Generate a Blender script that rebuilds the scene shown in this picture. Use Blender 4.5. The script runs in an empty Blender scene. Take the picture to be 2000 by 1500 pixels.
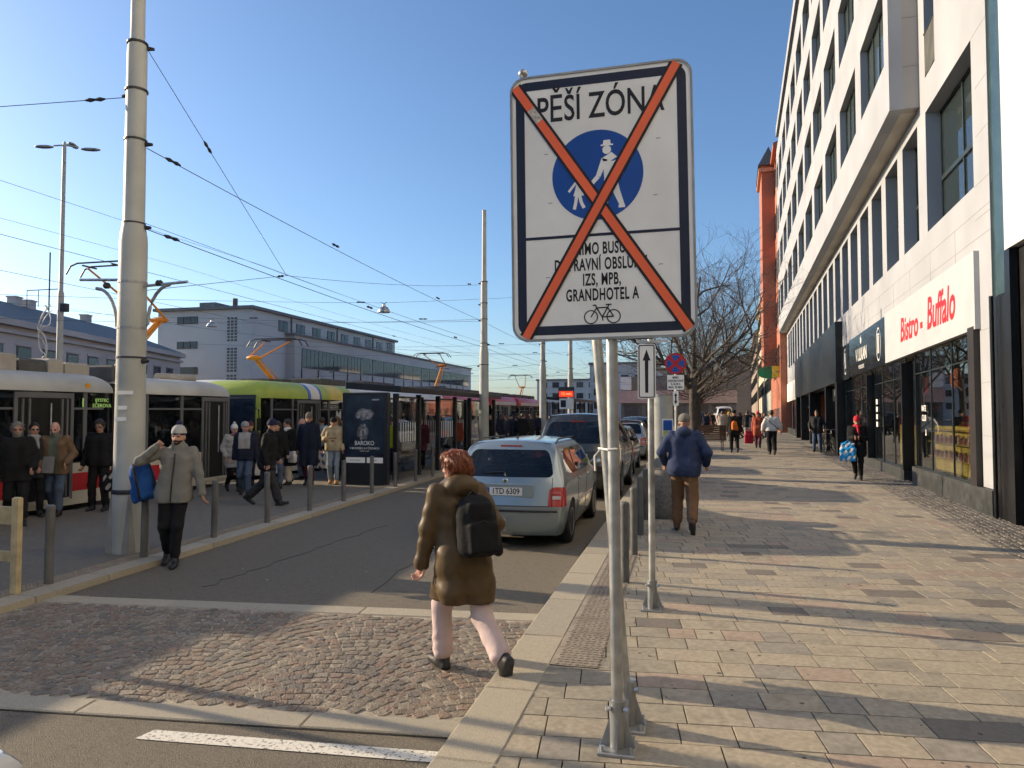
import bpy, bmesh, math, random
import numpy as np
from mathutils import Vector, Matrix, noise as mnoise
S = bpy.context.scene
C = S.collection
R = math.radians
PI = math.pi
random.seed(7)

# ---------------------------------------------------------------- camera
CAM_H = 1.95
cam = bpy.data.cameras.new('camera')
cam.sensor_fit = 'HORIZONTAL'; cam.sensor_width = 36.0; cam.lens = 36.0 * 1400 / 2000
cam.clip_start = 0.05; cam.clip_end = 3000
camo = bpy.data.objects.new('camera', cam); C.objects.link(camo)
camo.location = (0, 0, CAM_H)
camo.rotation_euler = (R(90) + math.atan(53 / 1400), 0, math.atan(338 / 1400))
S.camera = camo
# ---------------------------------------------------------------- world, sun, exposure
SUN_EL, SUN_AZ = 18.4, -82.6            # azimuth from +Y, clockwise
W = bpy.data.worlds.new('World'); S.world = W; W.use_nodes = True
nt = W.node_tree
bg = nt.nodes['Background']
sky = nt.nodes.new('ShaderNodeTexSky'); sky.sky_type = 'NISHITA'; sky.sun_disc = False
sky.sun_elevation = R(SUN_EL); sky.sun_rotation = R(SUN_AZ)
sky.altitude = 0.0; sky.air_density = 1.0; sky.dust_density = 1.1; sky.ozone_density = 4.6
nt.links.new(sky.outputs[0], bg.inputs[0]); bg.inputs[1].default_value = 0.108
sd = bpy.data.lights.new('sun', 'SUN'); sd.energy = 3.9; sd.angle = R(0.53); sd.color = (1.0, 0.80, 0.55)
so = bpy.data.objects.new('sun', sd); C.objects.link(so); so.location = (-30, 10, 40)
sdir = Vector((math.sin(R(SUN_AZ)) * math.cos(R(SUN_EL)), math.cos(R(SUN_AZ)) * math.cos(R(SUN_EL)), math.sin(R(SUN_EL))))
so.rotation_euler = (-sdir).to_track_quat('-Z', 'Y').to_euler()
vs = S.view_settings
vs.view_transform = 'Standard'; vs.look = 'None'; vs.exposure = 0.9; vs.gamma = 1.0; vs.use_curve_mapping = False

cy_ = S.cycles; cy_.use_adaptive_sampling = True; cy_.adaptive_threshold = .025; cy_.adaptive_min_samples = 12; cy_.max_bounces = 4; cy_.diffuse_bounces = 2; cy_.glossy_bounces = 3; cy_.transmission_bounces = 3; cy_.transparent_max_bounces = 10; cy_.volume_bounces = 0; cy_.caustics_reflective = False; cy_.caustics_refractive = False

# ---------------------------------------------------------------- materials
MATS = {}
def mat(name, rgb, rough=.6, metal=0., var=.12, vs=3., bump=0., bs=60., spec=.5, emit=None, coat=0., alpha=None,
        trans=0., ior=1.45, var2=None, stain=0.):
    if name in MATS: return MATS[name]
    m = bpy.data.materials.new(name); m.use_nodes = True; MATS[name] = m
    n = m.node_tree.nodes; l = m.node_tree.links
    b = n['Principled BSDF']
    b.inputs['Base Color'].default_value = (*rgb, 1); b.inputs['Roughness'].default_value = rough
    b.inputs['Metallic'].default_value = metal; b.inputs['Specular IOR Level'].default_value = spec
    b.inputs['IOR'].default_value = ior
    if coat: b.inputs['Coat Weight'].default_value = coat; b.inputs['Coat Roughness'].default_value = .06
    if trans: b.inputs['Transmission Weight'].default_value = trans
    if alpha is not None: b.inputs['Alpha'].default_value = alpha
    if emit: b.inputs['Emission Color'].default_value = (*emit[0], 1); b.inputs['Emission Strength'].default_value = emit[1]
    if var or bump or stain:
        tc = n.new('ShaderNodeTexCoord'); oi = n.new('ShaderNodeObjectInfo')
        ad = n.new('ShaderNodeVectorMath'); ad.operation = 'ADD'
        ml = n.new('ShaderNodeVectorMath'); ml.operation = 'SCALE'; ml.inputs[3].default_value = 17.
        cb = n.new('ShaderNodeCombineXYZ')
        for i in range(3): l.new(oi.outputs['Random'], cb.inputs[i])
        l.new(cb.outputs[0], ml.inputs[0]); l.new(tc.outputs['Object'], ad.inputs[0]); l.new(ml.outputs[0], ad.inputs[1])
        vec = ad.outputs[0]
        def nz(sc, det=4., r=.55):
            t = n.new('ShaderNodeTexNoise'); t.inputs['Scale'].default_value = sc; t.inputs['Detail'].default_value = det
            t.inputs['Roughness'].default_value = r; l.new(vec, t.inputs['Vector']); return t
        if var or stain:
            t = nz(vs, 2.5)
            mr = n.new('ShaderNodeMapRange'); mr.inputs[1].default_value = .25; mr.inputs[2].default_value = .75
            mr.inputs[3].default_value = 1 - var * 1.5; mr.inputs[4].default_value = 1 + var
            l.new(t.outputs[0], mr.inputs[0])
            f = n.new('ShaderNodeMix'); f.data_type = 'RGBA'; f.blend_type = 'MULTIPLY'; f.inputs[0].default_value = 1.
            f.inputs[6].default_value = (*rgb, 1); l.new(mr.outputs[0], f.inputs[7])
            out = f.outputs[2]
            if stain:
                t2 = nz(vs * .22, 2., .6); m2 = n.new('ShaderNodeMapRange')
                m2.inputs[1].default_value = .5; m2.inputs[2].default_value = .68; m2.inputs[3].default_value = 1.; m2.inputs[4].default_value = 1 - stain
                l.new(t2.outputs[0], m2.inputs[0])
                f2 = n.new('ShaderNodeMix'); f2.data_type = 'RGBA'; f2.blend_type = 'MULTIPLY'; f2.inputs[0].default_value = 1.
                l.new(out, f2.inputs[6]); l.new(m2.outputs[0], f2.inputs[7]); out = f2.outputs[2]
            l.new(out, b.inputs['Base Color'])
            rr = n.new('ShaderNodeMapRange'); rr.inputs[3].default_value = max(0, rough - .1); rr.inputs[4].default_value = min(1, rough + .1)
            l.new(t.outputs[0], rr.inputs[0]); l.new(rr.outputs[0], b.inputs['Roughness'])
        if bump:
            t = nz(bs, 1.5); bm = n.new('ShaderNodeBump'); bm.inputs['Strength'].default_value = min(1., bump); bm.inputs['Distance'].default_value = .02
            l.new(t.outputs[0], bm.inputs['Height']); l.new(bm.outputs[0], b.inputs['Normal'])
    return m

def glassmat(name, tint=(.02, .025, .03), clear=.35, rough=.02):
    """window pane: mirror-like Fresnel reflection over a tinted, partly see-through body"""
    if name in MATS: return MATS[name]
    m = bpy.data.materials.new(name); m.use_nodes = True; MATS[name] = m
    n = m.node_tree.nodes; l = m.node_tree.links
    for x in list(n): n.remove(x)
    o = n.new('ShaderNodeOutputMaterial'); tr = n.new('ShaderNodeBsdfTransparent'); tr.inputs[0].default_value = (*[min(1, .8 + c * 4) for c in tint], 1)
    df = n.new('ShaderNodeBsdfDiffuse'); df.inputs[0].default_value = (*tint, 1)
    gl = n.new('ShaderNodeBsdfGlossy'); gl.inputs['Roughness'].default_value = rough; gl.inputs[0].default_value = (.95, .97, 1, 1)
    fr = n.new('ShaderNodeFresnel'); ge = n.new('ShaderNodeNewGeometry'); im = n.new('ShaderNodeMapRange'); im.inputs[3].default_value = 1.55; im.inputs[4].default_value = 1 / 1.55
    l.new(ge.outputs['Backfacing'], im.inputs[0]); l.new(im.outputs[0], fr.inputs[0])
    m1 = n.new('ShaderNodeMixShader'); m1.inputs[0].default_value = clear
    m2 = n.new('ShaderNodeMixShader')
    l.new(df.outputs[0], m1.inputs[1]); l.new(tr.outputs[0], m1.inputs[2])
    l.new(fr.outputs[0], m2.inputs[0]); l.new(m1.outputs[0], m2.inputs[1]); l.new(gl.outputs[0], m2.inputs[2])
    l.new(m2.outputs[0], o.inputs[0])
    return m

# ---------------------------------------------------------------- mesh collector
def xf(loc=(0, 0, 0), rx=0, ry=0, rz=0):
    return Matrix.Translation(loc) @ Matrix.Rotation(rz, 4, 'Z') @ Matrix.Rotation(ry, 4, 'Y') @ Matrix.Rotation(rx, 4, 'X')

class MB:
    def __init__(s): s.v = []; s.f = []; s.m = []
    def add(s, vs, fs, M=None, mi=0):
        k = len(s.v)
        s.v += [tuple(M @ Vector(v)) for v in vs] if M is not None else [tuple(v) for v in vs]
        s.f += [tuple(i + k for i in f) for f in fs]; s.m += [mi] * len(fs); return s
    def box(s, x0, x1, y0, y1, z0, z1, M=None, mi=0):
        return s.add([(x0, y0, z0), (x1, y0, z0), (x1, y1, z0), (x0, y1, z0), (x0, y0, z1), (x1, y0, z1), (x1, y1, z1), (x0, y1, z1)],
                     [(0, 3, 2, 1), (4, 5, 6, 7), (0, 1, 5, 4), (1, 2, 6, 5), (2, 3, 7, 6), (3, 0, 4, 7)], M, mi)
    def bbox(s, x0, x1, y0, y1, z0, z1, b=.01, M=None, mi=0):
        """box with a chamfered top edge"""
        V = [(x0, y0, z0), (x1, y0, z0), (x1, y1, z0), (x0, y1, z0), (x0, y0, z1 - b), (x1, y0, z1 - b), (x1, y1, z1 - b), (x0, y1, z1 - b),
             (x0 + b, y0 + b, z1), (x1 - b, y0 + b, z1), (x1 - b, y1 - b, z1), (x0 + b, y1 - b, z1)]
        F = [(0, 3, 2, 1), (8, 9, 10, 11)]
        for i in range(4):
            j = (i + 1) % 4; F += [(i, j, 4 + j, 4 + i), (4 + i, 4 + j, 8 + j, 8 + i)]
        return s.add(V, F, M, mi)
    def cyl(s, a, b, r0, r1=None, n=12, cap=True, mi=0):
        r1 = r0 if r1 is None else r1
        a = Vector(a); b = Vector(b); d = (b - a)
        if d.length < 1e-6: return s
        q = d.to_track_quat('Z', 'Y'); V = []
        for p, r in ((a, r0), (b, r1)):
            for i in range(n):
                t = 2 * PI * i / n; V.append(p + q @ Vector((r * math.cos(t), r * math.sin(t), 0)))
        F = [(i, (i + 1) % n, n + (i + 1) % n, n + i) for i in range(n)]
        if cap: F += [tuple(range(n))[::-1], tuple(range(n, 2 * n))]
        return s.add(V, F, None, mi)
    def tube(s, pts, r, n=8, mi=0, cap=True, rs=None):
        P = [Vector(p) for p in pts]; V = []; F = []
        for i, p in enumerate(P):
            d = (P[min(i + 1, len(P) - 1)] - P[max(i - 1, 0)]).normalized()
            up = Vector((0, 0, 1)) if abs(d.z) < .95 else Vector((1, 0, 0))
            x = d.cross(up).normalized(); y = x.cross(d)
            rr = rs[i] if rs else r
            for k in range(n):
                t = 2 * PI * k / n; V.append(p + x * (rr * math.cos(t)) + y * (rr * math.sin(t)))
        for i in range(len(P) - 1):
            for k in range(n):
                a = i * n + k; b = i * n + (k + 1) % n; F.append((a, b, b + n, a + n))
        if cap: F += [tuple(range(n))[::-1], tuple(range((len(P) - 1) * n, len(P) * n))]
        return s.add(V, F, None, mi)
    def lathe(s, prof, n=24, M=None, mi=0):
        V = []; F = []
        for r, z in prof:
            for i in range(n):
                t = 2 * PI * i / n; V.append((r * math.cos(t), r * math.sin(t), z))
        for j in range(len(prof) - 1):
            for i in range(n):
                k = (i + 1) % n; F.append((j * n + i, j * n + k, (j + 1) * n + k, (j + 1) * n + i))
        F += [tuple(range(n))[::-1], tuple(range((len(prof) - 1) * n, len(prof) * n))]
        return s.add(V, F, M, mi)
    def prism(s, poly, h, M=None, mi=0, z0=0):
        """2-D outline (x, y) raised from z0 by h"""
        n = len(poly)
        V = [(x, y, z0) for x, y in poly] + [(x, y, z0 + h) for x, y in poly]
        F = [tuple(range(n))[::-1], tuple(range(n, 2 * n))] + [(i, (i + 1) % n, n + (i + 1) % n, n + i) for i in range(n)]
        return s.add(V, F, M, mi)
    def ell(s, c, r, nu=12, nv=8, M=None, mi=0):
        V = []; F = []
        for j in range(nv + 1):
            p = PI * j / nv
            for i in range(nu):
                t = 2 * PI * i / nu
                V.append((c[0] + r[0] * math.sin(p) * math.cos(t), c[1] + r[1] * math.sin(p) * math.sin(t), c[2] - r[2] * math.cos(p)))
        for j in range(nv):
            for i in range(nu):
                k = (i + 1) % nu; F.append((j * nu + i, j * nu + k, (j + 1) * nu + k, (j + 1) * nu + i))
        return s.add(V, F, M, mi)
    def mesh(s, name, mats=None, smooth=False):
        me = bpy.data.meshes.new(name); me.from_pydata(s.v, [], s.f)
        for m in (mats or []): me.materials.append(m)
        me.polygons.foreach_set('material_index', s.m)
        if smooth: me.polygons.foreach_set('use_smooth', [True] * len(s.f))
        me.update(); return me
    def build(s, name, m=None, parent=None, smooth=False, bevel=0., auto=None, loc=None):
        ms = m if isinstance(m, (list, tuple)) else [m]
        me = s.mesh(name, ms, smooth or auto is not None)
        o = bpy.data.objects.new(name, me); C.objects.link(o)
        if parent: o.parent = parent
        if loc: o.location = loc
        if auto is not None: me.set_sharp_from_angle(angle=R(auto))
        if bevel:
            b = o.modifiers.new('bevel', 'BEVEL'); b.width = bevel; b.segments = 2; b.limit_method = 'ANGLE'
        return o

def tag(o, label=None, cat=None, group=None, kind=None):
    if label: o['label'] = label
    if cat: o['category'] = cat
    if group: o['group'] = group
    if kind: o['kind'] = kind
    return o
def thing(name, label, cat, loc=(0, 0, 0), rz=0., group=None):
    o = bpy.data.objects.new(name, None); C.objects.link(o); o.empty_display_size = .2
    o.location = loc; o.rotation_euler = (0, 0, rz)
    return tag(o, label, cat, group)
def struct(name, mb, m, **k):
    return tag(mb.build(name, m, **k), kind='structure')
def copy_tree(o, parent=None):
    c = o.copy(); C.objects.link(c); c.parent = parent
    for ch in o.children: copy_tree(ch, c)
    return c
def rrect(w, h, r, n=5, cx=0, cy=0):
    P = []
    for sx, sy, a in ((1, 1, 0), (-1, 1, 90), (-1, -1, 180), (1, -1, 270)):
        for i in range(n + 1):
            t = R(a + 90 * i / n); P.append((cx + sx * (w / 2 - r) + r * math.cos(t), cy + sy * (h / 2 - r) + r * math.sin(t)))
    return P
def disc(r, n=32, cx=0, cy=0): return [(cx + r * math.cos(2 * PI * i / n), cy + r * math.sin(2 * PI * i / n)) for i in range(n)]
def text_mesh(body, size, M, name, m, parent=None, sx=1., off=0., shear=0., depth=.002, align='CENTER', space=1.):
    cu = bpy.data.curves.new(name, 'FONT'); cu.body = body; cu.size = size; cu.align_x = align; cu.align_y = 'CENTER'
    cu.offset = off; cu.shear = shear; cu.extrude = depth; cu.resolution_u = 4; cu.space_character = space
    t = bpy.data.objects.new(name, cu); me = bpy.data.meshes.new_from_object(t)
    bpy.data.objects.remove(t); bpy.data.curves.remove(cu)
    me.transform(M @ Matrix.Diagonal((sx, 1, 1, 1)))
    me.materials.clear(); me.materials.append(m)
    for p in me.polygons: p.use_smooth = False
    o = bpy.data.objects.new(name, me); C.objects.link(o)
    if parent: o.parent = parent
    return o
# upright face (x right, z up) looking towards -Y
def XZ(x=0, y=0, z=0): return Matrix.Translation((x, y, z)) @ Matrix.Rotation(PI / 2, 4, 'X')
# ================================================================ SETTING: ground, road, pavements
PZ = 0.12
PL = 0.07
FA = R(3.70); FP0 = Vector((5.35, 16.0)); FD = Vector((math.sin(FA), math.cos(FA))); FN = Vector((FD.y, -FD.x))
SK = math.atan(.10)
def facx(Y): return FP0.x + (Y - FP0.y) * math.tan(FA)
def kx(Y): return -6.42 - .045 * (min(Y, 20.) - 6.4)

m_asph = mat('asphalt', (.195, .170, .130), .85, var=.3, vs=70, bump=1., bs=130, stain=.16)
m_plat = mat('platform_asphalt', (.2, .178, .142), .85, var=.25, vs=60, bump=.6, bs=140, stain=.15)
m_gran = mat('granite_kerb', (.41, .36, .27), .75, var=.22, vs=110, bump=.3, bs=180, stain=.08)
m_gran2 = mat('granite_kerb_dark', (.365, .325, .25), .75, var=.22, vs=110, bump=.3, bs=180, stain=.08)
m_sand = mat('joint_sand', (.035, .03, .025), .95, var=.3, vs=8, bump=.3)
m_mort = mat('cobble_mortar', (.36, .315, .245), .95, var=.25, vs=9, bump=.6, bs=120)
m_tact = mat('tactile_paving', (.30, .255, .20), .8, var=.15, vs=12, bump=.2, stain=.2)
m_track = mat('track_concrete', (.14, .135, .13), .9, var=.2, vs=2, bump=.4)
m_steel = mat('rail_steel', (.25, .24, .23), .35, metal=1., var=.1)
tile_mats = [mat('paver_beige', (.375, .32, .235), .82, var=.16, vs=28, bump=.25, bs=160, stain=.14),
             mat('paver_sand', (.35, .303, .228), .82, var=.18, vs=24, bump=.25, bs=160, stain=.16),
             mat('paver_olive', (.315, .278, .21), .82, var=.16, vs=26, bump=.25, bs=160, stain=.2),
             mat('paver_red', (.355, .278, .212), .82, var=.16, vs=26, bump=.25, bs=160, stain=.15),
             mat('paver_dark', (.185, .16, .132), .78, var=.14, vs=30, bump=.2, bs=160, stain=.2),
             mat('paver_grey', (.285, .255, .208), .8, var=.16, vs=26, bump=.2, bs=160, stain=.2)]
cob_mats = [mat('cobble_a', (.225, .185, .14), .8, var=.3, vs=30, bump=.7, bs=70, stain=.2), mat('cobble_b', (.27, .23, .175), .8, var=.3, vs=30, bump=.7, bs=70, stain=.2),
            mat('cobble_c', (.185, .16, .13), .75, var=.3, vs=30, bump=.7, bs=70, stain=.2), mat('cobble_d', (.235, .175, .13), .8, var=.3, vs=30, bump=.7, bs=70, stain=.2)]

def quad(pts, z, n=1):
    mb = MB(); mb.add([(x, y, z) for x, y in pts], [tuple(range(len(pts)))]); return mb
struct('ground', quad([(-1500, -1500), (1500, -1500), (1500, 1500), (-1500, 1500)], -.06), mat('far_ground', (.2, .18, .15), .95, var=.2, vs=.05))
struct('road', quad([(-7.9, -20), (-1.2, -20), (-1.2, 600), (-7.9, 600)], 0.), m_asph)
struct('track_bed', quad([(-60, -30), (-11.4, -30), (-11.4, 600), (-60, 600)], -.012), m_track)
for x in (-13.67, -12.23, -16.97, -15.53):
    mb = MB(); mb.box(x - .035, x + .035, -20, 300, -.04, .004); o = mb.build('tram_rail', m_steel); tag(o, kind='structure')
# platform slab (left) with a real edge on both sides
mb = MB(); ys = [-20, 6.4, 20, 300]; L = [(kx(y) - .30, y) for y in ys]
L[0] = (kx(6.4) - .3 + .2, -20)
V = [(x, y, PL) for x, y in L] + [(-11.42, y, PL) for y in ys] + [(-11.42, y, -.05) for y in ys]
F = [(4 + i, i, i + 1, 5 + i) for i in range(3)] + [(8 + i, 4 + i, 5 + i, 9 + i) for i in range(3)]
mb.add(V, F); struct('platform', mb, m_plat)
# left kerb stones and tactile band
kerbL = thing('kerb_left', None, None); tag(kerbL, kind='structure')
y = -4.; k = 0
while y < 60:
    l = 1.0; a = kx(y); b = kx(y + l)
    mb = MB(); g = .004
    V = [(a, y + g, -.05), (b, y + l - g, -.05), (b - .30, y + l - g, -.05), (a - .30, y + g, -.05)]
    t = PL + random.uniform(-.002, .002)
    V2 = [(a - .012, y + g + .004, t + .004), (b - .012, y + l - g - .004, t + .004), (b - .296, y + l - g - .004, t + .004), (a - .296, y + g + .004, t + .004)]
    mb.add(V + V2, [(4, 5, 6, 7)] + [(i, (i + 1) % 4, 4 + (i + 1) % 4, 4 + i) for i in range(4)])
    mb.build('kerb_stone', m_gran2 if k % 3 else m_gran, kerbL); y += l; k += 1
mb = MB(); V = []; F = []
for i, y in enumerate([-4 + 2 * j for j in range(33)]): V += [(kx(y) - .302, y, PL + .0045), (kx(y) - .54, y, PL + .0045)]
for i in range(32): F.append((2 * i + 1, 2 * i, 2 * i + 2, 2 * i + 3))
mb.add(V, F)
tl = mb.build('tactile_band', m_tact, kerbL)
mb = MB()
for i in range(380):
    y = 2 + i * .05
    for j in range(4):
        x = kx(y) - .335 - j * .055; mb.box(x - .016, x + .016, y, y + .026, PL + .0035, PL + .0105)
tag(mb.build('tactile_studs', m_tact, kerbL), kind='stuff')
# right kerb
kerbR = thing('kerb_right', None, None); tag(kerbR, kind='structure')
y = 1.6; k = 0
while y < 70:
    l = random.choice((.9, 1.0, 1.15)); mb = MB()
    mb.bbox(-1.31, -.966, y + .004, y + l - .004, -.05, PZ + .006 + random.uniform(-.001, .002), .012)
    mb.build('kerb_stone', (m_gran, m_gran2, m_gran)[k % 3], kerbR); y += l; k += 1
# pavement base on the right
mb = MB(); V = []; F = []; ys = [-12, 0, 14, 60, 130, 400]
xr = [14, 14, 14, 14, 30, 60]
for y, x in zip(ys, xr): V += [(-1.25, y, .108), (x, y, .108)]
for i in range(5): F.append((2 * i, 2 * i + 1, 2 * i + 3, 2 * i + 2))
mb.add(V, F)
pav = struct('pavement', mb, mat('pavement_far', (.31, .275, .215), .85, var=.2, vs=3, bump=.2, stain=.3))
bed = MB(); bed.add([(-1.2, 1.5, .1105), (8, 1.5, .1105), (8, 40, .1105), (-1.2, 40, .1105)], [(0, 1, 2, 3)]); bed.build('joint_bed', m_sand, pav)
rot = Matrix.Rotation(SK, 4, 'Z')
tiles = []
CD = .268
for k in range(-2, 148):
    v = 3.03 + CD * k
    u = (-1.22 + v * math.sin(SK)) / math.cos(SK) - random.uniform(0, .0) + random.uniform(0, .2)
    while True:
        l = random.choice((.22, .31, .31, .38, .38, .46, .54))
        p = rot @ Vector((u + l / 2, v + CD / 2, 0))
        u += l
        if p.x > facx(p.y) - .75: break
        if p.y < 2.2: continue
        r = random.random(); mi = 0 if r < .36 else 1 if r < .60 else 2 if r < .74 else 3 if r < .85 else 4 if r < .915 else 5
        if p.x < -.15 and p.y < 12 and random.random() < .75: mi = 2
        tiles.append((p.length, p, l, mi))
tiles.sort(key=lambda t: t[0])
cache = {}
for i, (d, p, l, mi) in enumerate(tiles):
    if i < 300:
        key = (l, mi)
        if key not in cache:
            mb = MB(); mb.bbox(-l / 2 + .004, l / 2 - .004, -CD / 2 + .0042, CD / 2 - .0042, -.03, 0, .0018); cache[key] = mb.mesh('paving_stone', [tile_mats[mi]])
        o = bpy.data.objects.new('paving_stone', cache[key]); C.objects.link(o); o.parent = pav
        o.location = (p.x, p.y, .1215 + random.uniform(-.0013, .0013)); o.rotation_euler = (random.uniform(-.002, .002), random.uniform(-.002, .002), SK)
    else:
        if i == 300: mb = MB()
        M = Matrix.Translation((p.x, p.y, .1215)) @ rot
        mb.bbox(-l / 2 + .004, l / 2 - .004, -CD / 2 + .0042, CD / 2 - .0042, -.012, 0, .0018, M, mi)
tag(mb.build('paving_stones_beyond', tile_mats, pav), kind='stuff')
# small-stone strip in front of the shops
mb = MB(); st = MB()
q = [FP0 + FD * u - FN * o for u, o in ((-7, 1.0), (-7, -.3), (15.4, -.3), (15.4, 1.0))]
mb.add([(a.x, a.y, .115) for a in q], [(0, 1, 2, 3)])
mb.build('mosaic_bed', m_sand, pav)
for i in range(212):
    for j in range(10):
        u = -6.9 + i * .105 + random.uniform(-.012, .012); o_ = -.02 + j * .108 + random.uniform(-.01, .01)
        a = FP0 + FD * u - FN * o_
        M = xf((a.x, a.y, .124 + random.uniform(-.003, .003)), rz=-FA + random.uniform(-.12, .12))
        w = .045 + random.uniform(-.004, .004)
        st.bbox(-w, w, -w, w, -.02, 0, .012, M, random.choice((0, 1, 1, 2)))
tag(st.build('mosaic_stones', [mat('mosaic_a', (.19, .17, .14), .85, var=.25, vs=20), mat('mosaic_b', (.15, .135, .115), .85, var=.25, vs=20), mat('mosaic_c', (.24, .21, .17), .85, var=.25, vs=20)], pav), kind='stuff')
# tactile field by the kerb
mb = MB(); mb.bbox(-.965, -.62, 5.16, 9.3, .05, .1255, .003)
tf = tag(mb.build('tactile_paving', m_tact), kind='structure')
mb = MB()
for i in range(82):
    for j in range(7):
        x = -.93 + j * .0475 + (i % 2) * .012; y = 5.18 + i * .05
        mb.bbox(x, x + .026, y, y + .018, .124, .1325, .003)
tag(mb.build('tactile_studs', m_tact, tf), kind='stuff')
for i in range(11):
    mb = MB(); y = 5.16 + i * .4; mb.box(-.965, -.62, y - .003, y + .003, .12, .1262); mb.build('joint', m_sand, tf)

# ---- cobbled crossing strip
def strip(name, v0, v1, x0, x1, ln):
    p = thing(name, None, None); tag(p, kind='structure'); u = x0
    while u < x1:
        l = ln * random.uniform(.92, 1.08); l = min(l, x1 - u + .02)
        mb = MB(); M = Matrix.Translation((0, 0, 0)) @ rot
        mb.bbox(u + .003, u + l - .003, v0, v1, -.04, .016 + random.uniform(-.002, .002), .008, M); mb.build('granite_slab', random.choice((m_gran, m_gran2)), p); u += l
    return p
def rp(u, v): p = rot @ Vector((u, v, 0)); return p
NS0, NS1, FS0, FS1 = 4.26, 4.47, 6.66, 6.90   # rotated-frame v of the two granite bands
strip('granite_band', NS0, NS1, -8.0, -.86, 1.5)
strip('granite_band_far', FS0, FS1, -6.35, -.62, 1.0)
cb = MB(); q = [rp(-7.5, NS1), rp(-.8, NS1), rp(-.6, FS0), rp(-6.2, FS0)]; cb.add([(a.x, a.y, .0075) for a in q], [(0, 1, 2, 3)])
cob = struct('cobbled_strip', cb, m_mort)
def stone_mesh(seed, w, d):
    rr = random.Random(seed); V = []; F = []
    def ring(sx, sy, z, j): return [(cx * sx + rr.uniform(-j, j), cy * sy + rr.uniform(-j, j), z + rr.uniform(-j, j) * .4) for cx, cy in ((-1, -1), (0, -1.08), (1, -1), (1.08, 0), (1, 1), (0, 1.08), (-1, 1), (-1.08, 0))]
    a = ring(w, d, -.03, .004); b = ring(w * .97, d * .97, -.008, .004); c = ring(w * .84, d * .84, .002, .003)
    V = a + b + c + [(0, 0, .0045)]
    for r0 in (0, 8):
        for i in range(8): F.append((r0 + i, r0 + (i + 1) % 8, r0 + 8 + (i + 1) % 8, r0 + 8 + i))
    for i in range(8): F.append((16 + i, 16 + (i + 1) % 8, 24))
    return V, F
stones = []
BW = 1.22
for bay in range(-6, 2):
    xb = -.75 + bay * BW
    for k in range(0, 44):
        v0 = NS1 - .7 + k * .098
        rad = .70; x = -BW / 2 + random.uniform(0, .03)
        while x < BW / 2 - .03:
            w = random.uniform(.085, .118)
            xc = x + w / 2; yy = v0 + math.sqrt(rad ** 2 - xc ** 2) - rad * .62; ang = -math.asin(max(-1, min(1, xc / rad)))
            x += w * math.cos(ang) + .004
            u = xb + xc; v = yy
            if v < NS1 + .035 or v > FS0 - .03: continue
            p = rp(u, v)
            if p.x > -1.35 or p.x < kx(p.y) + .05: continue
            stones.append((p.length, p, SK + ang + random.uniform(-.06, .06), w / 2 - .0045, random.randrange(4)))
stones.sort(key=lambda t: t[0])
big = MB()
smesh = {}
for i, (d, p, a, w, mi) in enumerate(stones):
    z = .0105 + random.uniform(-.002, .0035)
    if i < 300:
        key = (round(w, 2), mi, i % 3)
        if key not in smesh:
            V, F = stone_mesh(hash(key) % 999, .05 if key[0] < .05 else .054, .0455); b = MB(); b.add(V, F)
            smesh[key] = b.mesh('cobblestone', [cob_mats[mi]])
        o = bpy.data.objects.new('cobblestone', smesh[key]); C.objects.link(o); o.parent = cob; o.location = (p.x, p.y, z); o.rotation_euler = (random.uniform(-.03, .03), random.uniform(-.03, .03), a)
        o.scale = (w / .05, 1, 1)
    else:
        V, F = stone_mesh(i, w, .0455); big.add(V, F, xf((p.x, p.y, z), random.uniform(-.04, .04), random.uniform(-.04, .04), a), mi)
tag(big.build('cobblestones_beyond', cob_mats, cob), kind='stuff')
# painted line on the near asphalt
def worn_paint():
    m = bpy.data.materials.new('worn_white_paint'); m.use_nodes = True; n = m.node_tree.nodes; l = m.node_tree.links; b = n['Principled BSDF']
    t = n.new('ShaderNodeTexNoise'); t.inputs['Scale'].default_value = 45; t.inputs['Detail'].default_value = 5; t.inputs['Roughness'].default_value = .7
    tc = n.new('ShaderNodeTexCoord'); l.new(tc.outputs['Object'], t.inputs[0])
    r = n.new('ShaderNodeValToRGB'); r.color_ramp.elements[0].position = .38; r.color_ramp.elements[0].color = (.10, .095, .085, 1); r.color_ramp.elements[1].position = .47; r.color_ramp.elements[1].color = (.66, .63, .55, 1)
    l.new(t.outputs[0], r.inputs[0]); l.new(r.outputs[0], b.inputs[0]); b.inputs['Roughness'].default_value = .8
    return m
mb = MB(); q = [(-3.20, 3.69), (-1.29, 3.84), (-1.30, 3.965), (-3.17, 3.82)]; mb.add([(x, y, .005) for x, y in q], [(0, 1, 2, 3)])
struct('road_marking', mb, worn_paint())
mb = MB(); a = [rp(u, NS0 - .012) for u in (-7.5, -.85)]; mb.box(0, 0, 0, 0, 0, 0)
mb = MB(); mb.add([(a[0].x, a[0].y, .0045), (a[1].x, a[1].y, .0045), (a[1].x, a[1].y + .02, .0045), (a[0].x, a[0].y + .02, .0045)], [(0, 1, 2, 3)])
struct('asphalt_joint', mb, m_sand)

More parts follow.
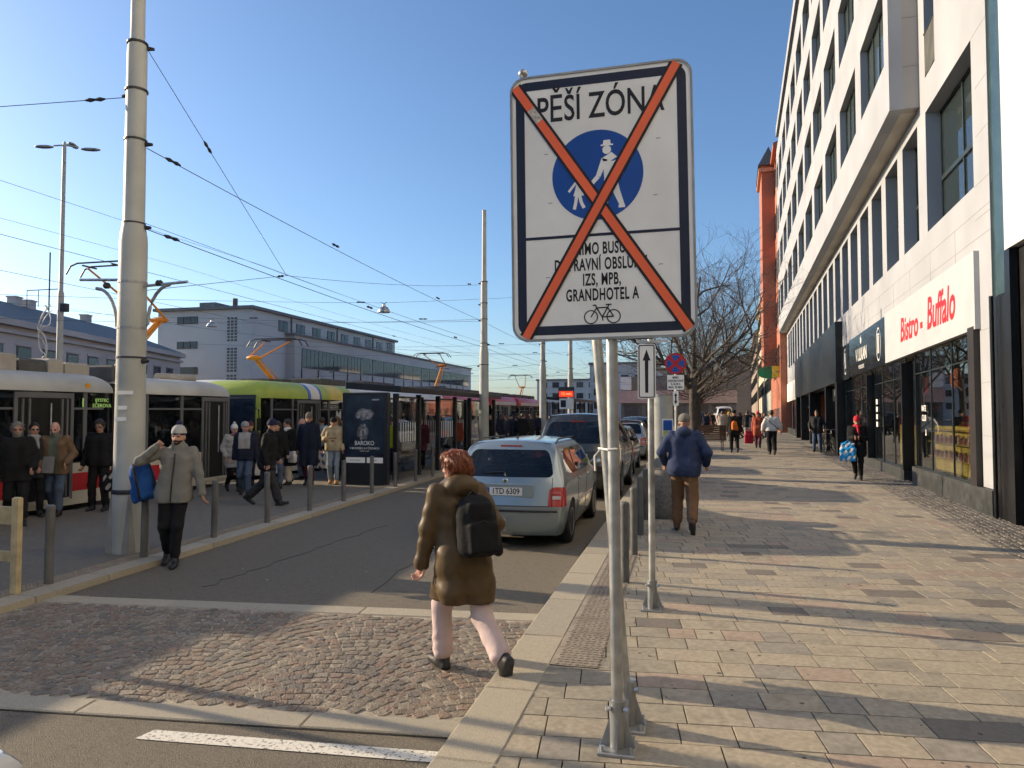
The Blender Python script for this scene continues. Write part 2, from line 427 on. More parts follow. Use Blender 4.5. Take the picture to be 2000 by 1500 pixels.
# repairs, seams and spots
m_seam = mat('bitumen_seam', (.05, .046, .04), .7, var=.2)
for k, (xa, ya, xb, yb) in enumerate(((-3.3, 7.2, -4.4, 21), (-5.2, 7.0, -5.0, 11.5))):
    n = 40; mb = MB(); mb.tube([(xa + (xb - xa) * i / n + random.gauss(0, .025), ya + (yb - ya) * i / n, .001) for i in range(n + 1)], .005, 4); struct('asphalt_crack', mb, m_seam)
gs = MB()
for i in range(240):
    x = random.uniform(-.9, 4.5); y = random.uniform(3, 15); r = random.uniform(.006, .018)
    gs.prism([(x + r * math.cos(2 * PI * k / 7) * random.uniform(.7, 1.2), y + r * math.sin(2 * PI * k / 7) * random.uniform(.7, 1.2)) for k in range(7)], .0012, z0=.1225)
tag(gs.build('gum_spots', mat('gum_grey', (.10, .09, .075), .8), pav), kind='stuff')
lf = MB()
for i in range(60):
    x = random.choice((random.uniform(-6.2, -1.4), random.uniform(-.9, 4.5))); y = random.uniform(3, 16); z = .128 if x > -1.3 else .008
    M = xf((x, y, z), random.uniform(-.4, .4), random.uniform(-.4, .4), random.uniform(0, 6)); s_ = random.uniform(.01, .024)
    lf.add([(-s_, 0, 0), (0, -s_ * .5, .002), (s_, 0, 0), (0, s_ * .5, .004)], [(0, 1, 2, 3)], M, i % 2)
tag(lf.build('litter_bits', [mat('dry_leaf', (.22, .13, .06), .8), mat('paper_bit', (.5, .48, .42), .8)]), kind='stuff')
# ================================================================ BUILDINGS ON THE RIGHT
m_clad = mat('limestone_cladding', (.385, .395, .415), .7, var=.07, vs=.9, bump=.05, bs=80, stain=.09)
m_clads = mat('soffit_render', (.62, .56, .46), .8, var=.08, vs=.6, stain=.1)
m_side = mat('cladding_side', (.40, .37, .34), .75, var=.06, vs=.7)
m_joint = mat('panel_joint', (.26, .25, .24), .9, var=.05)
m_frame = mat('window_frame_green', (.028, .038, .036), .4, var=.05)
m_reveal = mat('reveal_grey', (.40, .385, .34), .7, var=.06)
m_pane = glassmat('facade_pane', (.03, .042, .044), .18, .015)
m_paneU = glassmat('upper_pane', (.065, .085, .083), .12, .03)
m_shopg = glassmat('shop_glass', (.012, .015, .016), .88, .01)
m_black = mat('black_panel', (.012, .012, .013), .32, var=.2, vs=4)
m_gloss = mat('glossy_dark_panel', (.012, .016, .022), .08, var=.1, spec=.8)
m_plin = mat('plinth_stone', (.055, .058, .056), .45, var=.25, vs=5, stain=.3)
m_white = mat('white_paint', (.78, .76, .70), .5, var=.05, stain=.05)
m_red = mat('red_letter', (.62, .02, .025), .4, var=.04)
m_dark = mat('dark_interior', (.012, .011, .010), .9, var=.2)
m_curt = mat('curtain_cloth', (.34, .34, .31), .9, var=.15, vs=6)
m_metal = mat('grey_metal', (.30, .30, .30), .4, metal=.8, var=.1)
def FT(mb, sh=True):
    """facade frame helper: local x into the building, y along it; the storeys step down slightly along the rising street"""
    if sh: mb.v = [(x, y, z - .013 * y * max(0., min(1., (z - .5) / 2.5))) for x, y, z in mb.v]
    return mb
FM = Matrix(((0, 0, -1, 0), (-1, 0, 0, 0), (0, 1, 0, 0), (0, 0, 0, 1)))   # text on the facade
def FTX(off, u, z): return Matrix.Translation((-off, u, z - .013 * u)) @ FM
off_b = thing('office_building', 'long cream stone office building with overhanging upper storeys above the shops', 'building', (FP0.x, FP0.y, 0), -FA)
def zsh(u, z): return z - .013 * u * max(0., min(1., (z - .5) / 2.5))

def wall_with_holes(mb, off, u0, u1, z0, z1, holes, th=.35):
    """solid band of wall from z0 to z1 with rectangular openings sharing one sill and head height"""
    if not holes: mb.box(-off, -off + th, u0, u1, z0, z1); return
    a, b = holes[0][2], holes[0][3]
    if a > z0: mb.box(-off, -off + th, u0, u1, z0, a)
    if z1 > b: mb.box(-off, -off + th, u0, u1, b, z1)
    e = u0
    for h in holes:
        if h[0] > e: mb.box(-off, -off + th, e, h[0], a, b)
        e = h[1]
    if u1 > e: mb.box(-off, -off + th, e, u1, a, b)

_win = {}
def facade_window(u0, u1, z0, z1, off, depth, bars, rail, pane, parent, curtain=False):
    w = round(u1 - u0, 2); h = round(z1 - z0, 2); key = (w, h, bars, rail, curtain, pane.name)
    if key not in _win:
        f = MB(); t = .05
        f.box(0, .07, 0, t, 0, h); f.box(0, .07, w - t, w, 0, h); f.box(0, .07, t, w - t, 0, t); f.box(0, .07, t, w - t, h - t, h)
        for i in range(bars):
            y = w * (i + 1) / (bars + 1); f.box(.002, .068, y - .03, y + .03, t, h - t)
        if rail: f.box(-.012, .066, t, w - t, h * rail - .05, h * rail + .05)
        p = MB(); p.box(.03, .04, t, w - t, t, h - t)
        c = None
        if curtain:
            c = MB(); n = int(w / .09)
            V = []; F = []
            for i in range(n + 1):
                y = t + (w - 2 * t) * i / n; x = .16 + .03 * math.sin(i * 1.9)
                V += [(x, y, t), (x, y, h - t)]
            for i in range(n):
                if (i // 7) % 3 != 2: F.append((2 * i, 2 * i + 2, 2 * i + 3, 2 * i + 1))
            c.add(V, F)
        _win[key] = (f.mesh('window', [m_frame]), p.mesh('pane', [pane]), c.mesh('curtain', [m_curt]) if c else None)
    f, p, c = _win[key]
    o = bpy.data.objects.new('window', f); C.objects.link(o); o.parent = parent
    o.location = (-off + depth, u0, zsh((u0 + u1) / 2, z0)); 
    q = bpy.data.objects.new('pane', p); C.objects.link(q); q.parent = o
    if c: q = bpy.data.objects.new('curtain', c); C.objects.link(q); q.parent = o
    return o

UEND = 49.
wall = MB()
ff = [(-1.11, 2.25, 6.12, 8.92)] + [(3.03 + 2.25 * k, 3.03 + 2.25 * k + 1.62, 6.12, 8.92) for k in range(20)]
wall_with_holes(wall, 0, -1.95, UEND, 4.85, 9.27, ff, .42)
wall_with_holes(wall, 0, -1.95, 2.75, 9.27, 12.2, [(1.35, 2.2, 9.72, 11.9)], .42)
wall_with_holes(wall, 0, -1.95, 2.75, 12.2, 15.8, [(1.35, 2.2, 13.3, 15.5)], .42)
wall_with_holes(wall, 0, -1.95, 2.75, 15.8, 27., [], .42)
wall.box(0, .42, -1.95, -1.25, .58, 4.85)                 # pier at the near end
wall.box(0.001, .42, -1.25, UEND, 3.44, 4.85)               # band behind the shop signs
FT(wall).build('wall', m_clad, off_b)
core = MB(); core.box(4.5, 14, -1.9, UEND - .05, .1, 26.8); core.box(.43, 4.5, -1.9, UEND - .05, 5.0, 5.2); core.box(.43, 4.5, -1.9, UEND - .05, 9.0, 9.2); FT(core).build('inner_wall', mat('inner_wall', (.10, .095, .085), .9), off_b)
for u0, u1, z0, z1 in ff:
    facade_window(u0, u1, z0, z1, 0, .30, 1 if u1 - u0 > 2 else 1, .42, m_pane, off_b, curtain=(u0 > 9 and int(u0 * 7) % 3 == 0))
for z0 in (9.72, 13.3):
    facade_window(1.35, 2.2, z0, z0 + 2.2, 0, .24, 0, 0, m_pane, off_b)
    g = MB()
    for i in range(9): g.cyl((-.0, 1.37 + i * .1, z0 + .02), (0, 1.37 + i * .1, z0 + 1.0), .012, n=6)
    g.box(-.02, .02, 1.35, 2.2, z0 + 1.0, z0 + 1.04); FT(g).build('balcony_rail', m_frame, off_b)
# cladding joints
j = MB()
for z in (5.47, 6.1, 8.92): j.box(-.0025, .01, -1.94, -1.13, z - .004, z + .004); 
for z in (5.12, 5.6): j.box(-.0025, .01, -1.94, 14, z - .004, z + .004)
for z in (1.5, 2.45, 3.4, 7.0, 7.9, 9.8, 10.7, 11.6, 12.5, 13.4): j.box(-.0025, .01, -1.94, -1.27, z - .004, z + .004)
for u in (.15, 2.1, 4.1, 6.1, 8.1, 10.1): j.box(-.0025, .01, u - .004, u + .004, 4.86, 5.6)
j.box(-.0025, .01, 10.85, 10.87, 4.86, 6.1)
FT(j).build('panel_joint', m_joint, off_b)
# overhanging storeys
OH = .65; up = MB()
RZ = [10.62, 14.2, 17.8, 21.4]; WH = 2.05
UW = [(3.3 + 4.33 * k, 3.3 + 4.33 * k + 3.38) for k in range(10)] + [(46.6, 48.6)]
zz = 9.27
for r in RZ:
    wall_with_holes(up, OH, 2.75, UEND, zz, r + WH + .05, [(a, b, r, r + WH) for a, b in UW], .30); zz = r + WH + .05
up.box(-OH, -OH + .3, 2.75, UEND, zz, 25.0); up.box(-OH - .02, .3, 2.73, UEND, 26.3, 27.0)
FT(up).build('overhang_wall', m_clad, off_b)
rec = MB(); rec.box(-.05, .3, 2.8, UEND - .02, 25.0, 26.3); FT(rec).build('roof_recess', m_frame, off_b)
for a in (2.75, UEND - .3):
    se = MB(); se.box(-OH + .3, -.001, a, a + .3, 9.275, 26.3); FT(se).build('overhang_end', m_side, off_b)
for z in (10.3, 11.5, 12.6, 13.9, 15.2, 16.5): j = MB(); j.box(-OH + .3, -.005, 2.745, 2.76, z - .006, z + .006); FT(j).build('end_joint', m_joint, off_b)
sf = MB(); sf.box(-OH + .3, .05, 3.05, UEND - .3, 9.272, 9.32); FT(sf).build('soffit', m_clads, off_b)
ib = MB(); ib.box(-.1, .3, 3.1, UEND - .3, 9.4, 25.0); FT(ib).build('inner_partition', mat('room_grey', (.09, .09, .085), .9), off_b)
for r in RZ:
    for k, (a, b) in enumerate(UW): facade_window(a, b, r, r + WH, OH, .2, 3, 0, m_paneU, off_b, curtain=(k * 7 + int(r * 3)) % 5 != 0)
# dark green glass fin and neighbour
fin = MB(); fin.box(.03, .4, -2.58, -1.955, 3.9, 27); FT(fin).build('glass_fin', mat('green_glass', (.045, .075, .065), .15, var=.2, spec=.8), off_b)
fb = MB(); fb.box(.0, .35, -2.56, -1.96, .1, 3.9); fb.cyl((-.08, -2.15, .1), (-.08, -2.15, 3.9), .035, n=10); FT(fb).build('corner_panel', m_black, off_b)

# ---- shop fronts
pl = MB(); pl.box(-.07, .35, -1.93, 3.95, .05, .57); pl.box(-.07, .35, 4.9, 15.9, .05, .42); FT(pl).build('plinth', m_plin, off_b)
def shop_bay(u0, u1, z0, z1, dx=.04):
    f = MB(); t = .018
    f.box(dx - .005, dx + .03, u0, u0 + t, z0, z1); f.box(dx - .005, dx + .03, u1 - t, u1, z0, z1); f.box(dx - .005, dx + .03, u0 + t, u1 - t, z0, z0 + t); f.box(dx - .005, dx + .03, u0 + t, u1 - t, z1 - t, z1); f.box(dx - .004, dx + .028, u0 + t, u1 - t, z1 - .52, z1 - .50)
    o = FT(f).build('shop_window', m_frame, off_b)
    p = MB(); p.box(dx + .01, dx + .02, u0 + t, u1 - t, z0 + t, z1 - t); FT(p).build('pane', m_shopg, o)
    return o
for a, b, z0 in ((-.86, .75, .57), (.75, 2.45, .57), (2.45, 3.95, .57), (4.95, 6.5, .42), (6.5, 8.1, .42), (8.1, 9.4, .42), (10.0, 11.9, .42), (11.9, 13.8, .42), (13.8, 15.9, .42)): shop_bay(a, b, z0, 3.44)
p = MB(); p.box(-.10, .34, -1.22, -.86, .575, 3.5); FT(p).build('end_post', mat('brown_black_metal', (.030, .025, .022), .45, var=.1), off_b)
for u, oo in ((4.45, .17), (9.62, .17)):
    p = MB(); p.box(-oo, .1, u, u + .09, .42, 3.25); FT(p).build('blade_panel', m_black, off_b)
for u0, u1 in ((3.97, 4.3), (4.46, 4.93), (9.42, 9.6), (9.73, 9.98)):
    p = MB(); p.box(.2, .26, u0, u1, .15, 3.43); FT(p).build('door', m_gloss, off_b)
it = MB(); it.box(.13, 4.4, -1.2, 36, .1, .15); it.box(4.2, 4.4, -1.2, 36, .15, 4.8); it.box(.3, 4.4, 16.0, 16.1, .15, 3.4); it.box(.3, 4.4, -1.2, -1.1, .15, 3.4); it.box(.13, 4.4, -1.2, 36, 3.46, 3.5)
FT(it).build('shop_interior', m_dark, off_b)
m_yel = mat('yellow_shelf', (.62, .47, .09), .6, var=.2, vs=3)
sh = thing('shop_shelf', 'yellow stepped display counter with goods inside the bistro window', 'shelf', (FP0.x, FP0.y, 0), -FA)
cb_ = MB(); cb_.box(.30, .75, -.75, 3.3, .58, 1.62); FT(cb_).build('counter', m_yel, sh)
for z in (.9, 1.25, 1.55):
    b = MB(); b.box(.15, .31, -.75, 3.3, z - .02, z); FT(b).build('shelf_board', mat('shelf_board', (.5, .36, .07), .6), sh)
gm = [mat('goods_red', (.35, .03, .02), .5), mat('goods_brown', (.16, .07, .03), .5), mat('goods_cream', (.5, .42, .28), .5)]
for z in (.9, 1.25):
    for i in range(33):
        b = MB(); u = -.68 + i * .118; b.cyl((.23, u, z), (.23, u, z + random.uniform(.12, .2)), .036, .02, n=7); FT(b).build('jar', gm[(i * 7 + int(z * 9)) % 3], sh)
sh2 = thing('shop_shelf', 'yellow shelf with small goods seen left of the bistro door', 'shelf', (FP0.x, FP0.y, 0), -FA)
b = MB(); b.box(.25, .7, 5.2, 6.9, .45, 1.6); FT(b).build('counter', m_yel, sh2)
for i in range(8):
    b = MB(); b.cyl((.35, 5.3 + i * .13, 1.58), (.35, 5.3 + i * .13, 1.8), .04, .03, n=7); FT(b).build('jar', gm[i % 3], sh2)
fr = thing('drinks_fridge', 'black drinks fridge standing inside the bistro window', 'fridge', (FP0.x, FP0.y, 0), -FA)
b = MB(); b.box(.9, 1.5, -.6, 1.6, 1.62, 2.35); FT(b).build('cabinet', m_black, fr)
b = MB(); b.box(.885, .899, -.5, .1, 1.68, 2.3); FT(b).build('door', mat('fridge_door_grey', (.25, .27, .28), .2), fr)  # even pale grey door face, no emission
b = MB(); b.box(.88, .895, .4, .6, 1.95, 2.15); FT(b).build('notice', m_white, fr)
for u, z, c, n_ in ((2.9, 2.75, (.75, .16, .03), 'orange'), (5.6, 2.7, (.6, .05, .03), 'red')):
    b = MB(); b.lathe([(.02, -.25), (.13, -.2), (.16, 0), (.13, .2), (.02, .25)], 14, xf((.7, u, z))); o = FT(b).build('paper_lantern', mat('lantern_' + n_, c, .6)); o.location = (FP0.x, FP0.y, 0); o.rotation_euler = (0, 0, -FA)
    tag(o, n_ + ' paper lantern hanging inside the bistro window', 'lantern')
bs = thing('shop_sign', 'white fascia sign reading Bistro - Buffalo in red italics', 'sign', (FP0.x, FP0.y, 0), -FA)
b = MB(); b.box(-.09, -.001, -1.3, 6.93, 3.44, 4.88); FT(b).build('board', mat('sign_board_white', (.48, .485, .49), .5, var=.04, stain=.06), bs)
text_mesh('Bistro', .86, FTX(.092, 3.92, 4.10), 'lettering', m_red, bs, sx=.92, off=.02, shear=.2)
text_mesh('-', .9, FTX(.092, 2.62, 4.08), 'lettering', m_red, bs, sx=.8, off=.03)
text_mesh('Buffalo', 1.0, FTX(.092, 1.02, 4.14), 'lettering', m_red, bs, sx=.80, off=.022, shear=.2)
vk = thing('shop_sign', 'glossy dark fascia sign with pale lettering left of the bistro sign', 'sign', (FP0.x, FP0.y, 0), -FA)
b = MB(); b.box(-.06, -.001, 6.96, 14.1, 3.44, 4.84); FT(b).build('board', m_gloss, vk)
b = MB(); b.box(-.07, -.001, 14.12, 15.85, 3.40, 4.78); FT(b).build('end_board', m_black, vk)
text_mesh('VULKAN', .62, FTX(.064, 11.3, 4.08), 'lettering', m_white, vk, sx=.95, off=.01)
text_mesh('restaurant', .28, FTX(.064, 11.3, 3.68), 'lettering', m_white, vk)
fl = MB(); fl.prism([(-.12, 0), (.0, -.06), (.12, 0), (.14, .14), (.06, .1), (.03, .28), (-.05, .16), (-.13, .2)], .004, FTX(.062, 11.3, 4.52)); fl.build('flame_emblem', m_white, vk)
for u, o_ in ((8.1, .062), (15.0, .072)):
    e = MB(); n = 36; V = []; F = []
    for i in range(n):
        t = 2 * PI * i / n
        for s_ in (1., .9): V.append((.36 * s_ * math.cos(t), .52 * s_ * math.sin(t), 0))
    for i in range(n): k = (i + 1) % n; F.append((2 * i, 2 * k, 2 * k + 1, 2 * i + 1))
    e.add(V, F, FTX(o_, u, 4.12)); 
    for a, b_ in ((-.16, -.08), (-.04, .04), (.08, .16)): e.prism([(a, -.28), (b_, -.28), (b_, .26), (a, .26)], .003, FTX(o_, u, 4.12))
    e.prism([(-.2, .28), (.2, .28), (.2, .33), (-.2, .33)], .003, FTX(o_, u, 4.12))
    e.build('round_emblem', m_white, vk)
# lettering on the glass
for tx, sz, u, z in (('MATE', .2, 3.1, 2.05), ('CLUB', .2, 3.1, 1.82), ('a', .3, 2.95, 1.5)): text_mesh(tx, sz, FTX(-.03, u, z), 'window_lettering', m_white, off_b, sx=.8, off=.004)
for z in (2.25, 2.0, 1.75, 1.5): 
    b = MB(); b.box(.02, .028, 8.9, 9.15, z, z + .17); FT(b).build('notice', m_white, off_b)
# black entrance portal
po = thing('entrance_portal', 'black glossy entrance portal with deep fascia between the shop fronts', 'portal', (FP0.x, FP0.y, 0), -FA)
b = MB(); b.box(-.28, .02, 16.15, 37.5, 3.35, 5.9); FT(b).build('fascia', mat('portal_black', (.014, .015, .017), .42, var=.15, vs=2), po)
for u0, u1 in ((16.15, 16.75), (20.0, 20.4), (27.5, 28.0), (33.0, 33.6), (36.9, 37.5)):
    b = MB(); b.box(-.26, .3, u0, u1, .1, 3.349); FT(b).build('pillar', m_black, po)
for u0, u1 in ((16.8, 18.3), (18.35, 19.95), (28.05, 30.4), (30.45, 32.95)):
    b = MB(); b.box(.16, .18, u0, u1, .15, 3.3); FT(b).build('pane', m_shopg, po)
    b = MB(); b.box(.14, .2, u0 - .03, u0 + .03, .12, 3.34); b.box(.14, .2, u0, u1, 2.5, 2.58); FT(b).build('door_frame', m_metal, po)
b = MB(); b.box(-.02, .02, 17.0, 19.5, 2.6, 3.2); FT(b).build('sign_box', m_black, po)
text_mesh('Kasino', .4, FTX(.025, 18.2, 2.98), 'lettering', m_white, po)
b = MB(); b.box(-.06, .3, 37.6, UEND - .1, .1, .6); b.box(.05, .3, 40, 41.2, .6, 3.2); b.box(.05, .3, 44.5, 45, .6, 3.2); FT(b).build('far_plinth', m_plin, off_b)
b = MB(); b.box(-.05, .0, 37.55, UEND, 3.35, 4.85); FT(b).build('far_fascia', m_white, off_b)
for a in (37.7, 41.3, 45.1): 
    b = MB(); b.box(.1, .12, a, a + 3.0, .6, 3.3); FT(b).build('far_pane', m_shopg, off_b)

# neighbour on the near side
nb = thing('neighbour_building', 'bright white building with black recessed ground floor at the right edge', 'building', (FP0.x, FP0.y, 0), -FA)
b = MB(); b.box(-.005, 12, -75, -2.6, 4.62, 24); b.build('upper_wall', mat('bright_render', (.6, .6, .59), .8, var=.03), nb)  # unseen length behind the camera, extended to bounce sunlight onto the zone sign
b = MB(); b.box(.12, 12, -75, -2.6, .05, 4.6); b.build('ground_wall', mat('black_wall', (.010, .010, .011), .55, var=.3, vs=3), nb)
b = MB(); b.box(-.02, .1, -2.85, -2.62, .1, 4.6); b.build('steel_post', m_black, nb)
gr = MB()
for pts in ([(-3.05, 1.72), (-3.05, 1.5), (-3.2, 1.47)], [(-3.05, 1.6), (-3.2, 1.58)], [(-3.05, 1.72), (-3.22, 1.74)], [(-3.1, 1.3), (-3.25, 1.25), (-3.25, 1.1)], [(-3.0, 1.25), (-3.12, 1.3), (-3.15, 1.05)], [(-3.3, 1.75), (-3.36, 1.55)]):
    gr.tube([(.118, u, z) for u, z in pts], .008, 5)
gr.build('graffiti', m_white, nb)

# ---- generic houses further along
def house(name, label, u0, u1, off, h, floors, wm, z_g=3.6, roof=None, wmat=None, rows_from=1, winw=1.1, nwin=None, depth=12, parent=None):
    t = thing(name, label, 'building', (FP0.x, FP0.y, 0), -FA)
    b = MB(); b.box(-off, depth, u0, u1, .05, h); FT(b).build('wall', wm, t)
    b = MB(); b.box(-off - .35, depth, u0 - .02, u1 + .02, h, h + .4); FT(b).build('cornice', wm, t)
    n = nwin or max(2, int((u1 - u0) / 2.8)); fh = (h - z_g) / floors
    for k in range(floors):
        for i in range(n):
            u = u0 + (i + .5) * (u1 - u0) / n; z = z_g + k * fh + fh * .28
            facade_window(u - winw / 2, u + winw / 2, z, z + fh * .55, off + .08, 0, 1, .65, m_paneU, t)
    for i in range(n):
        u = u0 + (i + .5) * (u1 - u0) / n; b = MB(); b.box(-off - .03, -off + .02, u - 1., u + 1., .5, 2.9); FT(b).build('shop_window', m_shopg, t)
    if roof:
        b = MB(); b.add([(-off - .3, u0, h + .4), (-off - .3, u1, h + .4), (6, u1, h + roof), (6, u0, h + roof), (12, u0, h + .4), (12, u1, h + .4)], [(0, 3, 2, 1), (3, 4, 5, 2), (0, 4, 3), (1, 2, 5)]); FT(b).build('roof', mat('slate_roof', (.05, .05, .055), .6, var=.2), t)
    return t
m_or = mat('orange_render', (.44, .16, .095), .8, var=.08, vs=.6, stain=.12)
oh = house('orange_house', 'terracotta orange house with dark mansard beyond the cream office building', 49.1, 66, .55, 25.5, 5, m_or, 5.0, 3.0)
b = MB(); b.box(-1.7, -.56, 54, 60, 6.4, 25.6); FT(b).build('oriel', m_or, oh)
b = MB(); b.add([(-2.0, 53.7, 25.6), (-2.0, 60.3, 25.6), (-.4, 60.3, 25.6), (-.4, 53.7, 25.6), (-.9, 57, 28.5)], [(0, 1, 4), (1, 2, 4), (2, 3, 4), (3, 0, 4), (0, 3, 2, 1)]); FT(b).build('oriel_roof', mat('slate_roof', (.05, .05, .055)), oh)
for i, z in enumerate((6.4, 25.2)):
    b = MB(); b.box(-1.95, -.5, 53.8, 60.2, z - .2, z + .15); FT(b).build('band', mat('pale_orange', (.62, .33, .2), .8), oh)
house('grey_house', 'pale grey green house with shops after the orange house', 66.1, 84, .5, 17, 4, mat('grey_green_render', (.36, .38, .32), .85, var=.08), 4.2, 3.)
house('cream_house', 'cream plastered house further down the shopping street', 84.1, 106, .6, 18, 4, mat('cream_render', (.55, .48, .36), .85, var=.08), 4.2, 3.)
house('brown_house', 'brown corner house far down the shopping street', 106.1, 150, .8, 16, 4, mat('brown_render', (.30, .24, .19), .85, var=.08), 4.2, 4.)
house('end_house', 'dim distant house closing the shopping street on the right', 150.1, 230, 6, 15, 3, mat('dim_render', (.26, .23, .2), .85, var=.08), 4.2, 4.)
def hang_sign(label, u, off, z, shape, m, name='hanging_sign'):
    t = thing(name, label, 'sign', (FP0.x, FP0.y, 0), -FA); b = MB()
    if shape == 'oval': b.prism([(x * .95, y * .55) for x, y in disc(1, 20)], .12, xf((-off - .9, u, z), rx=PI / 2))
    else: b.box(-off - .7, -off - .1, u, u + .12, z - .5, z + .5)
    FT(b).build('panel', m, t); b = MB(); b.cyl((-off + .02, u - .05, z), (-off - .5, u - .05, z), .04, n=6); FT(b).build('bracket', m_metal, t)
hang_sign('green oval sign hanging out below the orange house', 50.5, .55, 6.0, 'oval', mat('sign_green', (.02, .25, .10), .5))
hang_sign('yellow box sign next to the green oval sign', 49.5, .5, 6.0, 'box', mat('sign_yellow', (.7, .5, .04), .5))
# ================================================================ SIGNS, POLES, BOLLARDS
m_galv = mat('galvanised_steel', (.52, .53, .52), .42, metal=.75, var=.22, vs=9, stain=.25)
m_galvd = mat('galvanised_dull', (.36, .37, .37), .5, metal=.6, var=.2, vs=7, stain=.2)
m_signw = mat('sign_white', (.90, .89, .85), .45, var=.05, vs=4, stain=.08)
m_signd = mat('sign_navy', (.012, .018, .045), .45, var=.05)
m_signk = mat('sign_black', (.012, .012, .016), .5, var=.05)
m_blue = mat('sign_blue', (.006, .075, .36), .4, var=.05)
m_orange = mat('orange_tape', (.95, .16, .06), .4, var=.05)
m_pale = mat('pole_grey_paint', (.42, .43, .40), .5, var=.1, vs=2.5, stain=.15)
m_dkm = mat('dark_fitting', (.05, .05, .055), .5, metal=.5)
m_boll = mat('bollard_grey', (.125, .125, .12), .55, var=.15, vs=6, stain=.2)

def base_plate(parent, x, y):
    b = MB(); b.bbox(x - .1, x + .1, y - .1, y + .1, 0, .02, .004); b.build('base_plate', m_galvd, parent)
    for dx, dy in ((1, 0), (-1, 0), (0, 1), (0, -1)):
        b = MB(); M = xf((x, y, .02), rz=math.atan2(dy, dx)); t = .006
        b.add([(.03, -t, 0), (.095, -t, 0), (.035, -t, .18), (.03, -t, .18), (.03, t, 0), (.095, t, 0), (.035, t, .18), (.03, t, .18)], [(0, 1, 2, 3), (7, 6, 5, 4), (0, 4, 5, 1), (1, 5, 6, 2), (2, 6, 7, 3), (3, 7, 4, 0)], M); b.build('gusset', m_galvd, parent)
    b = MB(); b.cyl((x, y, .02), (x, y, .27), .044, n=16); b.build('socket', m_galvd, parent, auto=40)
    for dx, dy in ((.075, .075), (-.075, .075), (.075, -.075), (-.075, -.075)):
        b = MB(); b.cyl((x + dx, y + dy, .02), (x + dx, y + dy, .05), .011, n=6); b.build('bolt', m_galv, parent)
    for dx in (-.047, .047):
        b = MB(); b.cyl((x + dx * .8, y - .03, .23), (x + dx * 1.3, y - .04, .23), .013, n=6); b.build('bolt', m_galv, parent)

# --- the large zone sign
zs = thing('zone_sign', 'large white end of pedestrian zone sign crossed with orange tape on two steel posts', 'sign', (-.37, 3.97, PZ))
b = MB(); b.cyl((0, -.0, .02), (-.035, .0, 3.62), .032, n=18); b.build('post', m_galv, zs, auto=40)
base_plate(zs, 0, 0)
b = MB(); b.cyl((.035, .30, .02), (-.175, .10, 3.0), .030, n=18); b.build('post', m_galv, zs, auto=40)
base_plate(zs, .035, .30)
b = MB(); b.tube([(-.04, -.035, 1.62), (-.0, -.045, 1.625), (.02, .04, 1.62), (-.07, .22, 1.61), (-.12, .2, 1.615), (-.04, -.035, 1.62)], .006, 6)
b.tube([(-.09, .02, 1.62), (-.12, .0, 1.58), (-.115, .0, 1.5)], .006, 6); b.build('cable_tie', m_white, zs)
SM = Matrix.Translation((-.075, -.045, 2.98)) @ Matrix.Rotation(-.012, 4, 'Y') @ Matrix.Rotation(PI / 2, 4, 'X')    # plate frame: x right, y up, +z to viewer
SW, SH = 1.0, 1.50
def on_sign(poly, z, h=.0012): b = MB(); b.prism(poly, h, SM, z0=z); return b
b = on_sign(rrect(SW, SH, .085, 8), -.02, .022); b.build('plate', m_signw, zs)
b = MB(); n = len(rrect(1, 1, .1, 8))
o1 = rrect(SW + .012, SH + .012, .09, 8); o2 = rrect(SW - .012, SH - .012, .08, 8)
def ringp(o1, o2, z0, z1, M):
    n = len(o1); V = [(x, y, z) for z in (z0, z1) for o in (o1, o2) for x, y in o]; F = []
    for i in range(n):
        k = (i + 1) % n; F += [(i, k, 3 * 0 + n + k, n + i)[::-1], (2 * n + i, 2 * n + k, 3 * n + k, 3 * n + i), (i, k, 2 * n + k, 2 * n + i), (n + k, n + i, 3 * n + i, 3 * n + k)]
    q = MB(); q.add(V, F, M); return q
ringp(o1, o2, -.022, .008, SM).build('rim', m_galvd, zs)
ringp(rrect(SW - .055, SH - .055, .065, 8), rrect(SW - .155, SH - .155, .012, 8), .0022, .0034, SM).build('border', m_signd, zs)
on_sign([(-.423, -.184), (.423, -.184), (.423, -.168), (-.423, -.168)], .0022).build('divider', m_signd, zs)
on_sign(disc(.252, 56, -.015, .158), .0022).build('blue_disc', m_blue, zs)
T = lambda x, y, z=.003: SM @ Matrix.Translation((x, y, z))
text_mesh('PĚŠÍ ZÓNA', .205, T(.0, .545), 'lettering', m_signk, zs, sx=.69, off=.0022, depth=.0006)
for tx, y, sz in (('MIMO BUSŮ,', -.255, .092), ('DOPRAVNÍ OBSLUHU,', -.342, .092), ('IZS, MPB,', -.427, .092), ('GRANDHOTEL A', -.511, .092)):
    text_mesh(tx, sz, T(-.0, y), 'lettering', m_signk, zs, sx=.53, off=.0022, depth=.0006, space=1.1)
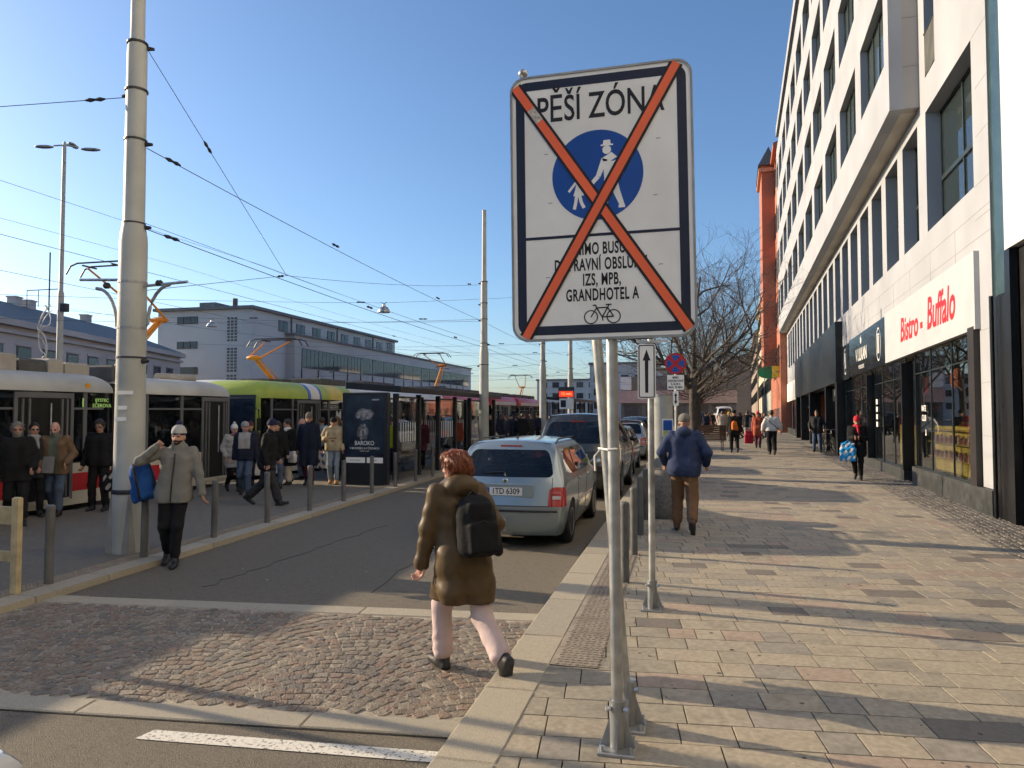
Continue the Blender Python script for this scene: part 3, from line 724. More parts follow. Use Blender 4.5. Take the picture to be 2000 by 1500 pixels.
# pictogram: man with hat leading a child
def limb(mb, pts, w, z=.0036):
    for i in range(len(pts) - 1):
        (x0, y0), (x1, y1) = pts[i], pts[i + 1]; w0, w1 = (w[i], w[i + 1]) if isinstance(w, (list, tuple)) else (w, w)
        d = math.hypot(x1 - x0, y1 - y0) or 1; nx, ny = -(y1 - y0) / d, (x1 - x0) / d
        mb.prism([(x0 + nx * w0, y0 + ny * w0), (x0 - nx * w0, y0 - ny * w0), (x1 - nx * w1, y1 - ny * w1), (x1 + nx * w1, y1 + ny * w1)], .0006, SM, z0=z + i * .00001)
px, py = -.015, .158
g = MB()
g.prism(disc(.024, 16, px + .055, py + .135), .0006, SM, z0=.0036)
g.prism([(px + .022, py + .158), (px + .09, py + .158), (px + .09, py + .166), (px + .022, py + .166)], .0006, SM, z0=.0037); g.prism([(px + .034, py + .166), (px + .078, py + .166), (px + .074, py + .19), (px + .038, py + .19)], .0006, SM, z0=.0036)
limb(g, [(px + .055, py + .105), (px + .075, py + .07), (px + .07, py - .04)], [.03, .042, .03])
limb(g, [(px + .042, py + .085), (px + .005, py - .01), (px - .045, py - .062)], [.017, .013, .010])
limb(g, [(px + .105, py + .075), (px + .135, py + .005), (px + .115, py - .02)], [.017, .014, .011])
limb(g, [(px + .062, py - .03), (px + .055, py - .1), (px + .035, py - .185)], [.024, .019, .013]); limb(g, [(px + .085, py - .03), (px + .105, py - .1), (px + .135, py - .18)], [.024, .019, .013])
limb(g, [(px + .02, py - .188), (px + .05, py - .188)], .008); limb(g, [(px + .115, py - .185), (px + .15, py - .185)], .008)
g.build('pictogram', m_signw, zs)
g = MB(); g.prism(disc(.018, 14, px - .098, py + .0), .0006, SM, z0=.0036)
limb(g, [(px - .1, py - .025), (px - .105, py - .075)], [.014, .018]); g.prism([(px - .118, py - .06), (px - .09, py - .06), (px - .075, py - .11), (px - .135, py - .11)], .0006, SM, z0=.0037)
limb(g, [(px - .088, py - .03), (px - .045, py - .062)], .007); limb(g, [(px - .115, py - .03), (px - .14, py - .06), (px - .16, py - .085)], .007)
limb(g, [(px - .1, py - .105), (px - .09, py - .15), (px - .075, py - .18)], .009); limb(g, [(px - .115, py - .105), (px - .122, py - .15), (px - .13, py - .185)], .009)
g.build('pictogram', m_signw, zs)
# bicycle symbol
g = MB()
def ring2(mb, cx, cy, r, w):
    n = 28; V = []; F = []
    for i in range(n):
        t = 2 * PI * i / n
        for rr in (r - w, r + w): V.append((cx + rr * math.cos(t), cy + rr * math.sin(t), .0034))
    for i in range(n): k = (i + 1) % n; F.append((2 * i + 1, 2 * k + 1, 2 * k, 2 * i))
    mb.add(V, F, SM)
by = -.632
ring2(g, -.062, by, .036, .0032); ring2(g, .062, by, .036, .0032)
for pts in ([(-.062, by), (-.03, by + .05), (.03, by + .05), (.0, by - .002), (-.03, by + .05)], [(.03, by + .05), (.062, by)], [(0, by - .002), (.062, by)], [(-.03, by + .05), (-.036, by + .066), (-.05, by + .064)], [(.03, by + .05), (.036, by + .064)], [(.02, by + .066), (.052, by + .066)], [(0, by), (.004, by - .022)]): limb(g, pts, .0034, .0034)
g.build('bicycle_symbol', m_signk, zs)
# tape cross
def tape(x0, y0, x1, y1, w, z, nm='orange_tape', m=None):
    d = math.hypot(x1 - x0, y1 - y0); nx, ny = -(y1 - y0) / d * w, (x1 - x0) / d * w
    return on_sign([(x0 + nx, y0 + ny), (x0 - nx, y0 - ny), (x1 - nx, y1 - ny), (x1 + nx, y1 + ny)], z, .0007)
for (a, z) in (((-.475, .70, .465, -.715), .0056), ((.425, .735, -.43, -.735), .0072)):
    tape(*a, .037, z).build('tape_edge', m_signk, zs); o = tape(*a, .0225, z + .0009).build('tape', m_orange, zs)
tape(-.385, .565, -.335, .49, .0225, .0068).build('torn_patch', mat('torn_backing', (.55, .5, .45), .8, var=.3, vs=60), zs)
b = MB(); b.ell((-.44, .01, .03 + SH / 2), (.028, .028, .024), M=Matrix.Translation((-.075, -.045, 2.98))); b.build('cap', m_galv, zs, smooth=True)
for dz in (-.45, .45):
    b = MB(); b.box(-.42, .42, -.02, .0, dz - .02, dz + .02, M=Matrix.Translation((-.075, .0, 2.98))); b.build('back_rail', m_galvd, zs)
for x, y, rz_, in ((-.30, .30, 0), (.32, .33, 0), (.3, .02, 0), (-.28, .02, 0), (.32, -.36, 0), (-.3, -.4, 0)):
    on_sign([(x - .012, y - .003), (x + .012, y - .001), (x + .012, y + .002), (x - .01, y + .002)], .0023, .0004).build('scratch', m_joint, zs)

# --- arrow plate on its own post
ar = thing('arrow_sign', 'tall narrow white sign with black upward arrow on a steel post', 'sign', (-.31, 6.80, PZ))
b = MB(); b.cyl((0, 0, .02), (0, 0, 2.5), .03, n=16); b.build('post', m_galv, ar, auto=40); base_plate(ar, 0, 0)
AM = XZ(-.035, -.04, 2.20)
b = MB(); b.prism(rrect(.165, .51, .022, 5), .014, AM, z0=-.012); b.build('plate', m_signw, ar)
ringp(rrect(.147, .492, .018, 5), rrect(.128, .473, .010, 5), .0024, .0034, AM).build('border', m_signk, ar)
b = MB(); b.prism([(-.014, -.2), (.014, -.2), (.016, .1), (.036, .1), (0, .205), (-.036, .1), (-.016, .1)], .001, AM, z0=.0024); b.build('arrow', m_signk, ar)
b = MB(); b.box(-.13, .16, -.02, .01, 2.475, 2.492); b.box(-.12, .1, -.05, -.02, 2.465, 2.475); b.build('top_bracket', m_galv, ar)

# --- no stopping sign with plates
ns = thing('no_stopping_sign', 'round red and blue no stopping sign with two white plates on a thin post', 'sign', (-.22, 17.95, PZ))
b = MB(); b.cyl((0, 0, 0), (0, 0, 3.2), .03, n=12); b.build('post', m_galv, ns)
NM = XZ(0, -.04, 2.99)
b = MB(); b.prism(disc(.26, 36), .01, NM, z0=-.01); b.build('disc', mat('sign_red', (.45, .012, .02), .4), ns)
b = MB(); b.prism(disc(.252, 36), .002, NM); b.build('red_face', mat('sign_red', (.45, .012, .02)), ns)
for k in range(4):
    t = PI / 4 + k * PI / 2; P = [(.045 * math.cos(t + PI / 4) * 0 + .21 * math.cos(t - .56 + 1.12 * i / 8), .21 * math.sin(t - .56 + 1.12 * i / 8)) for i in range(9)]
    P.append((.055 * math.cos(t), .055 * math.sin(t))); b = MB(); b.prism([(x, y) for x, y in P], .001, NM @ Matrix.Rotation(PI / 4, 4, 'Z'), z0=.0022); b.build('blue_field', m_blue, ns)
b = MB(); b.prism(rrect(.40, .36, .02), .012, XZ(0, -.04, 2.53), z0=-.01); b.build('plate', m_signw, ns)
for i, tx in enumerate(('MIMO', 'ZÁSOBOVÁNÍ', '5-10,30 h', 'MAX. 30 MIN.')): text_mesh(tx, .072, XZ(0, -.044, 2.645 - i * .078), 'lettering', m_signk, ns, sx=.8, off=.002, depth=.001)
b = MB(); b.prism(rrect(.13, .36, .02), .012, XZ(0, -.04, 2.14), z0=-.01); b.build('plate', m_signw, ns)
b = MB(); b.prism([(-.016, -.08), (.016, -.08), (.016, .06), (.04, .06), (0, .14), (-.04, .06), (-.016, .06)], .001, XZ(0, -.04, 2.14), z0=.0024); b.prism([(-.04, -.06), (0, -.15), (.04, -.06)], .001, XZ(0, -.04, 2.14), z0=.0024); b.build('arrow', m_signk, ns)

# --- bollards
b = MB(); b.lathe([(.046, -.02), (.046, .80), (.05, .801), (.05, .83), (.046, .845), (.03, .855), (.004, .858)], 18)
bm_ = b.mesh('bollard', [m_boll], True); bm_.set_sharp_from_angle(angle=R(40))
RIGHT = ['nearest of the grey bollards right of the parked cars', 'second grey bollard along the kerb behind the zone sign', 'third grey bollard along the right kerb', 'fourth grey bollard beside the concrete planter', 'fifth grey bollard past the concrete planter', 'sixth grey bollard on the right kerb beyond the planter']
for i, lb in enumerate(RIGHT):
    o = bpy.data.objects.new('bollard', bm_); C.objects.link(o); o.location = (-.64 - .008 * i, 7.8 + 1.515 * i, PZ + .005); tag(o, lb, 'bollard', 'bollards along the right kerb')
LEFT = ['leftmost grey bollard beside the wooden barrier', 'grey bollard right next to the big tram pole base', 'grey bollard right behind the man in the grey parka', 'grey bollard in front of the man in the black coat', 'grey bollard between the dark-coated walkers and the hoodie man', 'grey bollard just left of the poster case', 'grey bollard in front of the poster case', 'grey bollard at the right corner of the poster case', 'ninth grey bollard along the platform edge by the shelter', 'tenth grey bollard along the platform edge by the shelter']
for i, lb in enumerate(LEFT):
    o = bpy.data.objects.new('bollard', bm_); C.objects.link(o); o.location = (-6.76 - .036 * i, 6.48 + 1.46 * i, PL); o.rotation_euler = (random.uniform(-.012, .012), random.uniform(-.012, .012), 0); tag(o, lb, 'bollard', 'bollards along the platform edge')

# --- overhead line poles
def ole_pole(label, loc, h, r, collars, base=True, brack=False):
    t = thing('tram_line_pole', label, 'pole', loc)
    b = MB(); z1, z2 = h * .455, h * .715
    b.lathe([(r, -.05), (r * .92, z1 * .5), (r * .88, z1 - .24), (r * .84, z1 - .14), (r * .69, z1 + .04), (r * .68, z1 + .1), (r * .635, z2 - .15), (r * .62, z2 - .06), (r * .47, z2 + .06), (r * .46, z2 + .2), (r * .4, h), (.01, h + .02)], 24)
    b.build('shaft', m_pale, t, auto=50)
    for z, a in collars:
        rr = r * (.68 if z > z1 - .05 else .9) if z < z2 - .02 else r * .62
        b = MB(); b.lathe([(rr - .03, z - .012), (rr + .012, z - .012), (rr + .012, z + .012), (rr - .03, z + .012)], 20); 
        d = Vector((math.cos(a), math.sin(a), 0)); b.cyl(d * rr + Vector((0, 0, z - .05)), d * (rr + .09) + Vector((0, 0, z - .05)), .035, .02, 8); b.build('collar', m_dkm, t)
    if base:
        b = MB(); b.lathe([(r * 1.32, -.02), (r * 1.3, .12), (r * 1.05, .75), (r * 1.0, .8)], 4, Matrix.Rotation(PI / 4, 4, 'Z')); b.build('concrete_base', mat('pole_concrete', (.30, .295, .27), .85, var=.2, stain=.25), t)
        b = MB(); b.lathe([(r * 1.015, .78), (r * 1.03, .8), (r * 1.03, .82), (r * 1.0, .84)], 24); b.build('band', m_dkm, t)
        for z, w in ((1.75, .16), (1.9, .12), (2.1, .2)):
            b = MB(); b.box(-.001, .001, -w / 2, w / 2, z, z + .05, M=Matrix.Rotation(R(-75 + 40 * (z - 1.9)), 4, 'Z') @ Matrix.Translation((r + .003, 0, 0))); b.build('sticker_remnant', m_signw, t)
    if brack:
        for s_ in (-1, 1):
            b = MB(); d = Vector((s_ * .88, .0, 0))
            pts = [(s_ * (r + .02), 0, 3.0)] + [(s_ * (r + .05 + .34 * (1 - math.cos(a_))), 0, 3.05 + .52 * math.sin(a_)) for a_ in [i * PI / 2 / 7 for i in range(8)]]
            b.tube(pts, .022, 8); b.build('bracket_strut', m_galvd, t)
            b = MB(); b.cyl((s_ * r * .9, 0, 3.62 - s_ * .05), (s_ * .86, 0, 3.65 - s_ * .05), .02, n=8); b.build('bracket_arm', m_galv, t)
            b = MB(); b.lathe([(.03, -.04), (.045, -.02), (.03, 0), (.045, .02), (.03, .04)], 10, xf((s_ * .42, 0, 3.6), ry=PI / 2)); b.build('insulator', m_dkm, t)
        for z in (3.0, 3.62):
            b = MB(); b.lathe([(r * .8, z - .015), (r * .93, z - .015), (r * .93, z + .015), (r * .8, z + .015)], 22); b.build('bracket_collar', m_galvd, t)
    return t
BP = Vector((-7.28, 8.2, PL))
ole_pole('tall pale tram line pole standing nearest at left on the platform', BP, 9.7, .20, [(4.43, .3), (5.58, .3), (6.27, PI), (6.93, .5), (2.6, 0)], True, True)
P2 = Vector((-7.25, 25.6, PL)); ole_pole('pale tram line pole rising behind the shelter at centre', P2, 9.4, .19, [(6.7, PI), (5.3, PI), (4.4, 0), (3.6, PI), (5.9, PI)], False)
P3 = Vector((-7.4, 37.7, PL)); ole_pole('tram line pole behind the cars, left one of the pair', P3, 9.6, .20, [(5.5, PI), (4.6, 0)], False)
P4 = Vector((-7.05, 45., PL)); ole_pole('tram line pole next to the red departure display', P4, 9.6, .20, [(5.5, PI), (4.6, 0)], False)
P5 = Vector((-7.2, 70., PL)); ole_pole('thin far tram line pole right of the arrow post', P5, 8.5, .13, [(5.5, PI)], False)
# street light with three heads, grey post
sl = thing('street_light', 'tall street light with three heads behind the tram at left', 'street lamp', (-26.0, 25.2, 0))
b = MB(); b.lathe([(.13, 0), (.12, 7), (.085, 7.1), (.075, 13.3), (.05, 13.6)], 16); b.build('shaft', m_pale, sl, auto=50)
for a, L_, dz in ((R(195), .75, -.05), (R(20), .95, -.12), (R(115), .8, .35)):
    d = Vector((math.cos(a), math.sin(a), 0)); b = MB(); b.cyl((0, 0, 13.45), d * L_ * .6 + Vector((0, 0, 13.45 + dz * .6)), .035, n=8); b.build('arm', m_pale, sl)
    b = MB(); b.ell((0, 0, 0), (.42, .15, .07), 14, 8, xf(d * (L_ + .12) + Vector((0, 0, 13.42 + dz)), rz=a)); b.build('lamp_head', m_galvd, sl, smooth=True)
b = MB(); b.box(-.02, .35, -.1, .1, 6.2, 6.55); b.build('control_box', m_dkm, sl)
dec = thing('light_decoration', 'white curly winter light decoration fixed to the street light', 'decoration', (-26.35, 25.0, 0))
b = MB()
for k in range(6):
    pts = []; ph = random.uniform(0, 6)
    for i in range(14):
        z = 3.9 + i * .19; a_ = ph + i * .62; rr = .12 + .3 * i / 13
        pts.append((-.3 + rr * math.cos(a_) * .9, rr * math.sin(a_) * .4, z + .15 * math.sin(a_ * 1.7)))
    b.tube(pts, .016, 5)
b.build('tube_swirls', mat('decoration_white', (.7, .68, .62), .5), dec)
gp = tag(MB().cyl((-23.0, 26.4, 0), (-23.0, 26.4, 7.0), .11, n=14).build('grey_post', m_galvd), 'plain grey post rising behind the near tram right of street light', 'post')

# --- overhead wires
m_wire = mat('wire', (.07, .08, .10), .5, var=0)
def wire(label, pts, r=.011, sag=0., fit=()):
    t = thing('overhead_wire', label, 'wire', (0, 0, 0), 0, 'overhead wires'); P = []
    pts = [Vector(p) for p in pts]
    for i in range(len(pts) - 1):
        n = 10 if sag else 2
        for k in range(n):
            f = k / n; q = pts[i].lerp(pts[i + 1], f); q.z -= sag * 4 * f * (1 - f); P.append(q)
    P.append(pts[-1]); b = MB(); b.tube(P, r * .52, 5); b.build('strand', m_wire, t)
    for (i, f) in fit:
        a = pts[i].lerp(pts[i + 1], f); d = (pts[i + 1] - pts[i]).normalized(); b = MB()
        b.tube([a - d * .16, a - d * .08, a, a + d * .08, a + d * .16], .03, 6, rs=[.01, .03, .016, .03, .01]); b.build('insulator', m_dkm, t)
    return t
B0 = BP
wire('feeder wire running along the platform from the upper pole collar', [B0 + Vector((.1, .1, 5.5)), P2 + Vector((0, 0, 5.2)), P3 + Vector((0, 0, 5.3)), P4 + Vector((0, 0, 5.4)), (-7.2, 140, 5.4)], .012, .10, [(0, .03), (0, .32), (0, .7)])
wire('lower feeder wire along the platform poles', [B0 + Vector((.1, .1, 4.38)), P2 + Vector((0, 0, 4.25)), P3 + Vector((0, 0, 4.3)), P4 + Vector((0, 0, 4.4)), (-7.2, 140, 4.5)], .013, .08, [(0, .03), (0, .42), (0, .8)])
wire('thin second wire beside the lower feeder wire', [B0 + Vector((.12, .0, 4.45)), P2 + Vector((-.1, 0, 4.45)), (-7.6, 120, 4.6)], .007, .05)
J = Vector((-8.7, 14.4, 5.0))
wire('span wire from the pole top down to a junction over the road', [B0 + Vector((.15, 0, 6.85)), J], .01, 0, [(0, .32)])
wire('span wire from the junction back to the pole bracket', [J, B0 + Vector((-.8, 1.2, 3.75))], .01, 0, [(0, .06)])
wire('span wire from the junction on to the centre pole', [J, P2 + Vector((-.1, 0, 6.6))], .01, .12, [(0, .9)])
wire('span wire leaving the near pole to the upper left', [B0 + Vector((-.2, 0, 6.2)), (-16.5, 7.6, 6.35), (-26, 7.2, 7.)], .011, 0, [(0, .05)])
for i, (x, z, lb) in enumerate(((-12.95, 5.4, 'contact wire above the near tram track'), (-16.25, 5.4, 'contact wire above the far tram track'))):
    wire(lb, [(x, -10, z), (x + .1, 20, z - .03), (x - .1, 50, z), (x + .1, 90, z), (x, 160, z)], .012, 0, [(1, .35)])
for i, (x, z, lb) in enumerate(((-12.95, 6.55, 'carrier wire above the near contact wire'), (-16.25, 6.75, 'carrier wire above the far contact wire'))):
    wire(lb, [(x, -10, z), (x, 20, z), (x, 50, z), (x, 90, z), (x, 160, z)], .009, .12)
SPL = ['first', 'second', 'third', 'fourth', 'fifth', 'sixth', 'seventh', 'eighth']
for i, (p, z, xl) in enumerate(((P2, 5.3, -24), (P2, 3.6, -22), (P3, 5.5, -24), (P3, 4.4, -20), (P4, 5.6, -24), (P4, 4.2, -20))):
    wire('%s cross span wire over the tracks counted from the centre pole' % SPL[i], [p + Vector((-.1, 0, z)), (xl, p.y - 7 + (i % 2) * 9, z - .2)], .012, .18, [(0, .12), (0, .45)])
for i in range(8):
    y = 48 + i * 11; wire('%s faint cross wire far along the tram line' % SPL[i], [(-24, y + 4, 4.8 + .4 * (i % 3)), (-2 + (i % 3), y, 4.6 + .5 * (i % 2))], .016, .15, [(0, .4), (0, .7)])
wire('lamp span wire crossing over the road at centre', [(-19.5, 12.9, 4.9), (-9.9, 22.5, 5.62), (-1.5, 38, 8.4)], .010, .08, [(0, .94)])
wire('thin span wire between the street light and the hanging lamp', [(-26, 25.2, 6.3), (-19.3, 26.2, 5.85), (-7.2, 25.6, 5.3)], .011, .1)
wire('low wire crossing behind the near pole', [(-34, 21, 7.2), (-26, 25.2, 6.4), (-15, 31, 5.0), (-7.3, 37.7, 5.0)], .012, .1)
def hang_lamp(label, loc):
    t = thing('hanging_lamp', label, 'lamp', loc); b = MB(); b.lathe([(.02, .28), (.05, .27), (.06, .2), (.13, .17), (.2, .06), (.215, 0), (.2, -.01), (.02, -.015)], 18); b.build('shade', m_galv, t, auto=50)
    b = MB(); b.tube([(-.1, 0, .34), (0, 0, .28), (.1, 0, .34)], .012, 6); b.build('hook', m_dkm, t)
hang_lamp('pale bell lamp hanging on wires over the tracks at centre', (-9.9, 22.5, 5.3)); hang_lamp('pale bell lamp hanging in front of the station roof', (-19.3, 26.2, 5.5))

# --- wooden barrier at the left edge
bar = thing('wooden_barrier', 'cream painted wooden barrier at the left edge of platform', 'barrier', (-6.72, 6.05, PL))
m_wood = mat('cream_wood', (.52, .42, .24), .75, var=.2, vs=8, stain=.3)
for x in (0, -1.6):
    b = MB(); b.bbox(x - .045, x + .035, -.03, .03, 0, .99, .012); b.build('post', m_wood, bar)
for z, w in ((.80, .09), (.38, .05)):
    b = MB(); b.box(-1.56, -.046, -.025, .02, z - w, z + w); b.build('rail', m_wood, bar)
tp = thing('side_pole', 'slim steel pole just outside the left edge of view', 'pole', (-8.05, 5.0, PL))
b = MB(); b.cyl((0, 0, 0), (0, 0, 3.4), .05, n=12); b.build('shaft', m_galv, tp); b = MB(); b.cyl((.25, -.32, 0), (.25, -.32, 2.9), .045, n=12); b.build('shaft', m_galv, tp)

# --- planter, poster pillar, bench, electronic display
pln = thing('concrete_planter', 'round rough concrete planter beside the man in the blue jacket', 'planter', (-.35, 12.75, PZ))
b = MB(); b.lathe([(.27, 0), (.29, .03), (.29, .78), (.275, .82), (.24, .82), (.22, .72), (.01, .72)], 28); b.build('tub', mat('rough_concrete', (.27, .25, .22), .9, var=.25, vs=25, bump=.6, bs=70), pln, auto=40)
pil = thing('poster_pillar', 'pale grey cylindrical pillar with a small blue yellow poster', 'pillar', (-.62, 20.5, PZ))
b = MB(); b.cyl((0, 0, 0), (0, 0, 2.25), .28, n=24); b.build('drum', mat('pillar_concrete', (.40, .41, .38), .8, var=.12), pil, auto=40); b = MB(); b.cyl((0, 0, 2.25), (0, 0, 2.3), .3, n=24); b.build('cap', m_galvd, pil, auto=40)
b = MB(); b.box(.0, .30, -.31, -.30, 1.12, 1.62); b.build('poster_frame', m_signw, pil); b = MB(); b.box(.03, .27, -.315, -.311, 1.3, 1.58); b.build('poster_top', m_blue, pil); b = MB(); b.box(.03, .27, -.315, -.311, 1.15, 1.29); b.build('poster_foot', mat('poster_yellow', (.45, .5, .08), .6), pil)
bn = thing('bench', 'brown slatted bench under the bare tree', 'bench', (1.05, 34.5, PZ), R(8))
mw = mat('bench_wood', (.14, .075, .045), .6, var=.2)
for i in range(5): b = MB(); b.box(-.75, .75, -.21 + i * .095, -.13 + i * .095, .44, .47); b.build('seat_slat', mw, bn)
for i in range(7): b = MB(); b.box(-.75, .75, -.27, -.24, .5 + i * .1, .585 + i * .1); b.build('back_slat', mw, bn)
for x in (-.6, .6):
    b = MB(); b.tube([(x, -.22, 0), (x, -.235, .44), (x, -.235, 1.18)], .025, 6); b.build('leg', m_dkm, bn); b = MB(); b.tube([(x, .2, 0), (x, .2, .43), (x, -.22, .43)], .025, 6); b.build('leg', m_dkm, bn)
dp = thing('departure_display', 'red lit departure display board above the far shelter', 'display', (-6.55, 40.3, PL))
b = MB(); b.cyl((.35, .1, 0), (.35, .1, 3.2), .06, n=10); b.build('post', m_galvd, dp)
b = MB(); b.box(-.45, .45, -.08, .08, 2.65, 3.25); b.build('case', mat('display_case', (.03, .05, .06), .4), dp)
b = MB(); b.box(-.41, .41, -.09, -.082, 2.68, 3.02); b.build('screen', mat('display_dark_red', (.12, .005, .004), .4, emit=((.9, .06, .02), .55)), dp)
text_mesh('12 min', .22, XZ(0, -.092, 2.86), 'led_text', mat('led_red', (.9, .1, .03), .4, emit=((1., .15, .05), 2.5)), dp)
b = MB(); b.box(-.40, .40, -.06, .06, 2.0, 2.6); b.build('stop_plate', m_signw, dp); b = MB(); b.box(-.32, -.02, -.066, -.061, 2.1, 2.5); b.build('stop_symbol', m_signd, dp)
# ================================================================ TRAMS
m_cream = mat('tram_cream', (.56, .52, .42), .45, var=.08, vs=2, stain=.12)
m_tred = mat('tram_red', (.50, .025, .03), .4, var=.08, stain=.1)
m_troof = mat('tram_roof_grey', (.50, .50, .46), .55, var=.12, vs=1.5, stain=.2)
m_tglass = glassmat('tram_glass', (.012, .014, .016), .25, .02)
m_tframe = mat('tram_frame_grey', (.13, .135, .14), .5, var=.1)
m_rubber = mat('black_rubber', (.014, .014, .014), .8, var=.2)
m_green = mat('tram_green', (.36, .45, .07), .45, var=.1); m_tblue = mat('tram_blue', (.06, .14, .42), .45, var=.1); m_twhite = mat('tram_white', (.70, .69, .66), .45, var=.08); m_tyel = mat('tram_yellow', (.62, .50, .10), .45, var=.1)
m_equip = mat('roof_equipment', (.085, .085, .085), .7, var=.3); m_equip2 = mat('roof_equipment_pale', (.40, .37, .32), .7, var=.15)
m_panto = mat('panto_orange', (.72, .27, .03), .5, var=.1)

def plan(y0, y1, w, c0, c1):
    """tram outline seen from above, corners cut where the end is rounded"""
    P = []
    P += [(-w, y0 + c0), (-w + c0 * .28, y0 + c0 * .25), (-w + c0 * .7, y0), (w - c0 * .7, y0), (w - c0 * .28, y0 + c0 * .25), (w, y0 + c0)] if c0 else [(-w, y0), (w, y0)]
    P += [(w, y1 - c1), (w - c1 * .28, y1 - c1 * .25), (w - c1 * .7, y1), (-w + c1 * .7, y1), (-w + c1 * .28, y1 - c1 * .25), (-w, y1 - c1)] if c1 else [(w, y1), (-w, y1)]
    return P
def loft(mb, outlines, mi=0):
    n = len(outlines[0][0]); V = []; F = []
    for P, z in outlines: V += [(x, y, z) for x, y in P]
    for j in range(len(outlines) - 1):
        for i in range(n): k = (i + 1) % n; F.append((j * n + i, j * n + k, (j + 1) * n + k, (j + 1) * n + i))
    F.append(tuple(range((len(outlines) - 1) * n, len(outlines) * n))); F.append(tuple(range(n))[::-1]); mb.add(V, F, None, mi)
W2 = 1.25
def tram_section(t, y0, y1, c0, c1, bands, roofs, doors=(), wz=(.93, 2.33), rz=2.72, pitch=1.15):
    for z0, z1, m in bands:
        b = MB(); loft(b, [(plan(y0, y1, W2, c0, c1), z0), (plan(y0, y1, W2, c0, c1), z1)]); b.build('side_band', m, t)
    b = MB(); loft(b, [(plan(y0 + .02, y1 - .02, W2 - .02, c0, c1), wz[0]), (plan(y0 + .04, y1 - .04, W2 - .045, c0, c1), wz[1])]); b.build('window_band', m_tglass, t)
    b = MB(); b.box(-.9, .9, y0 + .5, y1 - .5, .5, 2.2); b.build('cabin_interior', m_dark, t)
    cuts = [y0] + [y for y, _ in roofs[1:]] + [y1]
    for i, (ys, m) in enumerate(roofs):
        a, e = cuts[i], cuts[i + 1]; ca = c0 if i == 0 else 0; ce = c1 if i == len(roofs) - 1 else 0; b = MB()
        L = []
        for k in range(7):
            f = k / 6; w = W2 + .015 - .55 * (1 - math.cos(f * PI / 2)) ** 1.2; z = wz[1] + (rz - wz[1]) * math.sin(f * PI / 2)
            sh = .5 * (1 - math.cos(f * PI / 2))
            L.append((plan(a + (sh if ca else 0), e - (sh if ce else 0), w, ca, ce), z))
        loft(b, L); b.build('roof', m, t, auto=35)
    dy = [(d - w / 2 - .1, d + w / 2 + .1) for d, w in doors]; y = y0 + max(c0, .35)
    while y < y1 - max(c1, .3):
        if not any(a < y < e for a, e in dy):
            for s_ in (-1, 1): b = MB(); b.box(s_ * (W2 - .035) - .02, s_ * (W2 - .035) + .02, y - .045, y + .045, wz[0], wz[1]); b.build('window_pillar', m_tframe, t)
        y += pitch
    b = MB(); b.box(W2 - .05, W2 - .008, y0 + max(c0, .3), y1 - max(c1, .3), 1.98, 2.02); b.build('window_rail', m_tframe, t)
    for d, w in doors:
        o = MB(); o.box(W2 - .02, W2 + .012, d - w / 2 - .07, d - w / 2, .24, 2.30); o.box(W2 - .02, W2 + .012, d + w / 2, d + w / 2 + .07, .24, 2.30); o.box(W2 - .02, W2 + .012, d - w / 2, d + w / 2, 2.2, 2.30); dr = o.build('door', m_tframe, t)
        p = MB(); p.box(W2 - .01, W2 + .004, d - w / 2, d + w / 2, .26, 2.2); p.build('doorway_shade', m_dark, dr)  # dark panel whose colour stands in for the shaded tram inside
        for q in (-.42, -.30, .32, .42):
            l = MB(); l.box(W2 + .003, W2 + .03, d + q * w - .02, d + q * w + .02, .3, 2.18); l.build('door_leaf', m_tframe, dr)
        l = MB(); l.cyl((W2 + .02, d + .1 * w, .9), (W2 + .02, d + .1 * w, 2.1), .014, n=8); l.build('grab_pole', m_galv, dr)
        l = MB(); l.box(W2 - .01, W2 + .03, d - w / 2, d + w / 2, .2, .28); l.build('door_step', m_cream, dr)
def roof_box(t, x0, x1, y0, y1, z0, z1, m): b = MB(); b.bbox(x0, x1, y0, y1, z0, z1, .04); b.build('roof_unit', m, t)
def panto(t, yb, yk, yh0, yh1, zb, zk, zh, m=None, w=.85):
    """half pantograph: base, lower arm, knee, upper arms, collector head"""
    m = m or m_panto
    b = MB(); b.box(-.5, .5, yb - .25, yb + .35, zb - .06, zb + .02); b.build('panto_base', m_equip, t)
    b = MB(); b.cyl((0, yb, zb), (0, yk, zk), .07, .055, 8); b.cyl((.2, yb, zb + .02), (.12, yk, zk), .02, n=6); b.build('panto_lower_arm', m, t)
    b = MB(); b.ell((0, yk, zk), (.28, .12, .08)); b.build('panto_knee', m, t, smooth=True)
    ym = (yh0 + yh1) / 2; b = MB()
    for s_ in (-1, 1): b.cyl((s_ * .22, yk, zk), (s_ * .45, ym, zh - .08), .03, .022, 6)
    b.build('panto_upper_arm', m, t)
    b = MB()
    for y in (ym - .2, ym + .2): b.tube([(-w, y, zh - .24), (-w + .12, y, zh - .06), (-w + .3, y, zh), (w - .3, y, zh), (w - .12, y, zh - .06), (w, y, zh - .24)], .02, 6)
    for x in (-.4, .4): b.box(x - .02, x + .02, ym - .2, ym + .2, zh - .07, zh - .04)
    b.build('panto_head', m_dkm, t)

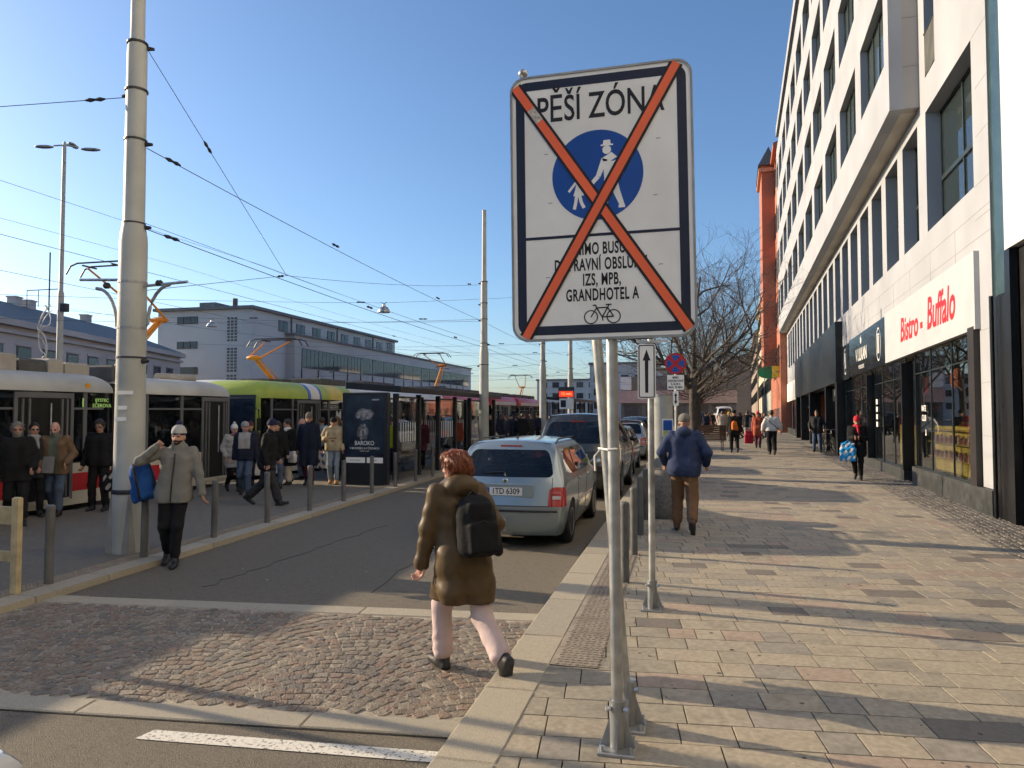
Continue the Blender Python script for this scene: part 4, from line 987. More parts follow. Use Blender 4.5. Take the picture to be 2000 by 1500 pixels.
BR = [(.12, .38, m_cream), (.38, .73, m_tred), (.73, .93, m_cream)]
t1 = thing('near_tram', 'cream and red articulated tram with grey roof nearest at left', 'tram', (-12.95, 12.9, 0))
tram_section(t1, -10.6, -.15, .5, .12, BR, [(-10.6, m_troof)], [(-1.85, 1.15), (-7.4, 1.2)])
tram_section(t1, .45, 4.1, .12, .55, BR, [(.45, m_troof)], [(3.2, .95)])
b = MB(); loft(b, [(plan(-.14, .44, 1.05, 0, 0), .3), (plan(-.14, .44, 1.05, 0, 0), 2.5)]); b.build('bellows', m_rubber, t1)
for y in (-.04, .1, .24, .36): b = MB(); b.box(-1.1, 1.1, y - .02, y + .02, .32, 2.54); b.build('bellows_fold', m_rubber, t1)
for y0, y1, z, m in ((-6.2, -4.4, 2.95, m_equip), (-4.2, -2.95, 3.02, m_equip), (-2.9, -2.0, 3.04, m_equip2), (-1.95, -1.35, 2.96, m_equip), (-1.3, -.95, 3.0, m_equip2), (-.9, -.3, 2.95, m_equip2)): roof_box(t1, -.3, .72, y0, y1, 2.6, z, m)
roof_box(t1, -.2, .5, .55, 1.3, 2.62, 2.98, m_equip); roof_box(t1, -.45, .45, 1.35, 1.7, 2.65, 2.86, m_equip2)
b = MB(); b.cyl((.3, 2.2, 2.78), (.45, 3.35, 2.80), .11, n=14); b.build('roof_cylinder', m_equip2, t1, auto=40)
panto(t1, 1.2, 2.6, .5, 1.1, 2.95, 4.25, 5.33)
b = MB(); b.box(W2 - .02, W2 + .015, -.92, -.82, 2.42, 2.5); b.build('indicator_lamp', mat('amber_lamp', (.8, .35, .03), .4), t1)
dm = mat('led_green', (.5, .8, .25), .5, emit=((.5, .8, .2), .12))
DT = lambda y, z: Matrix.Translation((W2 + .002, y, z)) @ Matrix(((0, 0, 1, 0), (1, 0, 0, 0), (0, 1, 0, 0), (0, 0, 0, 1)))
text_mesh('1', .26, DT(-.98, 2.11), 'route_display', dm, t1); text_mesh('BYSTRC', .1, DT(-.5, 2.17), 'route_display', dm, t1); text_mesh('EČEROVA', .11, DT(-.5, 2.06), 'route_display', dm, t1)
text_mesh('1530', .13, DT(.75, .62), 'fleet_number', m_twhite, t1)
# green tram
t2 = thing('green_tram', 'lime green tram with blue and white roof stripes and dark windscreen', 'tram', (-12.95, 18.2, 0))
GB = [(.12, .5, m_twhite), (.5, .93, m_twhite)]
tram_section(t2, 0, 14, .5, .12, GB, [(0, m_green), (2.5, m_tblue), (2.7, m_twhite), (3.25, m_tblue), (3.4, m_green), (3.9, m_tyel), (4.9, m_green), (5.6, m_twhite)], [(2.6, 1.3), (7.5, 1.3), (11.8, 1.3)], rz=2.86)
b = MB(); b.box(-1.0, 1.0, -.03, .04, .98, 2.36); b.build('windscreen', glassmat('screen_glass', (.03, .05, .085), .35, .02), t2, bevel=.02)
b = MB(); b.box(-1.12, 1.12, -.018, .05, .5, .96); b.build('front_panel', m_green, t2, bevel=.02)
for x in (-1.09, 1.09): b = MB(); b.box(x - .06, x + .06, -.015, .05, .96, 2.34); b.build('screen_pillar', m_green, t2)
b = MB(); b.box(-1.02, 1.02, -.025, .02, 2.1, 2.42); b.build('destination_box', mat('dest_dark', (.02, .03, .05), .3), t2)
for x in (-.75, .75): b = MB(); b.cyl((x, -.02, .66), (x, .03, .66), .11, n=16); b.build('headlamp', m_galv, t2)
b = MB(); b.box(-.9, .9, -.10, .02, .2, .42); b.build('bumper', m_rubber, t2)
b = MB(); b.box(-.02, .02, -.045, -.03, 1.0, 2.1); b.build('screen_divider', m_tframe, t2)
b = MB(); b.tube([(1.0, -.0, 2.05), (1.28, -.25, 2.0), (1.3, -.25, 1.7)], .02, 6); b.box(1.24, 1.36, -.28, -.22, 1.4, 1.75); b.build('mirror', m_rubber, t2)
for y0, y1, z in ((4.5, 6.5, 3.1), (8, 11, 3.15)): roof_box(t2, -.6, .6, y0, y1, 2.8, z, m_equip)
panto(t2, 2.5, 1.45, 1.6, 3.9, 2.95, 3.6, 4.3, w=1.0)
for y, tx in ((4.6, 'M'), (5.9, 'E')): text_mesh(tx, .5, DT(y, 1.75), 'window_lettering', m_twhite, t2, off=.02)
# tram behind on the second track, and the red one further on
t3 = thing('rear_track_tram', 'white tram with red roof stripe on the track behind green tram', 'tram', (-16.25, 21.5, 0))
tram_section(t3, 0, 16, .6, .3, [(.12, .93, m_twhite)], [(0, m_twhite), (1.6, m_tred), (9, m_twhite)], [(3, 1.3)], rz=3.05)
roof_box(t3, -.5, .5, 3, 7, 2.95, 3.2, m_equip)
t4 = thing('red_tram', 'white articulated tram with red roof edges stopped beyond the shelter', 'tram', (-12.95, 33.0, 0))
for a, e, c0, c1 in ((0, 9.6, .8, .1), (10.2, 17, .1, .1), (17.6, 26, .1, .7)):
    tram_section(t4, a, e, c0, c1, [(.12, .93, m_twhite)], [(a, m_twhite), (a + .9, m_tred)] if a < 1 else [(a, m_tred)], [((a + e) / 2, 1.3)], rz=2.95, pitch=1.6)
    b = MB(); b.box(W2 - .04, W2 + .03, a + .6, e - .4, 2.36, 2.56); b.build('roof_edge', m_twhite, t4)
    for k in range(3): roof_box(t4, -.7, .7, a + 1 + k * (e - a) / 3.3, a + 1 + (k + .8) * (e - a) / 3.3, 2.9, 3.2, m_equip)
for y in (9.65, 17.05): b = MB(); b.box(-1.05, 1.05, y, y + .5, .3, 2.7); b.build('bellows', m_rubber, t4)
panto(t4, 3.2, 4.3, .9, 4.4, 3.25, 4.45, 5.0, w=1.0); panto(t4, 23.3, 24.2, 21.0, 26.0, 3.2, 3.9, 4.85, w=1.0)

# ================================================================ SHELTERS
m_shel = mat('shelter_frame', (.016, .017, .020), .45, var=.15)
m_sglass = glassmat('shelter_glass', (.03, .035, .04), .78, .02)
def shelter(label, x0, x1, y0, y1, z, ns):
    t = thing('tram_shelter', label, 'shelter', (0, 0, PL))
    b = MB(); b.add([(x0, y0, z - .06), (x1, y0, z - .18), (x1, y1, z - .18), (x0, y1, z - .06), (x0, y0, z + .12), (x1, y0, z), (x1, y1, z), (x0, y1, z + .12)], [(0, 3, 2, 1), (4, 5, 6, 7), (0, 1, 5, 4), (1, 2, 6, 5), (2, 3, 7, 6), (3, 0, 4, 7)]); b.build('roof', m_shel, t, bevel=.02)
    ysp = [y0 + .2 + (y1 - y0 - .6) * i / (ns - 1) for i in range(ns)]
    for y in ysp:
        for x in (x1 - .22, x0 + .2): b = MB(); b.box(x - .06, x + .06, y - .07, y + .07, 0, z - .2); b.build('pillar', m_shel, t)
    for i in range(ns - 1):
        a, e = ysp[i] + .07, ysp[i + 1] - .07
        for x in ((x0 + .2,) if i % 2 else (x0 + .2, x1 - .22)):
            f = MB(); f.box(x - .02, x + .02, a, e, z - .32, z - .27); f.build('glazing_rail', m_shel, t); f = MB(); f.box(x - .02, x + .02, a, e, .18, .23); p_ = f.build('glazing_rail', m_shel, t)
            p = MB(); p.box(x - .005, x + .005, a, e, .23, z - .32); p.build('pane', m_sglass, p_)
            n = int((e - a) / .09)
            for k in range(2, n - 1):
                if k % 2: p = MB(); p.box(x - .007, x + .007, a + k * .09, a + k * .09 + .03, 1.02, 1.55); p.build('stripe_decal', m_signw, p_)
    b = MB(); b.box(x0 + .3, x0 + .7, ysp[1], ysp[-2], .44, .48); b.build('bench_seat', mw, t)
    for y in (ysp[1] + .2, ysp[-2] - .2): b = MB(); b.box(x0 + .45, x0 + .55, y - .03, y + .03, 0, .44); b.build('bench_leg', m_shel, t)
    return t
shelter('long black tram shelter with glass walls beside the road', -9.1, -7.46, 18.1, 29.0, 2.56, 7)
shelter('smaller black tram shelter further along behind the cars', -9.3, -7.3, 47.5, 60, 2.75, 6)
ad = thing('poster_case', 'black poster case reading BAROKO at the end of the shelter', 'poster case', (-7.97, 17.05, PL))
b = MB(); b.bbox(-.62, .62, -.09, .09, 0, 2.36, .02); b.build('case', m_shel, ad)
pm = bpy.data.materials.new('dark_poster'); pm.use_nodes = True; n_ = pm.node_tree.nodes; l_ = pm.node_tree.links
tx = n_.new('ShaderNodeTexNoise'); tx.inputs['Scale'].default_value = 2.2; tc = n_.new('ShaderNodeTexCoord'); l_.new(tc.outputs['Object'], tx.inputs[0]); cr = n_.new('ShaderNodeValToRGB')
cr.color_ramp.elements[0].position = .35; cr.color_ramp.elements[0].color = (.012, .013, .024, 1); cr.color_ramp.elements[1].position = .75; cr.color_ramp.elements[1].color = (.03, .055, .085, 1); l_.new(tx.outputs[0], cr.inputs[0]); l_.new(cr.outputs[0], n_['Principled BSDF'].inputs[0]); n_['Principled BSDF'].inputs['Roughness'].default_value = .25
b = MB(); b.box(-.53, .53, -.096, -.091, .72, 2.27); b.build('poster', pm, ad)
m_pic = mat('poster_print_pale', (.34, .33, .33), .6, var=.5, vs=14); m_picd = mat('poster_print_dim', (.12, .125, .14), .6, var=.5, vs=10)
for cx, cz, rx_, rz_, m in ((0, 1.80, .26, .15, m_picd), (-.05, 1.34, .16, .2, m_picd), (-.12, 1.84, .10, .055, m_pic), (.02, 1.87, .09, .06, m_pic), (.15, 1.80, .07, .075, m_pic), (-.02, 1.77, .07, .04, m_pic), (-.18, 1.74, .05, .05, m_pic), (.08, 1.71, .05, .035, m_pic), (.0, 1.52, .028, .04, m_pic), (-.10, 1.28, .035, .13, m_pic), (.02, 1.36, .03, .11, m_pic), (-.04, 1.40, .05, .03, m_pic)):
    b = MB(); b.prism([(cx + rx_ * math.cos(2 * PI * i / 14) * (1 + .18 * math.sin(i * 2.7)), rz_ * math.sin(2 * PI * i / 14) * (1 + .15 * math.cos(i * 3.1))) for i in range(14)], .0008 + .0003 * (m is m_pic), XZ(0, -.0965, cz)); b.build('poster_picture', m, ad)
text_mesh('BAROKO', .155, XZ(0, -.0975, 1.06), 'poster_title', m_signw, ad, sx=.85); text_mesh('V BAVORSKU A V ČECHÁCH', .075, XZ(0, -.0975, .93), 'poster_subtitle', m_signw, ad, sx=.85)
text_mesh('MUSEUM', .05, XZ(.3, -.0975, 2.17), 'poster_lettering', m_signw, ad); text_mesh('20.10.2023 - 8.1.2024', .03, XZ(0, -.0975, .86), 'poster_lettering', m_signw, ad)
for x0, x1 in ((-.51, .02), (.07, .51)):
    b = MB(); b.box(x0, x1, -.1, -.0965, .56, .70); b.build('label_strip', m_signw, ad)
for x, tx in ((-.25, 'partner museum'), (.29, 'region')): text_mesh(tx, .045, XZ(x, -.1005, .63), 'label_lettering', m_signk, ad)

# ================================================================ STATION BUILDINGS (left background)
m_st = mat('station_render', (.55, .545, .53), .85, var=.08, vs=.15, stain=.12); m_st2 = mat('station_render_warm', (.56, .52, .48), .85, var=.1, vs=.15, stain=.15)
m_stg = glassmat('station_glass', (.05, .055, .06), .05, .05); m_stf = mat('station_frame', (.12, .115, .11), .6); m_stroof = mat('station_roof', (.19, .19, .19), .8, var=.1)  # roof grey is lightened to stand in for distance haze
st = thing('station_hall', 'grey modernist station hall with long window bands behind the trams', 'building', (-56.0, 84.2, 0))
b = MB(); b.box(-14.5, 0, 0, 48.5, 0, 15.6); b.build('tall_wall', m_st, st)
b = MB(); b.box(-15, .5, -.5, 49, 15.6, 16.0); b.build('tall_roof', m_stroof, st)
b = MB(); b.box(-14, 1.4, 8.6, 96, 0, 12.9); b.build('long_wall', m_st2, st)
b = MB(); b.box(-14, 1.7, 8.2, 96.3, 12.9, 13.2); b.build('long_roof', m_stroof, st)
b = MB(); b.box(-9.5, -7.0, 2, 14, 16.0, 17.0); b.build('roof_house', m_stroof, st)
b = MB(); b.lathe([(.35, 0), (.35, 1.2)], 10, xf((-3.2, 1, 16))); b.build('chimney', m_stf, st)
for k, z in enumerate((13.8, 10.4, 6.9)):
    for i in range(3 if k < 2 else 1):
        x = -11.4 + i * 1.1; w = 1.02 if k < 2 else 3.3; b = MB(); b.box(x, x + w, -.08, .02, z, z + 1.0); o = b.build('window', m_stf, st); b = MB(); b.box(x + .06, x + w - .06, -.1, -.081, z + .06, z + .94); b.build('pane', m_stg, o)
for z0 in (11.3, 7.2, 3.6):
    for i in range(3):
        for j in range(8):
            b = MB(); x = -3.6 + i * .55; z = z0 + j * .42; b.box(x, x + .34, -.06, .02, z, z + .27); b.build('glass_block', m_stf, st)
for i in range(9):
    y = 6.5 + i * 4.75; b = MB(); b.box(-.02, .08, y, y + 2.5, 13.3, 14.9); o = b.build('window', m_stf, st); b = MB(); b.box(.081, .1, y + .12, y + 2.38, 13.42, 14.78); b.build('pane', m_stg, o); b = MB(); b.box(.1, .13, y + 1.2, y + 1.3, 13.42, 14.78); b.build('mullion', m_stf, o)
for y in (9.8, 24, 38): b = MB(); b.cyl((.12, y, 13), (.12, y, 15.6), .12, n=8); b.build('downpipe', m_stf, st)
for z0, z1 in ((8.3, 11.2), (3.6, 6.6)):
    for i in range(17):
        y = 10.5 + i * 4.9; b = MB(); b.box(1.39, 1.46, y, y + 4.75, z0, z1); o = b.build('window', m_stf, st)
        for k in range(4): b = MB(); b.box(1.461, 1.475, y + .12 + k * 1.17, y + 1.17 + k * 1.17, z0 + .12, z1 - .12); b.build('pane', m_stg, o)
        b = MB(); b.cyl((1.5, y - .07, 6.7), (1.5, y - .07, 8.2), .08, n=6); b.build('joint_pipe', m_stf, st)
# old wing with pitched roof
ow = thing('old_station_wing', 'old station wing with dark pitched roof and chimneys at far left', 'building', (-53.2, 51.5, 0), R(17.5))
L_ = 60
b = MB(); b.box(-12, 0, -L_, 27, 0, 8.6); b.build('wall', m_st2, ow)
b = MB(); b.box(-12.3, .55, -L_, 27.3, 8.6, 9.1); b.build('cornice', m_st2, ow); b = MB(); b.box(-12.2, .3, -L_, 27.2, 8.0, 8.25); b.build('cornice_band', m_st2, ow)
b = MB(); b.add([(.5, -L_, 9.1), (.5, 27.2, 9.1), (-6, 22, 11.8), (-6, -L_, 11.8), (-12.5, 27.2, 9.1), (-12.5, -L_, 9.1)], [(0, 1, 2, 3), (3, 2, 4, 5), (1, 4, 2)]); b.build('roof', m_stroof, ow)
for y in (-6.5, 3.0, 5.2, 15.5): b = MB(); b.box(-6.3, -5.5, y, y + .9, 11.0, 12.35); b.box(-6.38, -5.42, y - .07, y + .97, 12.35, 12.48); b.build('chimney', m_st2, ow)
for i in range(14):
    y = -24 + i * 3.6; b = MB(); b.box(-.02, .06, y, y + 1.9, 5.0, 7.1); o = b.build('window', m_stf, ow); b = MB(); b.box(.061, .075, y + .12, y + 1.78, 5.1, 7.0); b.build('pane', m_stg, o)
    b = MB(); b.box(-.02, .12, y - .15, y + 2.05, 7.15, 7.3); b.build('lintel', m_st2, ow)
an = thing('roof_antenna', 'thin antenna mast with railing on the old station roof', 'antenna', (-56.5, 53.5, 12)); b = MB(); b.cyl((0, 0, -1), (0, 0, 4.5), .06, n=6); b.build('mast', m_dkm, an)
b = MB()
for x in (-2.5, -1.2, 0, 1.3): b.cyl((x, 0, -.5), (x, 0, 1.1), .03, n=5)
b.box(-2.5, 1.3, -.03, .03, 1.05, 1.12); b.build('railing', m_dkm, an)
# far blocks beyond the stop
for i, (x, y, w, d, h, lb) in enumerate(((-14, 170, 16, 12, 13, 'grey block far behind the parked cars'), (-34, 210, 18, 20, 11, 'low distant block beyond the second shelter'), (-3, 240, 14, 20, 15, 'pale distant block at the end of the road'))):
    t = thing('far_block', lb, 'building', (x, y, 0)); b = MB(); b.box(-w / 2, w / 2, 0, d, 0, h); b.build('wall', m_st, t); b = MB(); b.box(-w / 2 - .3, w / 2 + .3, -.3, d + .3, h, h + .5); b.build('roof', m_stroof, t)
    for r_ in range(3):
        for c in range(5): b = MB(); xx = -w / 2 + (c + .3) * w / 5; zz = 2.5 + r_ * 3.2; b.box(xx, xx + w / 9, -.06, .02, zz, zz + 1.6); b.build('window', m_stg, t)
bb = thing('corner_shop', 'shop pavilion with pale fascia behind the arrow sign', 'building', (-1.2, 95, 0))
b = MB(); b.box(-7, 7.5, 0, 14, 0, 6.5); b.build('wall', mat('pavilion_grey', (.22, .21, .2), .8, var=.1), bb); b = MB(); b.box(-7.2, 7.6, -.5, 0, 3.0, 4.6); b.build('fascia', mat('fascia_pink', (.62, .45, .4), .7), bb)
for c in range(5): b = MB(); b.box(-6.6 + c * 2.8, -4.3 + c * 2.8, -.05, .02, .6, 2.8); b.build('window', m_shopg, bb)
b = MB(); b.box(-7, -5.6, -.6, -.4, 4.7, 6.4); b.build('sign_frame', m_signw, bb)
# ================================================================ CARS
from mathutils.bvhtree import BVHTree
m_rub = mat('tyre_rubber', (.018, .018, .018), .8, var=.2); m_rim = mat('alloy_rim', (.42, .42, .43), .3, metal=.9, var=.1)
m_cglass = glassmat('car_glass', (.010, .013, .014), .35, .01); m_lamp = mat('tail_lamp_red', (.42, .012, .012), .15, var=.1, coat=.5); m_lampw = mat('lamp_clear', (.55, .5, .48), .15)
m_well = mat('wheel_well', (.010, .010, .010), .9); m_trim = mat('black_trim', (.02, .02, .021), .5); m_chrome = mat('chrome', (.7, .7, .7), .15, metal=1., var=0)
FR = [-1, -.9, -.76, -.4, 0, .4, .76, .9, 1]; NF = len(FR) - 1
def car(label, loc, rz, paint, scale, plate='', kind='wagon', details=True, name='parked_car', rails=True, bump_m=None):
    sx, sy, sz = scale
    t = thing(name, label, 'car', loc, rz)
    W = .823
    ST = [0, .17, .42, 1.2, 1.29, 2.08, 2.17, 2.85, 3.12, 3.7, 4.16]; NK = len(ST); NR = 7
    def tab(k, j):
        y = ST[k]; hw = W * [.90, .955, 1.0, 1.0, .955, .80, .70][j]; z = [.19, .30, .60, .865, .985, 1.365, 1.44][j]
        if k == 0:
            y = [.10, .03, 0, .07, .10, .36, .50][j]; hw *= [.93, .95, .965, .965, .955, .93, .93][j]
        elif k == 1: y += [0, 0, 0, 0, .05, .22, .30][j]; hw *= .995
        elif k == 2: y += [0, 0, 0, 0, .0, .12, .14][j]
        elif k == 7: y += [0, 0, 0, .02, .08, -.30, -.42][j]
        elif k == 8:
            y += [0, 0, 0, .05, .12, .16, .17][j]; z = [.19, .30, .60, .84, .965, .995, 1.005][j]; hw = W * [.9, .955, 1, 1, .95, .88, .84][j]
        elif k >= 9:
            d = (k - 8); z = [.20, .30, .55, .72, .96 - .09 * d, .985 - .1 * d, .995 - .1 * d][j]; hw = W * [.88, .93, .97, .97, .93, .84, .78][j] * (1 if k == 9 else .93)
            if k == 10: y += [-.06, 0, .03, .0, -.05, -.14, -.2][j]
        if k in (2, 3, 4, 5, 6) and j == 6: z += .02
        if kind == 'suv' and j in (4, 5, 6) and k < 8: z += .02 * (j - 3)
        if kind == 'hatch' and k <= 2 and j >= 4: y += .12 * (j - 3) * (3 - k) / 3
        return y * sy, hw * sx, z * sz
    idx = {}; V = []
    def P(i, j, k):
        key = (i, j, k)
        if key not in idx:
            y, hw, z = tab(k, j); f = FR[i]
            if j == NR - 1: z += .045 * (1 - f * f) * sz
            if k == 0: y -= .10 * (1 - f * f) * (.6 if j > 4 else 1.)
            if k == NK - 1: y += .16 * (1 - f * f)
            idx[key] = len(V); V.append((f * hw, y, z))
        return idx[key]
    F = []; MI = []
    def q(a, b, c, d, m): F.append((a, b, c, d)); MI.append(m)
    BODY, GL, LAMP, BUMP, DARK = 0, 1, 2, 3, 4
    for k in range(NK - 1):
        for j in range(NR - 1):
            for s_ in (0, NF):
                m = BODY
                if j == 4 and k in (2, 4, 6): m = GL
                if j == 4 and k in (3, 5): m = DARK
                if k == 0 and j == 2: m = LAMP
                if k == 0 and j < 2: m = BUMP
                a = (P(s_, j, k), P(s_, j + 1, k), P(s_, j + 1, k + 1), P(s_, j, k + 1))
                q(*(a if s_ == 0 else a[::-1]), m)
        for i in range(NF):
            m = GL if (k == 7 and 0 < i < NF - 1) else BODY
            q(P(i, NR - 1, k), P(i + 1, NR - 1, k), P(i + 1, NR - 1, k + 1), P(i, NR - 1, k + 1), m)
            q(P(i, 0, k), P(i, 0, k + 1), P(i + 1, 0, k + 1), P(i + 1, 0, k), DARK)
    for j in range(NR - 1):
        for i in range(NF):
            m = BODY
            if j < 2: m = BUMP
            if j == 2 and i in (0, 1, NF - 2, NF - 1): m = LAMP
            if j == 4 and 0 < i < NF - 1: m = GL
            q(P(i, j, 0), P(i + 1, j, 0), P(i + 1, j + 1, 0), P(i, j + 1, 0), m)
            m = BODY
            if j == 2 and 2 < i < NF - 3: m = DARK
            if j == 3 and i in (0, 1, NF - 2, NF - 1): m = LAMP + 3
            q(P(i, j, NK - 1), P(i, j + 1, NK - 1), P(i + 1, j + 1, NK - 1), P(i + 1, j, NK - 1), m)
    me = bpy.data.meshes.new('car_cage'); me.from_pydata(V, [], F)
    for m in (paint, m_cglass, m_lamp, bump_m or paint, m_trim, m_lampw): me.materials.append(m)
    me.polygons.foreach_set('material_index', MI)
    bm = bmesh.new(); bm.from_mesh(me); bmesh.ops.recalc_face_normals(bm, faces=bm.faces)
    cl = bm.edges.layers.float.new('crease_edge')
    for e in bm.edges:
        fs = e.link_faces
        if len(fs) == 2:
            if fs[0].material_index != fs[1].material_index: e[cl] = .75
            a = fs[0].normal.angle(fs[1].normal, 0)
            if a > R(45): e[cl] = max(e[cl], .45)
    bm.to_mesh(me); bm.free()
    tmp = bpy.data.objects.new('tmp_car', me); C.objects.link(tmp)
    su = tmp.modifiers.new('s', 'SUBSURF'); su.levels = 2; su.render_levels = 2
    wr = .305 * (sz * .6 + .4) * (1.12 if kind == 'suv' else 1.)
    wy = (.72 * sy, 3.22 * sy); cut = MB()
    for y in wy:
        for s_ in (-1, 1): cut.cyl((s_ * .52 * sx, y, wr), (s_ * 1.05 * sx, y, wr), wr + .055, n=28)
    co = cut.build('tmp_cut', m_well)
    bo = tmp.modifiers.new('b', 'BOOLEAN'); bo.object = co; bo.operation = 'DIFFERENCE'; bo.solver = 'EXACT'
    dg = bpy.context.evaluated_depsgraph_get(); ev = tmp.evaluated_get(dg); em = bpy.data.meshes.new_from_object(ev)
    mats_ = [m for m in em.materials]
    bpy.data.objects.remove(tmp); bpy.data.objects.remove(co)
    bm = bmesh.new(); bm.from_mesh(em); bm.faces.ensure_lookup_table(); bvh = BVHTree.FromBMesh(bm)
    groups = {}
    seen = set()
    for f in bm.faces:
        if f.index in seen: continue
        mi = f.material_index
        if mi in (0, 3, 4) or mi >= 6: groups.setdefault((mi, 0), []).append(f); seen.add(f.index); continue
        st_ = [f]; seen.add(f.index); comp = []
        while st_:
            g = st_.pop(); comp.append(g)
            for e in g.edges:
                for h in e.link_faces:
                    if h.index not in seen and h.material_index == mi: seen.add(h.index); st_.append(h)
        groups[(mi, f.index)] = comp
    names = {0: 'body', 1: 'window', 2: 'tail_lamp', 3: 'bumper', 4: 'trim', 5: 'headlamp'}
    for (mi, _), fs in groups.items():
        vm = {}; vv = []; ff = []
        for f in fs:
            r = []
            for v in f.verts:
                if v.index not in vm: vm[v.index] = len(vv); vv.append(tuple(v.co))
                r.append(vm[v.index])
            ff.append(r)
        mb = MB(); mb.add(vv, ff); mb.build(names.get(mi, 'wheel_well'), mats_[mi] if mi < len(mats_) else m_well, t, auto=45)
    bm.free()
    def back(x, z):
        h = bvh.ray_cast(Vector((x, -3, z)), Vector((0, 1, 0))); return h[0].y if h[0] else 0.
    def side(y, z, s_=1):
        h = bvh.ray_cast(Vector((s_ * 3, y, z)), Vector((-s_, 0, 0))); return h[0].x if h[0] else s_ * W * sx
    # wheels
    for y in wy:
        for s_ in (-1, 1):
            x = s_ * (W * sx - .115); M = xf((x, y, wr), rz=0) @ Matrix.Rotation(s_ * PI / 2, 4, 'Y')
            b = MB(); b.lathe([(wr * .62, -.09), (wr * .93, -.10), (wr, -.07), (wr, .07), (wr * .93, .10), (wr * .66, .095), (wr * .62, .07)], 28, M); w_ = b.build('wheel', m_rub, t, auto=40)
            b = MB(); b.lathe([(wr * .66, .094), (wr * .6, .07), (wr * .5, .03), (.02, .03)], 24, M); b.build('rim', m_trim, w_, auto=40)
            for k in range(5):
                MM = M @ Matrix.Rotation(2 * PI * k / 5, 4, 'Z'); b = MB(); b.box(.02, wr * .62, -.035, .035, .04, .078, MM); b.build('spoke', m_rim, w_)
            b = MB(); b.lathe([(wr * .645, .06), (wr * .66, .1), (wr * .60, .1), (wr * .59, .06)], 24, M); b.build('rim_edge', m_rim, w_, auto=40)
            b = MB(); b.lathe([(.05, .05), (.05, .085), (.01, .09)], 12, M); b.build('hub', m_rim, w_)
    if not details: return t
    # rear plate and badge
    zp = .80 * sz if kind != 'suv' else .78 * sz; yp = back(0, zp) - .012
    b = MB(); b.box(-.40 * sx, .40 * sx, yp - .004, yp + .05, zp - .085, zp + .105); b.build('plate_recess', paint, t, bevel=.01)
    pl_ = MB(); pl_.box(-.26, .26, yp - .016, yp - .005, zp - .055, zp + .055); o = pl_.build('number_plate', mat('plate_white', (.72, .72, .70), .4, var=.03), t)
    b = MB(); b.box(-.258, -.215, yp - .0175, yp - .0162, zp - .053, zp + .053); b.build('blue_strip', m_blue, o)
    if plate: text_mesh(plate, .115, XZ(.022, yp - .0165, zp), 'plate_text', m_signk, o, sx=.86, off=.002, depth=.001)
    zb_ = (.935 if kind != 'suv' else .96) * sz; yb_ = back(0, zb_)
    b = MB(); b.lathe([(.045, 0), (.045, .008), (.036, .012), (.036, .006), (.002, .006)], 20, Matrix.Translation((0, yb_ + .004, zb_)) @ Matrix.Rotation(PI / 2, 4, 'X')); em_ = b.build('badge', m_chrome, t)
    b = MB(); b.prism([(-.022, -.016), (.0, -.02), (.02, -.004), (.012, .018), (-.01, .02)], .004, XZ(0, yb_ - .006, zb_)); b.build('badge_mark', mat('badge_green', (.05, .16, .09), .3), em_)
    b = MB(); b.box(-.16, .16, back(0, 1.405 * sz) - .006, back(0, 1.405 * sz) + .03, 1.39 * sz, 1.42 * sz); b.build('brake_light', m_lamp, t)
    b = MB(); y0_ = back(.0, 1.03 * sz) - .012; b.tube([(0, y0_ - .01, 1.0 * sz), (-.02, back(-.02, 1.06 * sz) - .014, 1.06 * sz), (-.30, back(-.3, 1.04 * sz) - .016, 1.045 * sz)], .009, 6); b.build('rear_wiper', m_trim, t)
    b = MB(); P_ = []
    for i in range(13):
        x = -.72 * sx + 1.44 * sx * i / 12; P_.append((x, back(x, .52 * sz) - .006, .535 * sz))
    b.tube(P_, .016 * sz, 6); b.build('bumper_strip', m_trim, t)
    def patch(xa, xb, za, zb, m, nm, off=.004, n=6):
        b = MB(); V = []; F = []
        for i in range(n + 1):
            for j in range(3):
                x = xa + (xb - xa) * i / n; z = za + (zb - za) * j / 2; V.append((x, back(x, z) - off, z))
        for i in range(n):
            for j in range(2): F.append((i * 3 + j, (i + 1) * 3 + j, (i + 1) * 3 + j + 1, i * 3 + j + 1))
        b.add(V, F); return b.build(nm, m, t, smooth=True)
    for s_ in (-1, 1):
        a_, e_ = sorted((s_ * .655 * sx, s_ * .765 * sx)); patch(a_, e_, .70 * sz, .745 * sz, m_lampw, 'reverse_lamp'); patch(a_, e_, .775 * sz, .80 * sz, mat('lamp_pink', (.55, .12, .11), .2), 'lamp_band')
    b = MB(); pp = [(-.62 * sx, .60), (.62 * sx, .60)]; b.tube([(x, back(x, .605 * sz) - .002, .605 * sz) for x in [-.62 * sx + 1.24 * sx * i / 10 for i in range(11)]], .006, 5); b.build('tailgate_seam', m_trim, t)
    b = MB(); b.tube([(x, back(x, .99 * sz) - .001, .955 * sz) for x in [-.62 * sx + 1.24 * sx * i / 10 for i in range(11)]], .004, 5); b.build('tailgate_crease', m_trim, t)
    for s_ in (-1, 1):
        b = MB(); b.tube([(s_ * .645 * sx, back(s_ * .645 * sx, z * sz) - .001, z * sz) for z in (.60, .68, .76, .84, .92, .99)], .005, 5); b.build('tailgate_seam', m_trim, t)
        for yy in (1.27, 2.12, 2.98):
            y_ = yy * sy; b = MB(); b.tube([(side(y_, z * sz, s_) + s_ * .0005, y_, z * sz) for z in (.32, .45, .58, .7, .82, .94)], .005, 5); b.build('door_seam', m_trim, t)
        for yy in (1.45, 2.3):
            y_ = yy * sy; x_ = side(y_, .875 * sz, s_); b = MB(); b.bbox(-.03, .012, -.1, .1, -.016, .018, .008, xf((x_ + s_ * .006, y_, .875 * sz))); b.build('door_handle', paint, t)
